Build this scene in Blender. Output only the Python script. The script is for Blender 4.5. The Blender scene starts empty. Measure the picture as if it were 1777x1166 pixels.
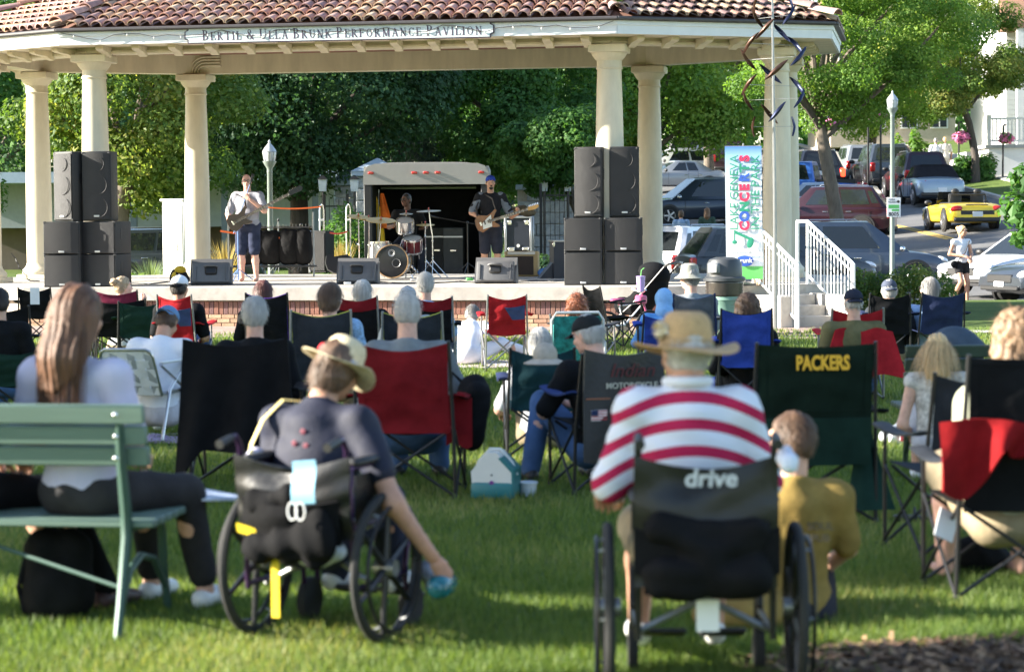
import bpy, bmesh, math, random
import numpy as np
from mathutils import Vector, Matrix, Euler
sc = bpy.context.scene
C = sc.collection
R = math.radians
V = Vector
# ---------------------------------------------------------------- camera
F, IW, IH = 4000.0, 1777.0, 1166.0
CAMZ = 1.7
PITCH = math.atan(206.0 / F)
ROLL = -0.007
CR = Matrix.Rotation(math.pi / 2 - PITCH, 3, 'X') @ Matrix.Rotation(ROLL, 3, 'Z')
cam = bpy.data.cameras.new('camera'); camo = bpy.data.objects.new('camera', cam); C.objects.link(camo)
camo.matrix_world = Matrix.Translation((0, 0, CAMZ)) @ CR.to_4x4()
cam.sensor_width = 36.0; cam.lens = 36.0 * F / IW; cam.clip_start = 0.1; cam.clip_end = 3000
cam.dof.use_dof = True; cam.dof.focus_distance = 39.0; cam.dof.aperture_fstop = 3.4
sc.camera = camo
# ---------------------------------------------------------------- light
SUN_EL, SUN_AZ = R(23), R(267)          # azimuth clockwise from +Y
sdir = V((math.sin(SUN_AZ) * math.cos(SUN_EL), math.cos(SUN_AZ) * math.cos(SUN_EL), math.sin(SUN_EL)))
w = bpy.data.worlds.new('World'); sc.world = w; w.use_nodes = True
nt = w.node_tree; bg = nt.nodes['Background']
sky = nt.nodes.new('ShaderNodeTexSky'); sky.sky_type = 'NISHITA'; sky.sun_disc = False
sky.sun_elevation = SUN_EL; sky.sun_rotation = SUN_AZ; sky.air_density = 1.0; sky.dust_density = 0.6
nt.links.new(sky.outputs[0], bg.inputs[0]); bg.inputs[1].default_value = 0.085
sun = bpy.data.lights.new('sun', 'SUN'); sun.energy = 5.0; sun.angle = R(0.6); sun.color = (1.0, 0.93, 0.80)
suno = bpy.data.objects.new('sun', sun); C.objects.link(suno)
suno.rotation_euler = sdir.to_track_quat('Z', 'Y').to_euler(); suno.location = (-60, 0, 40)
vs = sc.view_settings; vs.view_transform = 'Standard'; vs.look = 'None'; vs.exposure = 2.2; vs.gamma = 1.0; vs.use_curve_mapping = False
sc.render.engine = 'CYCLES'
cy = sc.cycles; cy.use_denoising = True; cy.max_bounces = 6; cy.diffuse_bounces = 3; cy.glossy_bounces = 3
cy.transparent_max_bounces = 12; cy.transmission_bounces = 4; cy.caustics_reflective = False; cy.caustics_refractive = False

def ray(px, py):
    d = CR @ V(((px - IW / 2) / F, -(py - IH / 2) / F, -1.0))
    return d / d.y
def at(px, py, Y): return V((0, 0, CAMZ)) + ray(px, py) * Y
def gnd(px, py, z=0.0):
    d = ray(px, py); return V((0, 0, CAMZ)) + d * ((z - CAMZ) / d.z)
def spot(px, S, z=0.0): return V(((px - IW / 2) / S, F / S, z))
def sst(a, b, x):
    t = min(1, max(0, (x - a) / (b - a))); return t * t * (3 - 2 * t)
def terr(x, y):
    h = 0.064 * (y - 78) + 0.1 * x
    h = -0.34 + (h + 0.34 + math.sqrt((h + 0.34) ** 2 + 0.09)) / 2
    if h > 6: h = 6 + (h - 6) * 0.15
    return h * sst(45.6, 47.2, y) * sst(0.5, 4.5, x)
def tgnd(px, py):
    d = ray(px, py); y = 44.0
    while y < 260:
        p = V((0, 0, CAMZ)) + d * y
        if p.z <= terr(p.x, y): return p
        y += 0.1
    return p

# ---------------------------------------------------------------- materials
MATS = {}
def mk(name, col, rough=0.6, metal=0.0, var=0.10, scale=6.0, bump=0.0, bscale=80.0, coat=0.0, spec=0.5, trans=0.0, stretch=None, emit=0.0):
    if name in MATS: return MATS[name]
    m = bpy.data.materials.new(name); m.use_nodes = True; t = m.node_tree; N = t.nodes; L = t.links
    b = N['Principled BSDF']; MATS[name] = m
    b.inputs['Roughness'].default_value = rough; b.inputs['Metallic'].default_value = metal
    b.inputs['Coat Weight'].default_value = coat; b.inputs['Coat Roughness'].default_value = 0.08
    b.inputs['Specular IOR Level'].default_value = spec
    if trans: b.inputs['Transmission Weight'].default_value = trans
    col = tuple(col[:3])
    b.inputs['Base Color'].default_value = col + (1,)
    if emit: b.inputs['Emission Color'].default_value = col + (1,); b.inputs['Emission Strength'].default_value = emit
    if var or bump:
        tc = N.new('ShaderNodeTexCoord'); vec = tc.outputs['Object']
        if stretch:
            mp = N.new('ShaderNodeMapping'); mp.inputs['Scale'].default_value = stretch; L.new(vec, mp.inputs[0]); vec = mp.outputs[0]
    if var:
        n = N.new('ShaderNodeTexNoise'); n.inputs['Scale'].default_value = scale; n.inputs['Detail'].default_value = 5; n.inputs['Roughness'].default_value = 0.65
        L.new(vec, n.inputs['Vector'])
        r = N.new('ShaderNodeValToRGB'); e = r.color_ramp.elements
        e[0].position = 0.3; e[1].position = 0.7
        e[0].color = tuple(max(0, c * (1 - var)) for c in col) + (1,)
        e[1].color = tuple(min(1, c * (1 + var)) for c in col) + (1,)
        L.new(n.outputs['Fac'], r.inputs[0]); L.new(r.outputs[0], b.inputs['Base Color'])
    if bump:
        n2 = N.new('ShaderNodeTexNoise'); n2.inputs['Scale'].default_value = bscale; n2.inputs['Detail'].default_value = 4
        L.new(vec, n2.inputs['Vector'])
        bp = N.new('ShaderNodeBump'); bp.inputs['Strength'].default_value = bump; bp.inputs['Distance'].default_value = 0.01
        L.new(n2.outputs['Fac'], bp.inputs['Height']); L.new(bp.outputs[0], b.inputs['Normal'])
    return m
def fab(name, col, var=0.28): return mk(name, col, 0.85, 0, var, 5, 0.35, 25, spec=0.1)
def paint(name, col): return mk(name, col, 0.32, 0.35, 0.05, 2, coat=0.7)
def leafmat(name, col, trans=0.45):
    if name in MATS: return MATS[name]
    m = bpy.data.materials.new(name); m.use_nodes = True; t = m.node_tree; N = t.nodes; L = t.links; MATS[name] = m
    b = N['Principled BSDF']; out = N['Material Output']
    b.inputs['Roughness'].default_value = 0.55; b.inputs['Specular IOR Level'].default_value = 0.3
    tc = N.new('ShaderNodeTexCoord'); n = N.new('ShaderNodeTexNoise'); n.inputs['Scale'].default_value = 1.2; n.inputs['Detail'].default_value = 6
    L.new(tc.outputs['Object'], n.inputs['Vector'])
    r = N.new('ShaderNodeValToRGB'); e = r.color_ramp.elements; e[0].position = 0.3; e[1].position = 0.7
    e[0].color = tuple(c * 0.75 for c in col) + (1,); e[1].color = tuple(c * 1.25 for c in col) + (1,)
    L.new(n.outputs['Fac'], r.inputs[0]); L.new(r.outputs[0], b.inputs['Base Color'])
    tr = N.new('ShaderNodeBsdfTranslucent'); tr.inputs[0].default_value = (col[0] * 1.8, col[1] * 1.7, col[2] * 0.8, 1)
    mx = N.new('ShaderNodeMixShader'); mx.inputs[0].default_value = trans
    L.new(b.outputs[0], mx.inputs[1]); L.new(tr.outputs[0], mx.inputs[2]); L.new(mx.outputs[0], out.inputs[0])
    return m

# ---------------------------------------------------------------- mesh helpers
def link(o, parent=None):
    C.objects.link(o)
    if parent is not None: o.parent = parent
    return o
def npmesh(name, v, f, smooth=True):
    v = np.asarray(v, dtype=np.float32).reshape(-1, 3); f = np.asarray(f, dtype=np.int32)
    me = bpy.data.meshes.new(name); k = f.shape[1]
    me.vertices.add(len(v)); me.vertices.foreach_set('co', v.ravel())
    me.loops.add(f.size); me.loops.foreach_set('vertex_index', f.ravel())
    me.polygons.add(len(f)); me.polygons.foreach_set('loop_start', np.arange(0, f.size, k, dtype=np.int32))
    me.polygons.foreach_set('use_smooth', np.full(len(f), smooth))
    me.update(calc_edges=True); return me
def tag(o, label, cat, group=None, kind=None):
    if label: o['label'] = label
    if cat: o['category'] = cat
    if group: o['group'] = group
    if kind: o['kind'] = kind
    return o
def thing(name, label, cat, loc=(0, 0, 0), rz=0.0, group=None):
    o = bpy.data.objects.new(name, None); o.empty_display_size = 0.1; C.objects.link(o)
    o.location = loc; o.rotation_euler = (0, 0, rz); return tag(o, label, cat, group)
def copy_tree(o, parent=None, name=None):
    c = o.copy()
    if name: c.name = name
    C.objects.link(c); c.parent = parent
    for ch in o.children: copy_tree(ch, c)
    return c
def basis(d):
    d = d.normalized(); a = V((0, 0, 1)) if abs(d.z) < 0.9 else V((1, 0, 0))
    x = d.cross(a).normalized(); return x, d.cross(x).normalized()
class MB:
    def __init__(s, M=None): s.v = []; s.f = []; s.M = M or Matrix()
    def add(s, vs, fs):
        o = len(s.v); s.v += [s.M @ V(p) for p in vs]; s.f += [[i + o for i in f] for f in fs]; return s
    def box(s, c, size, rot=None, bev=0.0, seg=1, taper=None):
        hx, hy, hz = (k / 2 for k in size); c = V(c)
        bm = bmesh.new(); bmesh.ops.create_cube(bm, size=1.0)
        for q in bm.verts:
            q.co = V((q.co.x * 2 * hx, q.co.y * 2 * hy, q.co.z * 2 * hz))
            if taper and q.co.z > 0: q.co.x *= taper[0]; q.co.y *= taper[1]
        if bev: bmesh.ops.bevel(bm, geom=bm.edges[:], offset=min(bev, 0.49 * min(size)), segments=seg, affect='EDGES', profile=0.5)
        bm.verts.index_update()
        Rm = Euler(rot).to_matrix() if rot is not None and not isinstance(rot, Matrix) else (rot or Matrix.Identity(3))
        s.add([Rm @ q.co + c for q in bm.verts], [[q.index for q in f.verts] for f in bm.faces]); bm.free(); return s
    def tube(s, pts, r, n=8, cap=True, flat=None):
        pts = [V(p) for p in pts]; m = len(pts)
        rs = list(r) if isinstance(r, (list, tuple)) else [r] * m
        vs = []; px = None
        for i, p in enumerate(pts):
            d = (pts[min(i + 1, m - 1)] - pts[max(i - 1, 0)])
            if d.length < 1e-9: d = V((0, 0, 1))
            if px is None: x, y = basis(d)
            else:
                d.normalize(); x = (px - d * px.dot(d))
                x = x.normalized() if x.length > 1e-6 else basis(d)[0]
                y = d.cross(x).normalized()
            px = x
            fy = flat or 1.0
            for k in range(n):
                a = 2 * math.pi * k / n; vs.append(p + (x * math.cos(a) + y * math.sin(a) * fy) * rs[i])
        fs = [[i * n + k, i * n + (k + 1) % n, (i + 1) * n + (k + 1) % n, (i + 1) * n + k] for i in range(m - 1) for k in range(n)]
        if cap: fs += [list(range(n))[::-1], list(range((m - 1) * n, m * n))]
        return s.add(vs, fs)
    def lathe(s, prof, c=(0, 0, 0), n=20, rot=None, cap=True):
        c = V(c); Rm = Euler(rot).to_matrix() if rot is not None and not isinstance(rot, Matrix) else (rot or Matrix.Identity(3)); vs = []; m = len(prof)
        for r, z in prof:
            for k in range(n):
                a = 2 * math.pi * k / n; vs.append(Rm @ V((r * math.cos(a), r * math.sin(a), z)) + c)
        fs = [[i * n + k, i * n + (k + 1) % n, (i + 1) * n + (k + 1) % n, (i + 1) * n + k] for i in range(m - 1) for k in range(n)]
        if cap: fs += [list(range(n))[::-1], list(range((m - 1) * n, m * n))]
        return s.add(vs, fs)
    def ell(s, c, r, rot=None, n=14, m=8):
        prof = [(max(1e-4, math.sin(math.pi * i / m)), -math.cos(math.pi * i / m)) for i in range(m + 1)]
        Rm = Euler(rot).to_matrix() if rot is not None and not isinstance(rot, Matrix) else (rot or Matrix.Identity(3))
        S = Matrix.Diagonal(r).to_3x3() if len(r) == 3 else None
        return s.lathe(prof, c, n, Rm @ Matrix.Diagonal(V(r)))
    def prism(s, poly, a, b, axis='z'):
        """extrude 2-D polygon between a and b along an axis ('z': poly=(x,y); 'y': poly=(x,z); 'x': poly=(y,z))"""
        def P(p, h): return {'z': (p[0], p[1], h), 'y': (p[0], h, p[1]), 'x': (h, p[0], p[1])}[axis]
        n = len(poly); vs = [P(p, a) for p in poly] + [P(p, b) for p in poly]
        fs = [[k, (k + 1) % n, n + (k + 1) % n, n + k] for k in range(n)] + [list(range(n))[::-1], list(range(n, 2 * n))]
        return s.add(vs, fs)
    def sheet(s, fn, nu, nv, th=0.004):
        """thick sheet from fn(u,v)"""
        P = [[V(fn(i / nu, j / nv)) for j in range(nv + 1)] for i in range(nu + 1)]
        top = []; bot = []
        for i in range(nu + 1):
            for j in range(nv + 1):
                du = P[min(i + 1, nu)][j] - P[max(i - 1, 0)][j]; dv = P[i][min(j + 1, nv)] - P[i][max(j - 1, 0)]
                n = du.cross(dv); n = n.normalized() * (th / 2) if n.length > 1e-9 else V((0, 0, th / 2))
                top.append(P[i][j] + n); bot.append(P[i][j] - n)
        k = len(top); I = lambda i, j: i * (nv + 1) + j; fs = []
        for i in range(nu):
            for j in range(nv):
                q = [I(i, j), I(i + 1, j), I(i + 1, j + 1), I(i, j + 1)]; fs.append(q); fs.append([x + k for x in q[::-1]])
        edge = [I(i, 0) for i in range(nu)] + [I(nu, j) for j in range(nv)] + [I(i, nv) for i in range(nu, 0, -1)] + [I(0, j) for j in range(nv, 0, -1)]
        for a, b in zip(edge, edge[1:] + edge[:1]): fs.append([b, a, a + k, b + k])
        return s.add(top + bot, fs)
    def build(s, name, mat, parent=None, smooth=True, ang=40):
        me = bpy.data.meshes.new(name); me.from_pydata(s.v, [], s.f)
        bm = bmesh.new(); bm.from_mesh(me); bmesh.ops.recalc_face_normals(bm, faces=bm.faces[:])
        if smooth:
            ca = math.cos(R(ang))
            for f in bm.faces: f.smooth = True
            for e in bm.edges:
                if len(e.link_faces) == 2 and e.link_faces[0].normal.dot(e.link_faces[1].normal) < ca: e.smooth = False
        bm.to_mesh(me); bm.free()
        if mat: me.materials.append(mat)
        return link(bpy.data.objects.new(name, me), parent)
def rz(a): return Matrix.Rotation(a, 4, 'Z')
def TR(loc, a=0.0): return Matrix.Translation(V(loc)) @ rz(a)

# ---------------------------------------------------------------- implicit surfaces (bodies, clothes, hair)
def surfnet(v, org, h):
    s = v < 0; nx, ny, nz = v.shape
    cs = [(i, j, k) for i in (0, 1) for j in (0, 1) for k in (0, 1)]
    cnt = sum(s[i:nx - 1 + i, j:ny - 1 + j, k:nz - 1 + k].astype(np.int8) for i, j, k in cs)
    act = (cnt > 0) & (cnt < 8); ii, jj, kk = np.nonzero(act); n = len(ii)
    idx = np.full(act.shape, -1, dtype=np.int64); idx[act] = np.arange(n)
    acc = np.zeros((n, 3)); num = np.zeros(n)
    for a in cs:
        for ax in range(3):
            if a[ax]: continue
            b = list(a); b[ax] = 1
            va = v[ii + a[0], jj + a[1], kk + a[2]]; vb = v[ii + b[0], jj + b[1], kk + b[2]]
            m = (va < 0) != (vb < 0); t = np.where(m, va / np.where(m, va - vb, 1), 0)
            p = np.tile(np.array(a, float), (n, 1)); p[:, ax] = t
            acc[m] += p[m]; num[m] += 1
    verts = np.array(org) + h * (np.stack([ii, jj, kk], 1) + acc / np.maximum(num, 1)[:, None])
    F_ = []
    for ax in range(3):
        sl0 = [slice(1, -1)] * 3; sl1 = [slice(1, -1)] * 3
        sl0[ax] = slice(0, -1); sl1[ax] = slice(1, None)
        a = s[tuple(sl0)]; b = s[tuple(sl1)]
        e = np.stack(np.nonzero(a != b), 1); 
        if not len(e): continue
        flip = a[tuple(e.T)]
        off = [1, 1, 1]; off[ax] = 0; e = e + np.array(off)
        o1, o2 = [(1, 2), (2, 0), (0, 1)][ax]
        d1 = np.zeros(3, int); d1[o1] = 1; d2 = np.zeros(3, int); d2[o2] = 1
        q = np.stack([idx[tuple((e - d1 - d2).T)], idx[tuple((e - d2).T)], idx[tuple(e.T)], idx[tuple((e - d1).T)]], 1)
        q[~flip] = q[~flip][:, ::-1]; F_.append(q)
    return verts, np.concatenate(F_)
def prim_bb(p):
    if p[0] == 'c':
        a, b = np.array(p[1]), np.array(p[2]); r = max(p[3], p[4]); return np.minimum(a, b) - r, np.maximum(a, b) + r
    c = np.array(p[1]); r = max(p[2]); return c - r * 1.05, c + r * 1.05
def sdf(prims, vox=0.016, k=0.03, disp=None, cuts=(), sub=()):
    lo = np.min([prim_bb(p)[0] for p in prims], 0) - 3 * vox - 0.01; hi = np.max([prim_bb(p)[1] for p in prims], 0) + 3 * vox + 0.01
    dim = np.ceil((hi - lo) / vox).astype(int) + 1
    ax = [lo[i] + vox * np.arange(dim[i]) for i in range(3)]
    D = np.full(tuple(dim), 1.0)
    def ev(p, X, Y, Z):
        if p[0] == 'c':
            a, b = np.array(p[1], float), np.array(p[2], float); ab = b - a; L2 = max(1e-9, ab @ ab)
            t = np.clip(((X - a[0]) * ab[0] + (Y - a[1]) * ab[1] + (Z - a[2]) * ab[2]) / L2, 0, 1)
            return np.sqrt((X - a[0] - t * ab[0]) ** 2 + (Y - a[1] - t * ab[1]) ** 2 + (Z - a[2] - t * ab[2]) ** 2) - (p[3] + t * (p[4] - p[3]))
        c, r = p[1], p[2]; x, y, z = X - c[0], Y - c[1], Z - c[2]
        if len(p) > 3 and p[3] is not None:
            m = np.array(p[3]).T; x, y, z = (m[i][0] * x + m[i][1] * y + m[i][2] * z for i in range(3))
        k0 = np.sqrt((x / r[0]) ** 2 + (y / r[1]) ** 2 + (z / r[2]) ** 2); k1 = np.sqrt((x / r[0] ** 2) ** 2 + (y / r[1] ** 2) ** 2 + (z / r[2] ** 2) ** 2)
        return k0 * (k0 - 1) / np.maximum(k1, 1e-6)
    def sl(p, mg):
        a, b = prim_bb(p); i0 = np.clip(np.floor((a - mg - lo) / vox).astype(int), 0, dim - 1); i1 = np.clip(np.ceil((b + mg - lo) / vox).astype(int) + 1, 1, dim)
        return tuple(slice(i0[i], i1[i]) for i in range(3))
    def G(q): return np.meshgrid(*[ax[i][q[i]] for i in range(3)], indexing='ij', sparse=True)
    for p in prims:
        q = sl(p, k + 2 * vox)
        d = ev(p, *G(q)); o = D[q]; h = np.clip(0.5 + 0.5 * (d - o) / k, 0, 1)
        D[q] = d + (o - d) * h - k * h * (1 - h)
    XYZ = np.meshgrid(*ax, indexing='ij', sparse=True)
    if disp is not None: D = D + disp(*XYZ)
    for p in sub:
        q = sl(p, 2 * vox); D[q] = np.maximum(D[q], -ev(p, *G(q)))
    for pt, n in cuts:
        D = np.maximum(D, (XYZ[0] - pt[0]) * n[0] + (XYZ[1] - pt[1]) * n[1] + (XYZ[2] - pt[2]) * n[2])
    D[0], D[-1] = 1, 1; D[:, 0], D[:, -1] = 1, 1; D[:, :, 0], D[:, :, -1] = 1, 1
    return surfnet(D, lo, vox)
def wrinkle(amp, fr=22.0, seed=0):
    g = np.random.RandomState(seed); ph = g.rand(6) * 6.28; a = g.randn(6, 3) * fr * 0.55
    def cr(i, f, X, Y, Z): return np.abs(np.sin((a[i][0] * X + a[i][1] * Y + a[i][2] * Z) * f + ph[i] + .8 * np.sin((X + Z) * fr * .35 + ph[i]))) ** .7
    return lambda X, Y, Z: amp * (1.1 - cr(0, .55, X, Y, Z) - .8 * cr(1, .6, X, Y, Z) + .35 * np.sin(a[2][0] * 2 * X + a[2][1] * 2 * Y + a[2][2] * 2 * Z + ph[2]))
def join_np(parts):
    vs, fs, o = [], [], 0
    for v, f in parts:
        vs.append(v); fs.append(f + o); o += len(v)
    return np.concatenate(vs), np.concatenate(fs)
def blob(name, prims, mat, parent, vox=0.016, k=0.03, **kw):
    v, f = sdf(prims, vox, k, **kw); me = npmesh(name, v, f); me.materials.append(mat)
    return link(bpy.data.objects.new(name, me), parent)

# ---------------------------------------------------------------- lettering
def text(s, size, mat, parent, M, name='lettering', ext=0.002, off=0.0, align='CENTER', sx=1.0, shear=0.0):
    cu = bpy.data.curves.new('t', 'FONT'); cu.body = s; cu.size = size; cu.extrude = ext; cu.offset = off; cu.align_x = align; cu.resolution_u = 3; cu.shear = shear
    o = bpy.data.objects.new('t', cu); me = bpy.data.meshes.new_from_object(o)
    bpy.data.objects.remove(o); bpy.data.curves.remove(cu)
    me.name = name; me.transform(M @ Matrix.Diagonal((sx, 1, 1, 1))); me.materials.append(mat)
    return link(bpy.data.objects.new(name, me), parent)
def text_words(words, size, mat, parent, M, width, gap=.3):
    obs = [text(w_, size, mat, parent, Matrix(), align='LEFT') for w_ in words]; ex = [(min(v.co.x for v in o.data.vertices), max(v.co.x for v in o.data.vertices)) for o in obs]
    tot = sum(b - a for a, b in ex) + gap * size * (len(words) - 1); x = 0; k = width / tot
    for o, (a, b) in zip(obs, ex): o.data.transform(M @ Matrix.Diagonal((k, 1, 1, 1)) @ Matrix.Translation((x - a - tot / 2, 0, 0))); x += b - a + gap * size
# serif capitals: l = line (x0,y0,x1,y1,t), a = arc (cx,cy,rx,ry,a0,a1,t), s = serif (x,y,w)
K, T_ = 0.115, 0.05
SER = {
 'B': (.62, [('l', .13, 0, .13, 1, K), ('a', .2, .76, .27, .235, -90, 90, K), ('a', .2, .27, .33, .265, -90, 90, K), ('l', .1, .52, .3, .52, T_), ('s', .1, 0, .2), ('s', .1, 1, .2)]),
 'E': (.58, [('l', .13, 0, .13, 1, K), ('l', .1, .97, .5, .97, T_), ('l', .1, .52, .42, .52, T_), ('l', .1, .03, .53, .03, T_), ('l', .5, 1, .5, .8, .05), ('l', .54, 0, .54, .22, .05), ('l', .42, .42, .42, .62, .04), ('s', .1, 0, .2), ('s', .1, 1, .2)]),
 'R': (.68, [('l', .13, 0, .13, 1, K), ('a', .2, .75, .3, .25, -90, 90, K), ('l', .28, .5, .58, 0, K), ('s', .12, 0, .24), ('s', .1, 1, .2), ('s', .6, 0, .16)]),
 'T': (.64, [('l', .32, 0, .32, 1, K), ('l', .03, .97, .61, .97, T_), ('l', .04, 1, .04, .78, .05), ('l', .6, 1, .6, .78, .05), ('s', .32, 0, .26)]),
 'I': (.3, [('l', .15, 0, .15, 1, K), ('s', .15, 0, .26), ('s', .15, 1, .26)]),
 'L': (.56, [('l', .13, 0, .13, 1, K), ('l', .1, .03, .52, .03, T_), ('l', .52, 0, .52, .24, .05), ('s', .14, 1, .26), ('s', .1, 0, .2)]),
 '&': (.74, [('a', .3, .77, .16, .2, 0, 360, .08), ('a', .28, .26, .22, .25, 60, 330, .1), ('l', .22, .64, .66, 0, K), ('l', .46, .12, .62, .45, .05), ('s', .62, .46, .16)]),
 'U': (.7, [('l', .14, .3, .14, 1, K), ('l', .57, .3, .57, 1, T_), ('a', .355, .3, .215, .29, 180, 360, .08), ('s', .14, 1, .24), ('s', .57, 1, .2)]),
 'A': (.72, [('l', .1, 0, .36, 1, T_), ('l', .6, 0, .36, 1, K), ('l', .2, .34, .52, .34, T_), ('s', .1, 0, .2), ('s', .61, 0, .22)]),
 'N': (.74, [('l', .14, 0, .14, 1, T_), ('l', .14, 1, .6, 0, K), ('l', .6, 0, .6, 1, T_), ('s', .14, 0, .2), ('s', .1, 1, .18), ('s', .6, 1, .2)]),
 'K': (.7, [('l', .13, 0, .13, 1, K), ('l', .17, .45, .56, 1, T_), ('l', .28, .58, .6, 0, K), ('s', .13, 0, .24), ('s', .13, 1, .24), ('s', .57, 1, .2), ('s', .61, 0, .2)]),
 'P': (.6, [('l', .13, 0, .13, 1, K), ('a', .2, .74, .3, .26, -90, 90, K), ('s', .13, 0, .26), ('s', .1, 1, .2)]),
 'F': (.56, [('l', .13, 0, .13, 1, K), ('l', .1, .97, .5, .97, T_), ('l', .1, .52, .42, .52, T_), ('l', .5, 1, .5, .8, .05), ('l', .42, .42, .42, .62, .04), ('s', .13, 0, .26), ('s', .1, 1, .2)]),
 'O': (.78, [('a', .39, .5, .31, .49, 0, 360, .1)]),
 'M': (.88, [('l', .13, 0, .15, 1, T_), ('l', .15, 1, .44, .05, K), ('l', .44, .05, .72, 1, T_), ('l', .73, 0, .72, 1, K), ('s', .13, 0, .2), ('s', .73, 0, .22), ('s', .1, 1, .16), ('s', .76, 1, .16)]),
 'C': (.7, [('a', .38, .5, .31, .49, 40, 320, .1), ('l', .62, .98, .62, .74, .05)]),
 'V': (.7, [('l', .1, 1, .36, 0, K), ('l', .36, 0, .6, 1, T_), ('s', .1, 1, .22), ('s', .6, 1, .2)]),
 'G': (.76, [('a', .38, .5, .31, .49, 40, 330, .1), ('l', .62, .98, .62, .74, .05), ('l', .64, .06, .64, .42, K), ('s', .62, .42, .24)]),
 'H': (.76, [('l', .14, 0, .14, 1, K), ('l', .6, 0, .6, 1, K), ('l', .14, .52, .6, .52, T_), ('s', .14, 0, .24), ('s', .14, 1, .24), ('s', .6, 0, .24), ('s', .6, 1, .24)]),
 'S': (.56, [('a', .27, .74, .19, .24, 20, 270, .1), ('a', .27, .26, .2, .25, -160, 90, .1)]),
}
def serif_word(word, caps, small, h, sp=.1):
    """2-D stroke polygons of a word -> list of polygons (x,y); first letters tall"""
    x = 0; out = []
    for i, ch in enumerate(word):
        if ch == ' ': x += .38 * h; continue
        k = h * (caps if i == 0 else small); wd, st = SER[ch]
        for q in st:
            if q[0] == 'l':
                a, b = V((q[1], q[2])), V((q[3], q[4])); d = (b - a).normalized(); n = V((-d.y, d.x)) * q[5] / 2
                poly = [a + n, a - n, b - n, b + n]
            elif q[0] == 's':
                y = q[2] + (.025 if q[2] == 0 else -.025); poly = [V((q[1] - q[3] / 2, y - .028)), V((q[1] + q[3] / 2, y - .028)), V((q[1] + q[3] / 2, y + .028)), V((q[1] - q[3] / 2, y + .028))]
            else:
                _, cx, cy_, rx, ry, a0, a1, t = q; m = 14; o_, i_ = [], []
                for j in range(m + 1):
                    a = R(a0 + (a1 - a0) * j / m); tt = T_ * .8 + (t - T_ * .8) * abs(math.cos(a))
                    o_.append(V((cx + rx * math.cos(a), cy_ + ry * math.sin(a)))); i_.append(V((cx + (rx - tt) * math.cos(a), cy_ + (ry - max(T_, tt * .7)) * math.sin(a))))
                for j in range(m): out.append([(p.x * k + x, p.y * k) for p in (o_[j], o_[j + 1], i_[j + 1], i_[j])])
                continue
            out.append([(p.x * k + x, p.y * k) for p in poly])
        x += wd * k + sp * h
    return out, x
def serif_text(words, caps, small, h, width, mat, parent, M, name='lettering', ext=.003, sp=.1):
    """words laid on one line, centred, squeezed to the given width; each word its own mesh"""
    res = []; x = 0
    for wd in words:
        p, L = serif_word(wd, caps, small, h, sp); res.append((x, p)); x += L + .35 * h
    x -= .35 * h + sp * h; s = width / x
    for i, (x0, polys) in enumerate(res):
        b = MB(M)
        for j, p in enumerate(polys): b.prism([((q[0] + x0) * s - width / 2, q[1]) for q in p], 0.0, ext + (j % 7) * 0.0002)
        b.build(name, mat, parent, smooth=False)
random.seed(7); rnd = random.Random(11)
# ================================================================ ground
def ground_mat(name, c1, c2, c3, s1, s2, bump, bs, rough=0.9):
    m = bpy.data.materials.new(name); m.use_nodes = True; t = m.node_tree; N = t.nodes; L = t.links; b = N['Principled BSDF']
    b.inputs['Roughness'].default_value = rough; b.inputs['Specular IOR Level'].default_value = 0.2
    tc = N.new('ShaderNodeTexCoord')
    n1 = N.new('ShaderNodeTexNoise'); n1.inputs['Scale'].default_value = s1; n1.inputs['Detail'].default_value = 6; L.new(tc.outputs['Object'], n1.inputs['Vector'])
    n2 = N.new('ShaderNodeTexNoise'); n2.inputs['Scale'].default_value = s2; n2.inputs['Detail'].default_value = 4; L.new(tc.outputs['Object'], n2.inputs['Vector'])
    r = N.new('ShaderNodeValToRGB'); e = r.color_ramp.elements; e[0].position = .35; e[1].position = .65; e[0].color = c1 + (1,); e[1].color = c2 + (1,)
    L.new(n1.outputs[0], r.inputs[0])
    mx = N.new('ShaderNodeMixRGB'); mx.blend_type = 'MIX'; mx.inputs[2].default_value = c3 + (1,); L.new(r.outputs[0], mx.inputs[1])
    mr = N.new('ShaderNodeMapRange'); mr.inputs[1].default_value = .45; mr.inputs[2].default_value = .75; L.new(n2.outputs[0], mr.inputs[0]); L.new(mr.outputs[0], mx.inputs[0])
    L.new(mx.outputs[0], b.inputs['Base Color'])
    bp = N.new('ShaderNodeBump'); bp.inputs['Strength'].default_value = bump; bp.inputs['Distance'].default_value = .03
    n3 = N.new('ShaderNodeTexNoise'); n3.inputs['Scale'].default_value = bs; n3.inputs['Detail'].default_value = 5; L.new(tc.outputs['Object'], n3.inputs['Vector'])
    L.new(n3.outputs[0], bp.inputs['Height']); L.new(bp.outputs[0], b.inputs['Normal']); MATS[name] = m; return m
M_LAWN = ground_mat('lawn_turf', (.05, .095, .017), (.088, .14, .027), (.155, .175, .055), 1.3, 14, .8, 60)
M_ASPH = ground_mat('asphalt', (.10, .10, .105), (.15, .15, .155), (.19, .188, .185), .5, 30, .25, 200, .8)
M_CONC = ground_mat('concrete', (.40, .375, .34), (.50, .47, .43), (.34, .32, .29), 1.5, 9, .12, 120, .8)
M_PAVE = ground_mat('paving', (.30, .22, .19), (.38, .29, .25), (.25, .19, .17), 2, 12, .2, 90, .85)
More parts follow.
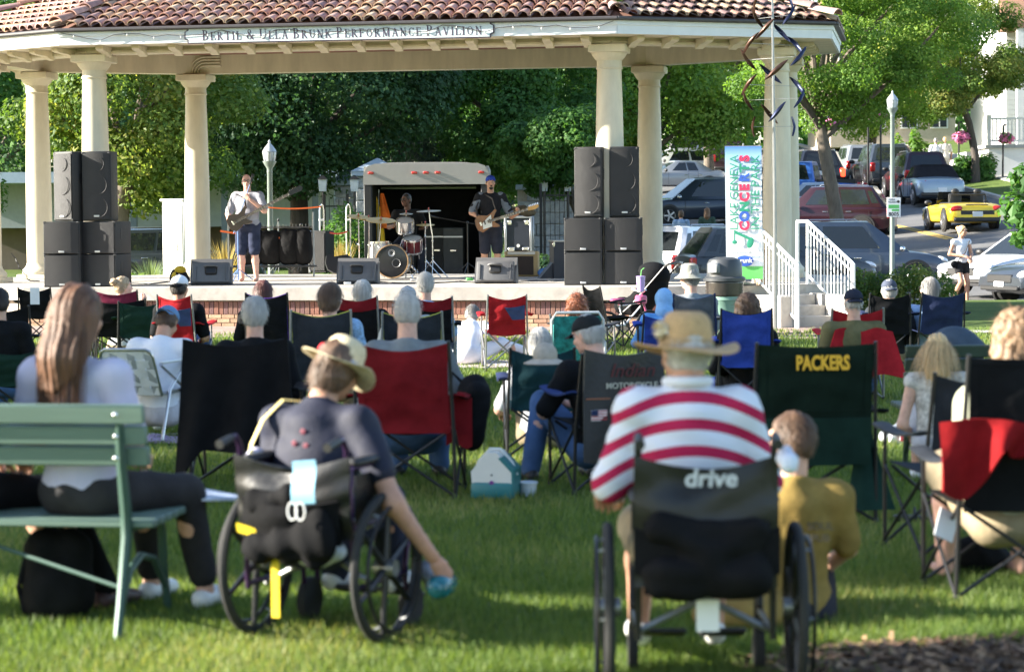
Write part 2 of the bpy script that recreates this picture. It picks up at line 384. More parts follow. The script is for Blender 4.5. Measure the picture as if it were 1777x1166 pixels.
def sheet_grid(name, xs, ys, dz, mat, inside=None, label=None):
    vs = []; idx = {}
    for i, x in enumerate(xs):
        for j, y in enumerate(ys):
            idx[i, j] = len(vs); vs.append((x, y, terr(x, y) + dz))
    fs = []
    for i in range(len(xs) - 1):
        for j in range(len(ys) - 1):
            if inside and not inside((xs[i] + xs[i + 1]) / 2, (ys[j] + ys[j + 1]) / 2): continue
            fs.append([idx[i, j], idx[i + 1, j], idx[i + 1, j + 1], idx[i, j + 1]])
    o = link(bpy.data.objects.new(name, npmesh(name, vs, fs))); o.data.materials.append(mat); o['kind'] = 'structure'
    return o
def seq(*segs):
    out = []
    for a, b, st in segs:
        n = max(1, round((b - a) / st)); out += [a + (b - a) * k / n for k in range(n)]
    return out + [segs[-1][1]]
XS = seq((-600, -40, 56), (-40, 0, 4), (0, 22, .5), (22, 60, 4), (60, 600, 54)); YS = seq((-60, 44, 8), (44, 50, .25), (50, 130, 1.5), (130, 260, 13), (260, 1500, 124))
sheet_grid('lawn', XS, YS, 0, M_LAWN)
SX = seq((3.5, 19.0, .5)); SY = seq((46.6, 50, .2), (50, 130, 1.0), (130, 260, 10))
sheet_grid('street', SX + [24, 40, 70], SY, .012, M_ASPH, lambda x, y: (x < 17.8 or y < 64) and x > 4.2 + max(0, y - 95) * .02)
# kerb along the uphill side, as a real step
def along(pts, w, h, dz=0.0):
    """a strip with a box section draped over the terrain"""
    b = MB(); n = len(pts)
    for i in range(n - 1):
        p, q = V(pts[i]), V(pts[i + 1]); m = max(1, int((q - p).length / 1.0))
        for k in range(m):
            a, c = p.lerp(q, k / m), p.lerp(q, (k + 1) / m); d = (c - a).normalized(); nrm = V((-d.y, d.x)) * w / 2
            qs = [a + nrm, a - nrm, c - nrm, c + nrm]; lo = [(z.x, z.y, terr(z.x, z.y) + dz) for z in qs]; hi = [(z.x, z.y, terr(z.x, z.y) + dz + h) for z in qs]
            b.add(lo + hi, [[4, 5, 6, 7], [0, 1, 5, 4], [2, 3, 7, 6], [1, 2, 6, 5], [3, 0, 4, 7]])
    return b
along([(17.9, 64.2), (17.9, 250)], .16, .14).build('kerb', M_CONC, None, False)['kind'] = 'structure'
along([(4.1, 46.5), (40, 46.5)], .16, .12, -.02).build('kerb', M_CONC, None, False)['kind'] = 'structure'
along([(21.2, 64.2), (21.2, 250)], 2.2, .06).build('pavement', M_CONC, None, False)['kind'] = 'structure'
M_YEL = mk('road_yellow', (.55, .36, .07), .8, var=.3, scale=20); M_WHT = mk('road_white', (.7, .7, .68), .8, var=.25, scale=20)
cl = [tgnd(1480, 379), tgnd(1570, 396), tgnd(1650, 416)]
for off in (-.09, .09):
    o = along([(p.x + off, p.y) for p in cl], .1, .004, .014).build('centre_line', M_YEL, None, False); o['kind'] = 'structure'
for a, b_ in (((1508, 337), (1530, 338)), ((1440, 350), (1475, 352))):
    p, q = tgnd(*a), tgnd(*b_); o = along([(p.x, p.y), (q.x, q.y)], .12, .004, .014).build('lane_mark', M_WHT, None, False); o['kind'] = 'structure'

# ================================================================ pavilion frame
PA, PB = V((-6.89, 38.35)), V((1.58, 36.83)); PMID = (PA + PB) / 2; YAW = math.atan2(PB.y - PA.y, PB.x - PA.x)
def L2W(u, v, z=0.0):
    c, s_ = math.cos(YAW), math.sin(YAW); return V((PMID.x + c * u - s_ * v, PMID.y + s_ * u + c * v, z))
COLS = [(-4.3, 0), (4.3, 0), (6.86, 1.5), (6.86, 3.9), (4.3, 5.4), (-4.3, 5.4), (-6.86, 3.9), (-6.86, 1.5)]
def octo(e, base=COLS):
    out = []
    for i in range(8):
        p0, p1, p2 = V(base[i - 1]), V(base[i]), V(base[(i + 1) % 8])
        n1 = (p1 - p0).normalized(); n1 = V((n1.y, -n1.x)); n2 = (p2 - p1).normalized(); n2 = V((n2.y, -n2.x))
        out.append(p1 + (n1 + n2) * (e / (1 + n1.dot(n2))))
    return out
M_CREAM = mk('cream_paint', (.62, .56, .43), .55, var=.16, scale=3, bump=.05, bscale=40, stretch=(1, 1, .25))
M_FASC = mk('white_paint', (.74, .76, .78), .5, var=.05, scale=4)
M_GUT = mk('dark_gutter', (.06, .055, .06), .5)
M_STG = M_CONC
TILE = [mk('terracotta_%s' % n, c, .75, var=.22, scale=9, bump=.3, bscale=60) for n, c in
        (('rust', (.36, .20, .15)), ('ochre', (.44, .29, .19)), ('plum', (.26, .16, .15)), ('sand', (.48, .35, .25)), ('rose', (.40, .25, .21)))]
pav = thing('performance_pavilion', 'cream open-sided pavilion with round columns and red clay tile roof', 'pavilion', L2W(0, 0), YAW)
ZS, ZC, ZF = .62, 4.42, 4.53
def column():
    col = MB().lathe([(.235, ZS + .28), (.238, 1.6), (.232, 2.4), (.215, 3.3), (.195, 4.02), (.195, 4.06)], n=28)
    cap = MB().lathe([(.205, 4.03), (.215, 4.05), (.205, 4.07), (.2, 4.10), (.2, 4.17), (.225, 4.19), (.27, 4.25), (.285, 4.285), (.29, 4.29)], n=28)
    cap2 = MB().box((0, 0, 4.355), (.6, .6, .125), bev=.012)
    base = MB().lathe([(.31, ZS), (.31, ZS + .09), (.325, ZS + .12), (.32, ZS + .17), (.28, ZS + .21), (.25, ZS + .25), (.24, ZS + .29)], n=28)
    base2 = MB().box((0, 0, ZS + .045), (.66, .66, .09), bev=.01)
    return col, cap, cap2, base, base2
c0 = None
for i, (u, v) in enumerate(COLS):
    if c0 is None:
        g = column(); c0 = g[0].build('column', M_CREAM, pav); g[1].build('capital', M_CREAM, c0); g[2].build('abacus', M_CREAM, c0); g[3].build('base', M_CREAM, c0); g[4].build('plinth', M_CREAM, c0); c = c0
    else: c = copy_tree(c0, pav)
    c.location = (u, v, 0)
# beams
for i in range(8):
    a, b_ = V(COLS[i]), V(COLS[(i + 1) % 8]); d = b_ - a; m = (a + b_) / 2; ang = math.atan2(d.y, d.x)
    x = MB(TR((m.x, m.y, 0), ang)).box((0, 0, 4.64), (d.length + .10, .34, .43)).build('beam', M_CREAM, pav, False)
    MB(TR((m.x, m.y, 0), ang)).box((0, -.185, 4.455), (d.length + .1, .05, .05), bev=.01).build('trim', M_CREAM, x, False)
eo = octo(.9); ei = octo(.12); M_CEIL = M_CREAM
sb = MB(); vs = [(p.x, p.y, ZF) for p in eo] + [(p.x, p.y, ZF + .003) for p in ei] + [(p.x, p.y, ZF + .02) for p in eo] + [(p.x, p.y, ZF + .023) for p in ei]
sb.add(vs, [[k, (k + 1) % 8, 8 + (k + 1) % 8, 8 + k] for k in range(8)] + [[16 + k, 24 + k, 24 + (k + 1) % 8, 16 + (k + 1) % 8] for k in range(8)]); sb.build('soffit', M_CREAM, pav, False)
ci = octo(-.1); MB().prism([(p.x, p.y) for p in ci], 4.80, 4.83).build('ceiling_panel', M_CREAM, pav, False)
SL = R(20)
deck = MB(); top = octo(.9 - 2.7); e2 = octo(.93)
deck.add([(p.x, p.y, ZF + .24) for p in e2] + [(p.x, p.y, ZF + .25 + 2.7 * math.tan(SL)) for p in top] , [[k, (k + 1) % 8, 8 + (k + 1) % 8, 8 + k] for k in range(8)] + [[8 + k for k in range(8)]] + [[k for k in range(8)][::-1]])
deck.build('roof', mk('roof_deck', (.22, .11, .08), .9), pav, False)
for i in range(8):
    a, b_ = octo(.9)[i], octo(.9)[(i + 1) % 8]; d = (b_ - a); m = (a + b_) / 2; ang = math.atan2(d.y, d.x); M_ = TR((m.x, m.y, 0), ang)
    f_ = MB(M_).box((0, 0, ZF + .06), (d.length, .034, .135)).build('fascia_board', M_FASC, pav, False)
    MB(M_).box((0, -.012, ZF + .165), (d.length + .02, .05, .075), bev=.006).build('fascia_trim', M_FASC, f_, False)
    MB(M_).box((0, -.055, ZF + .232), (d.length + .06, .13, .055), bev=.015).build('gutter', M_GUT, f_, False)
# eave brackets
bp_ = [(0, 0), (-.42, 0), (-.42, -.05), (-.36, -.075), (-.28, -.085), (-.17, -.10), (-.08, -.145), (0, -.16)]
brk = None
for i, n in ((7, 5), (0, 14), (1, 5), (2, 4), (6, 4)):
    a, b_ = V(COLS[i]), V(COLS[(i + 1) % 8]); d = b_ - a; ang = math.atan2(d.y, d.x)
    for k in range(n):
        p = a + d * ((k + .5) / n)
        if brk is None: brk = MB().prism([(y - .171, z) for y, z in bp_], -.065, .065, 'x').build('bracket', M_CREAM, pav, False); o = brk
        else: o = brk.copy(); C.objects.link(o); o.parent = pav
        o.location = (p.x, p.y, ZF - .002); o.rotation_euler = (0, 0, ang)
# roof tiles
def tile_mesh(mat, j):
    b = MB(); n = 7; L_ = .44; vs = []; r = random.Random(j)
    for y, rr, zz in ((0, .098, .030), (0, .082, .026), (L_, .070, .006)):
        for k in range(n):
            a = math.pi * k / (n - 1); vs.append((-math.cos(a) * rr, y, math.sin(a) * rr * .85 + zz))
    fs = [[k, k + 1, n + k + 1, n + k] for k in range(n - 1)] + [[k, 2 * n + k, 2 * n + k + 1, k + 1] for k in range(n - 1)]
    b.add(vs, fs)
    b.add([(.075, .01, .018), (.135, .01, .006), (.135, L_, -.008), (.075, L_, 0)], [[0, 1, 2, 3]])
    o = b.build('roof_tile', mat, None); me = o.data; bpy.data.objects.remove(o); return me
TM = [tile_mesh(m, j) for j, m in enumerate(TILE)]
stuff_v = [[] for _ in TILE]; PIT = .205; EXP = .375
for i in (0, 1, 7, 2, 6):
    a, b_ = octo(.97)[i], octo(.97)[(i + 1) % 8]; d = (b_ - a); Ln = d.length; du = d / Ln; ang = math.atan2(du.y, du.x); nin = V((-du.y, du.x))
    def hf(k):
        p0, p1, p2 = V(COLS[k - 1]), V(COLS[k]), V(COLS[(k + 1) % 8]); x = (p1 - p0).angle(p2 - p1); return math.tan(x / 2)
    t0, t1 = hf(i), hf((i + 1) % 8); rows = 7; nc = int(Ln / PIT)
    for r_ in range(rows):
        run = r_ * EXP * math.cos(SL)
        for c_ in range(nc + 1):
            s_ = (Ln - nc * PIT) / 2 + c_ * PIT + rnd.uniform(-.004, .004)
            if s_ < run * t0 + .06 or s_ > Ln - run * t1 - .06: continue
            p = a + du * s_ + nin * run; z = ZF + .265 + run * math.tan(SL) + rnd.uniform(-.003, .006)
            mi = rnd.choices(range(5), (4, 3, 3, 2, 3))[0]
            Mx = Matrix.Translation((p.x, p.y, z)) @ rz(ang) @ Matrix.Rotation(SL - .045 + rnd.uniform(-.012, .012), 4, 'X') @ Matrix.Rotation(rnd.uniform(-.02, .02), 4, 'Z')
            if i == 0 and r_ < 6:
                o = bpy.data.objects.new('roof_tile', TM[mi]); link(o, pav); o.matrix_local = Mx
            else: stuff_v[mi].append(Mx)
sv, sf, sm = [], [], []
for mi, Ms in enumerate(stuff_v):
    co = [v.co.copy() for v in TM[mi].vertices]; pf = [list(p.vertices) for p in TM[mi].polygons]
    for Mx in Ms:
        o_ = len(sv); sv += [Mx @ c for c in co]; sf += [[q + o_ for q in f] for f in pf]; sm += [mi] * len(pf)
me = bpy.data.meshes.new('roof_tiles'); me.from_pydata(sv, [], sf)
for m in TILE: me.materials.append(m)
me.polygons.foreach_set('material_index', sm); me.polygons.foreach_set('use_smooth', [True] * len(sf))
o = link(bpy.data.objects.new('clay_tiling', me), pav); o['kind'] = 'stuff'
# hip caps
for i in (0, 1, 2, 7):
    p = octo(1.0)[i]; q = octo(1.0 - 2.7)[i]; A_ = V((p.x, p.y, ZF + .33)); B_ = V((q.x, q.y, ZF + .33 + 2.7 * math.tan(SL))); d = B_ - A_; n = int(d.length / .42)
    x, y = basis(d.normalized()); up = V((0, 0, 1)); side = d.normalized().cross(up).normalized(); up2 = side.cross(d.normalized())
    for k in range(n):
        a = A_ + d * (k / n); b = A_ + d * ((k + 1.12) / n); vs = []
        for pt, rr, lift in ((a, .135, .035), (a, .115, .03), (b, .10, .0)):
            for j in range(9):
                t = math.pi * (j / 8); vs.append(pt + side * math.cos(t) * rr + up2 * (math.sin(t) * rr * .75 + lift))
        ob = MB().add(vs, [[j, j + 1, 9 + j + 1, 9 + j] for j in range(8)] + [[j, 18 + j, 18 + j + 1, j + 1] for j in range(8)]).build('hip_tile', TILE[(k * 2 + i) % 3 * 2 % 5], pav)
# sign board
M_SIGN = mk('sign_board', (.60, .66, .68), .5, var=.06); M_PLUM = mk('sign_plum', (.06, .035, .07), .5, var=0)
ySB = -.9 - .03
sg = thing('name_sign', 'long pale blue name board with plum lettering on the pavilion fascia', 'sign', L2W(.10, ySB - .022, ZF + .105), YAW)
def notched(w_, h_, n_): return [(-w_ + n_, -h_), (w_ - n_, -h_), (w_ - n_, -h_ * .62), (w_, -h_ * .45), (w_, h_ * .45), (w_ - n_, h_ * .62), (w_ - n_, h_), (-w_ + n_, h_), (-w_ + n_, h_ * .62), (-w_, h_ * .45), (-w_, -h_ * .45), (-w_ + n_, -h_ * .62)]
MB().prism(notched(2.52, .135, .05), .0, .02, 'y').build('border', M_PLUM, sg, False)
MB().prism(notched(2.50, .118, .05), -.006, .0, 'y').build('board', M_SIGN, sg, False)
serif_text(['BERTIL', '&', 'ULLA', 'BRUNK', 'PERFORMANCE', 'PAVILION'], 1.12, .90, .145, 4.55, M_PLUM, sg, Matrix.Translation((.05, -.0065, -.085)) @ Matrix.Rotation(math.pi / 2, 4, 'X'), sp=.17)
# string of small lights along the fascia
pts = []
for i in range(41):
    u = -4.5 + 9.0 * i / 40; pts.append(L2W(u, -.9 - .075, ZF + .15 + .035 * math.cos(i * 1.1) - .02 * (i % 4)))
sl_ = thing('string_lights', 'thin dark cable of tiny string lights drooping along the pavilion fascia', 'string lights', (0, 0, 0))
MB().tube(pts, .005, 5).build('cable', M_GUT, sl_)
for p in pts[1::2]: MB().ell(p - V((0, 0, .018)), (.012, .012, .018), n=8, m=5).build('bulb', mk('bulb_glass', (.8, .8, .75), .2, var=0), sl_)
# nested curved mouldings on the rear beam
for k in range(4):
    r_ = .14 + .055 * k
    MB().tube([(-4.05 - r_ * math.cos(a) , 5.2 + .001 * k, 4.43 + r_ * math.sin(a)) for a in [R(x) for x in range(0, 91, 10)]] + [(-3.75, 5.2, 4.43 + r_)], .017, 6).build('moulding', M_CREAM, pav)
# ================================================================ stage platform
STG = [(-5.0, -1.5), (5.0, -1.5), (8.0, .25), (8.0, 5.2), (5.0, 6.9), (-5.0, 6.9), (-8.0, 5.2), (-8.0, .25)]
stg = thing('stage_platform', 'raised concrete stage platform faced with brick under the pavilion', 'stage', L2W(0, 0), YAW)
MB().prism(STG, ZS - .2, ZS).build('coping_slab', M_STG, stg, False)
i4 = octo(-.10, STG); M_MORT = mk('mortar', (.42, .37, .31), .9, var=.2, scale=30)
MB().prism([(p.x, p.y) for p in i4], -.1, ZS - .2 + .001).build('wall', M_MORT, stg, False)
BR = [mk('brick_%s' % n, c, .85, var=.2, scale=14, bump=.4, bscale=60) for n, c in (('red', (.26, .12, .085)), ('brown', (.20, .11, .085)), ('plum', (.17, .09, .085)))]
BT = [mk('brick_%s' % n, c, .85, var=.2, scale=14, bump=.4, bscale=60) for n, c in (('tan', (.42, .27, .17)), ('buff', (.48, .33, .21)), ('clay', (.36, .21, .14)))]
def brickmesh(sz, mat):
    o = MB().box((0, 0, 0), sz, bev=.004).build('brick', mat, None, False); me = o.data; bpy.data.objects.remove(o); return me
SB = [brickmesh((.066, .05, .205), m) for m in BR]; NB = [brickmesh((.2, .05, .058), m) for m in BT]
for fi in (0, 1):
    a, b_ = i4[fi], i4[fi + 1]; d = b_ - a; Ln = d.length; du = d / Ln; ang = math.atan2(du.y, du.x); nn = V((du.y, -du.x))
    n = int(Ln / .078)
    for k in range(n):
        p = a + du * ((k + .5) * Ln / n) + nn * (.004 + rnd.uniform(0, .006)); o = link(bpy.data.objects.new('soldier_brick', rnd.choice(SB)), stg); o.location = (p.x, p.y, .298); o.rotation_euler = (rnd.uniform(-.01, .01), 0, ang)
    n = int(Ln / .212) + 1
    for r_ in range(3):
        for k in range(n):
            p = a + du * ((k + (.5 if r_ % 2 else .85)) * .212) + nn * (.004 + rnd.uniform(0, .006))
            if (p - a).length > Ln - .06: continue
            o = link(bpy.data.objects.new('brick', rnd.choice(NB)), stg); o.location = (p.x, p.y, .162 - r_ * .068); o.rotation_euler = (0, rnd.uniform(-.01, .01), ang)
# paving in front of the stage
pm = MB(); pp = [L2W(-20, -4.7), L2W(9, -4.7), L2W(9, .9), L2W(-20, .9)]; pm.add([(p.x, p.y, .008) for p in pp], [[0, 1, 2, 3]]); pm.build('path', M_PAVE, None, False)['kind'] = 'structure'
pm = MB().add([tuple(L2W(u, v, .012 + (.008 if u > 8.9 else 0))) for u, v in ((9.0, -3.2), (26, -3.2), (26, -2.5), (9.0, -2.5))], [[0, 1, 2, 3]]); pm.build('pavement', M_CONC, None, False)['kind'] = 'structure'
# stairs perpendicular to the right diagonal face
a, b_ = V(STG[1]), V(STG[2]); du = (b_ - a).normalized(); nn = V((du.y, -du.x)); sc_ = a + du * 2.36
ST = thing('entry_stairs', 'concrete steps up to the stage beside white railings', 'stairs', L2W(sc_.x, sc_.y), YAW + math.atan2(du.y, du.x))
for k in range(4):
    MB().box((0, -.16 - .32 * k, (ZS - .155 * k - .155) / 2 + .0), (.86, .32, ZS - .155 * (k + 1) + .001 * k), bev=.008).build('step', M_CONC, ST, False)
for sx in (-.54, .54):
    MB().box((sx, -.62, .24), (.2, 1.24, .48), bev=.01).build('cheek_wall', M_CONC, ST, False)
M_RAIL = mk('white_rail', (.78, .78, .76), .4, var=.03)
for sx, lb in ((.47, 'white metal stair railing nearer the green bush'), (-.47, 'white metal stair railing nearer the tall banner')):
    rl = thing('stair_railing', lb, 'railing', L2W(sc_.x, sc_.y), YAW + math.atan2(du.y, du.x), 'railings of the stage stairs')
    T0, T1 = V((sx, .02, ZS + .98)), V((sx, -1.42, .98)); off = V((0, 0, -.84))
    MB().tube([T0 + V((0, .35, 0)), T0, T1, T1 + V((0, -.06, -.03)), V((sx, -1.48, .86)), V((sx, -1.48, 0))], .026, 8).build('handrail', M_RAIL, rl)
    MB().tube([T0 + off, T1 + off], .02, 8).build('bottom_rail', M_RAIL, rl); MB().tube([T0 + V((0, 0, -.13)), T1 + V((0, 0, -.13))], .014, 6).build('middle_rail', M_RAIL, rl)
    MB().tube([(sx, .02, ZS), T0], .026, 8).build('post', M_RAIL, rl); MB().tube([(sx, .37, ZS), T0 + V((0, .35, 0))], .026, 8).build('post', M_RAIL, rl); MB().tube([(sx, -1.42, .0), T1], .024, 8).build('post', M_RAIL, rl)
    for k in range(1, 13):
        p = T0.lerp(T1, k / 13); MB().tube([p + off, p], .010, 6).build('baluster', M_RAIL, rl)
# ================================================================ trees
def leafcloud(clumps, n, size, seed, droop=0.3, shell=.55, flat=1.0):
    """diamond leaves spread through clumps: (centre, radii) -> verts, quads, material index"""
    g = np.random.RandomState(seed); w_ = np.array([r[0] * r[1] + r[1] * r[2] + r[0] * r[2] for _, r in clumps]); w_ = w_ / w_.sum()
    ci = g.choice(len(clumps), n, p=w_); cen = np.array([c for c, _ in clumps])[ci]; rad = np.array([r for _, r in clumps])[ci]
    d = g.randn(n, 3); d /= np.linalg.norm(d, axis=1)[:, None]; rr = shell + (1.12 - shell) * g.rand(n) ** .6
    p = cen + d * rad * rr[:, None]
    nrm = d * .9 + g.randn(n, 3) * .4 + np.array([0, 0, .45]); nrm /= np.linalg.norm(nrm, axis=1)[:, None]
    t = g.randn(n, 3) + np.array([0, 0, -droop]); t -= nrm * (t * nrm).sum(1)[:, None]; t /= np.linalg.norm(t, axis=1)[:, None]
    b = np.cross(nrm, t); s = size * (.6 + .8 * g.rand(n))[:, None]
    v = np.stack([p - t * s * .5, p + b * s * .36 * flat - nrm * s * .08 - t * s * .05, p + t * s * .55, p - b * s * .36 * flat - nrm * s * .08 - t * s * .05], 1).reshape(-1, 3)
    f = np.arange(4 * n).reshape(-1, 4)
    tone = g.rand(len(clumps))[ci] * .6 + g.rand(n) * .4
    return v, f, tone
def leaf_obj(name, v, f, tone, mats, parent, cuts=(.4, .72)):
    me = npmesh(name, v, f, False)
    for m in mats: me.materials.append(m)
    mi = np.zeros(len(f), np.int32)
    for i, c in enumerate(cuts[:len(mats) - 1]): mi[tone > c] = i + 1
    me.polygons.foreach_set('material_index', mi); return link(bpy.data.objects.new(name, me), parent)
BARK = mk('bark_grey', (.14, .115, .09), .95, var=.35, scale=10, bump=.9, bscale=22, stretch=(1, 1, .25))
BARKD = mk('bark_dark', (.07, .058, .05), .95, var=.3, scale=10, bump=.9, bscale=22, stretch=(1, 1, .25))
def tree(label, base, crown, rad, ncl, nleaf, lsize, mats, seed, trunk_r=.2, bark=None, clr=(.2, .34), droop=.3, limbs=9, bend=(0, 0), flat=1.0, clz=.75, group='trees around the pavilion', name='tree'):
    g = random.Random(seed); base = V(base); t = thing(name, label, 'tree', base, 0, group); cr = V(crown) - base; rad = V(rad)
    cl = []
    for i in range(ncl):
        while True:
            d = V((g.uniform(-1, 1), g.uniform(-1, 1), g.uniform(-1, 1)))
            if .25 < d.length < 1: break
        d = d.normalized() * (d.length ** .45)
        c = cr + V((d.x * rad.x, d.y * rad.y, d.z * rad.z)) * .86; k = g.uniform(*clr) * (rad.x + rad.z) / 2
        cl.append((tuple(c), (k * g.uniform(.8, 1.3), k * g.uniform(.8, 1.3), k * clz)))
    v, f, tone = leafcloud(cl, nleaf, lsize, seed, droop, flat=flat)
    leaf_obj('crown', v, f, tone, mats, t)
    b = MB(); bk = bark or BARK; th = max(.8, cr.z - rad.z * .55); top = V((cr.x * .8 + bend[0], cr.y * .8 + bend[1], th))
    pts = [V((0, 0, -.15)), V((bend[0] * .25, bend[1] * .25, th * .3)), V((bend[0] * .8 + cr.x * .3, bend[1] * .8, th * .68)), top]
    tr_ = MB().tube(pts, [trunk_r * 1.35, trunk_r, trunk_r * .9, trunk_r * .72], 10).build('trunk', bk, t)
    order = sorted(cl, key=lambda c: g.random())[:limbs]
    for c, r in order:
        e = V(c); st = pts[2].lerp(top, g.uniform(.1, 1)); m = st.lerp(e, .5) + V((g.uniform(-.3, .3), g.uniform(-.3, .3), .25 * rad.z * g.uniform(0, .6)))
        MB().tube([st, m, e], [trunk_r * .5, trunk_r * .3, trunk_r * .1], 7).build('limb', bk, tr_)
    return t
LM = dict(mid=[leafmat('leaf_mid_a', (0.044, 0.119, 0.029)), leafmat('leaf_mid_b', (0.064, 0.157, 0.037)), leafmat('leaf_mid_c', (0.096, 0.200, 0.047))],
          dark=[leafmat('leaf_dark_a', (.034, .085, .04)), leafmat('leaf_dark_b', (.05, .112, .05)), leafmat('leaf_dark_c', (.075, .145, .058))],
          lime=[leafmat('leaf_lime_a', (0.088, 0.184, 0.032)), leafmat('leaf_lime_b', (0.128, 0.238, 0.042)), leafmat('leaf_lime_c', (0.192, 0.292, 0.058))],
          spruce=[leafmat('leaf_spruce_a', (.035, .068, .056), .15), leafmat('leaf_spruce_b', (.055, .092, .075), .15)],
          warm=[leafmat('leaf_warm_a', (.075, .14, .03)), leafmat('leaf_warm_b', (.15, .215, .05)), leafmat('leaf_warm_c', (.27, .285, .085))])
def tz(x, y): return (x, y, terr(x, y))
tree('broad maple with yellow-green lit leaf clumps behind the cream columns', tz(-9.1, 53), (-8.6, 53, 4.6), (3.0, 2.6, 2.7), 46, 51000, 0.108, LM['warm'], 3, .24, limbs=10)
tree('dark green maple filling the view behind the bass player', tz(-5.6, 61), (-5.6, 61, 5.2), (4.0, 3.0, 3.1), 50, 57800, 0.122, LM['dark'], 5, .26, BARKD)
tree('leafy dark tree at the picture edge beyond the speaker stack', tz(-15.5, 60), (-15, 60, 4.8), (3.6, 3, 3.4), 40, 37400, 0.122, LM['mid'], 6, .22)
tree('deep green tree high above the trailer', tz(-3.2, 70), (-2.9, 70, 6.6), (2.6, 2.4, 3.2), 36, 30600, 0.122, LM['dark'], 7, .2, BARKD)
tree('spreading mid-green maple between the trailer and the right columns', tz(.6, 66), (.1, 64, 4.9), (3.0, 2.6, 2.5), 50, 51000, 0.115, LM['mid'], 9, .25, BARKD, droop=.8)
tree('low drooping maple boughs beside the stone wall', tz(2.0, 61), (1.1, 60, 3.5), (1.6, 1.5, 1.3), 26, 18700, 0.108, LM['mid'], 10, .12, BARKD, droop=.9)
tree('bright lime tree glowing behind the tall speakers', tz(5.0, 86), (5.6, 86, 6.6), (4.4, 3, 2.9), 44, 40800, 0.144, LM['lime'], 12, .22)
tree('yellow-green tree beyond the parked cars and banner', tz(9.6, 112), (9.4, 112, 9.4), (5.0, 3, 4.0), 44, 40800, 0.173, LM['lime'], 13, .25)
tree('gnarled honey locust with leaning trunk beside the street', tz(9.3, 65), (9.1, 65.5, 6.9), (4.5, 3.2, 2.9), 90, 74000, .085, LM['lime'], 15, .2, BARK, clr=(.12, .22), limbs=22, bend=(-.55, 0), clz=.6)
tree('small street tree with a thin straight trunk by the white porch', tz(19.1, 95), (18.2, 95, 8.2), (3.4, 2.6, 2.9), 60, 45900, 0.108, LM['warm'], 17, .16, BARKD, clr=(.14, .26), limbs=12)
tree('leafy tree behind the gated stone building', tz(-1.5, 84), (-.5, 84, 8), (5, 3, 5), 44, 34000, 0.158, LM['mid'], 19, .3, BARKD)
tree('loose yellow-green tree hiding the tan building', tz(17.5, 112), (17.8, 112, 9.0), (4.6, 3, 4.0), 56, 40800, 0.137, LM['lime'], 61, .2, BARKD, clr=(.14, .26))
tree('tall green tree far up the hill street', tz(12.5, 140), (12.5, 140, 12), (6, 5, 5), 44, 34000, 0.216, LM['mid'], 21, .3)
tree('broad green tree far behind the parked cars', tz(4, 140), (4, 140, 10), (7, 5, 7), 44, 34000, 0.216, LM['mid'], 23, .3)
tree('shaded tree far beyond the lawn at the edge', tz(-22, 90), (-20, 90, 7), (7, 5, 6.5), 44, 34000, 0.187, LM['dark'], 25, .3)
tree('shaded tree far beyond the lit maple', tz(-9, 92), (-9, 92, 7), (7, 5, 6.5), 44, 34000, 0.187, LM['dark'], 27, .3)
# spruce
def spruce(label, base, H_, Rb, n, seed):
    base = V(base); t = thing('spruce_tree', label, 'tree', base, 0, 'trees around the pavilion'); g = random.Random(seed); cl = []
    for k in range(n):
        q = g.random() ** .8; z = .6 + q * (H_ - .7); r_ = Rb * (1 - q) + .15; a = g.uniform(0, 6.28); rr = r_ * g.uniform(.4, .95)
        cl.append(((rr * math.cos(a), rr * math.sin(a), z - .18 * rr), (.34 + .25 * r_ * .4, .34 + .25 * r_ * .4, .16)))
    v, f, tone = leafcloud(cl, 16000, .13, seed, 1.2, flat=.45); leaf_obj('crown', v, f, tone, LM['spruce'], t, (.5,))
    MB().tube([(0, 0, -.1), (0, 0, H_ * .96)], [.16, .02], 8).build('trunk', BARKD, t)
spruce('blue-green spruce rising behind the open trailer', tz(-3.0, 63), 6.6, 2.0, 70, 4)
spruce('smaller dark spruce behind the trailer roof', tz(-1.2, 70), 5.4, 1.8, 60, 8)
# near leafy shrub tree on the right edge and the twig above
def shrub(name, label, base, clumps, n, size, mats, seed, cat='bush', stems=None, group=None, twig=.02):
    t = thing(name, label, cat, base, 0, group); v, f, tone = leafcloud(clumps, n, size, seed, .4, .35); leaf_obj('foliage', v, f, tone, mats, t)
    for s_ in stems or []: MB().tube(s_, [twig, twig * .7, twig * .3][:len(s_)], 6).build('stem', BARKD, t)
    return t
bx = at(1790, 350, 30)
shrub('leafy sapling', 'leafy young tree with big green leaves at the edge above the parked grey car', (bx.x + .25, 30, 0), [((-.25, 0, 2.15), (.28, .3, .22)), ((-.42, 0, 1.75), (.26, .3, .25)), ((-.1, 0, 1.5), (.3, .3, .28)), ((.15, 0, 2.0), (.4, .4, .4)), ((-.05, 0, 2.3), (.25, .25, .2)), ((-.38, .1, 1.38), (.13, .15, .13))], 900, .13, LM['mid'], 31, 'tree', [[(0, 0, 0), (.02, 0, 1.2), (-.15, 0, 2.2)], [(.02, 0, 1.1), (-.2, 0, 1.5), (-.45, 0, 1.75)]], twig=.03).name = 'young_tree'
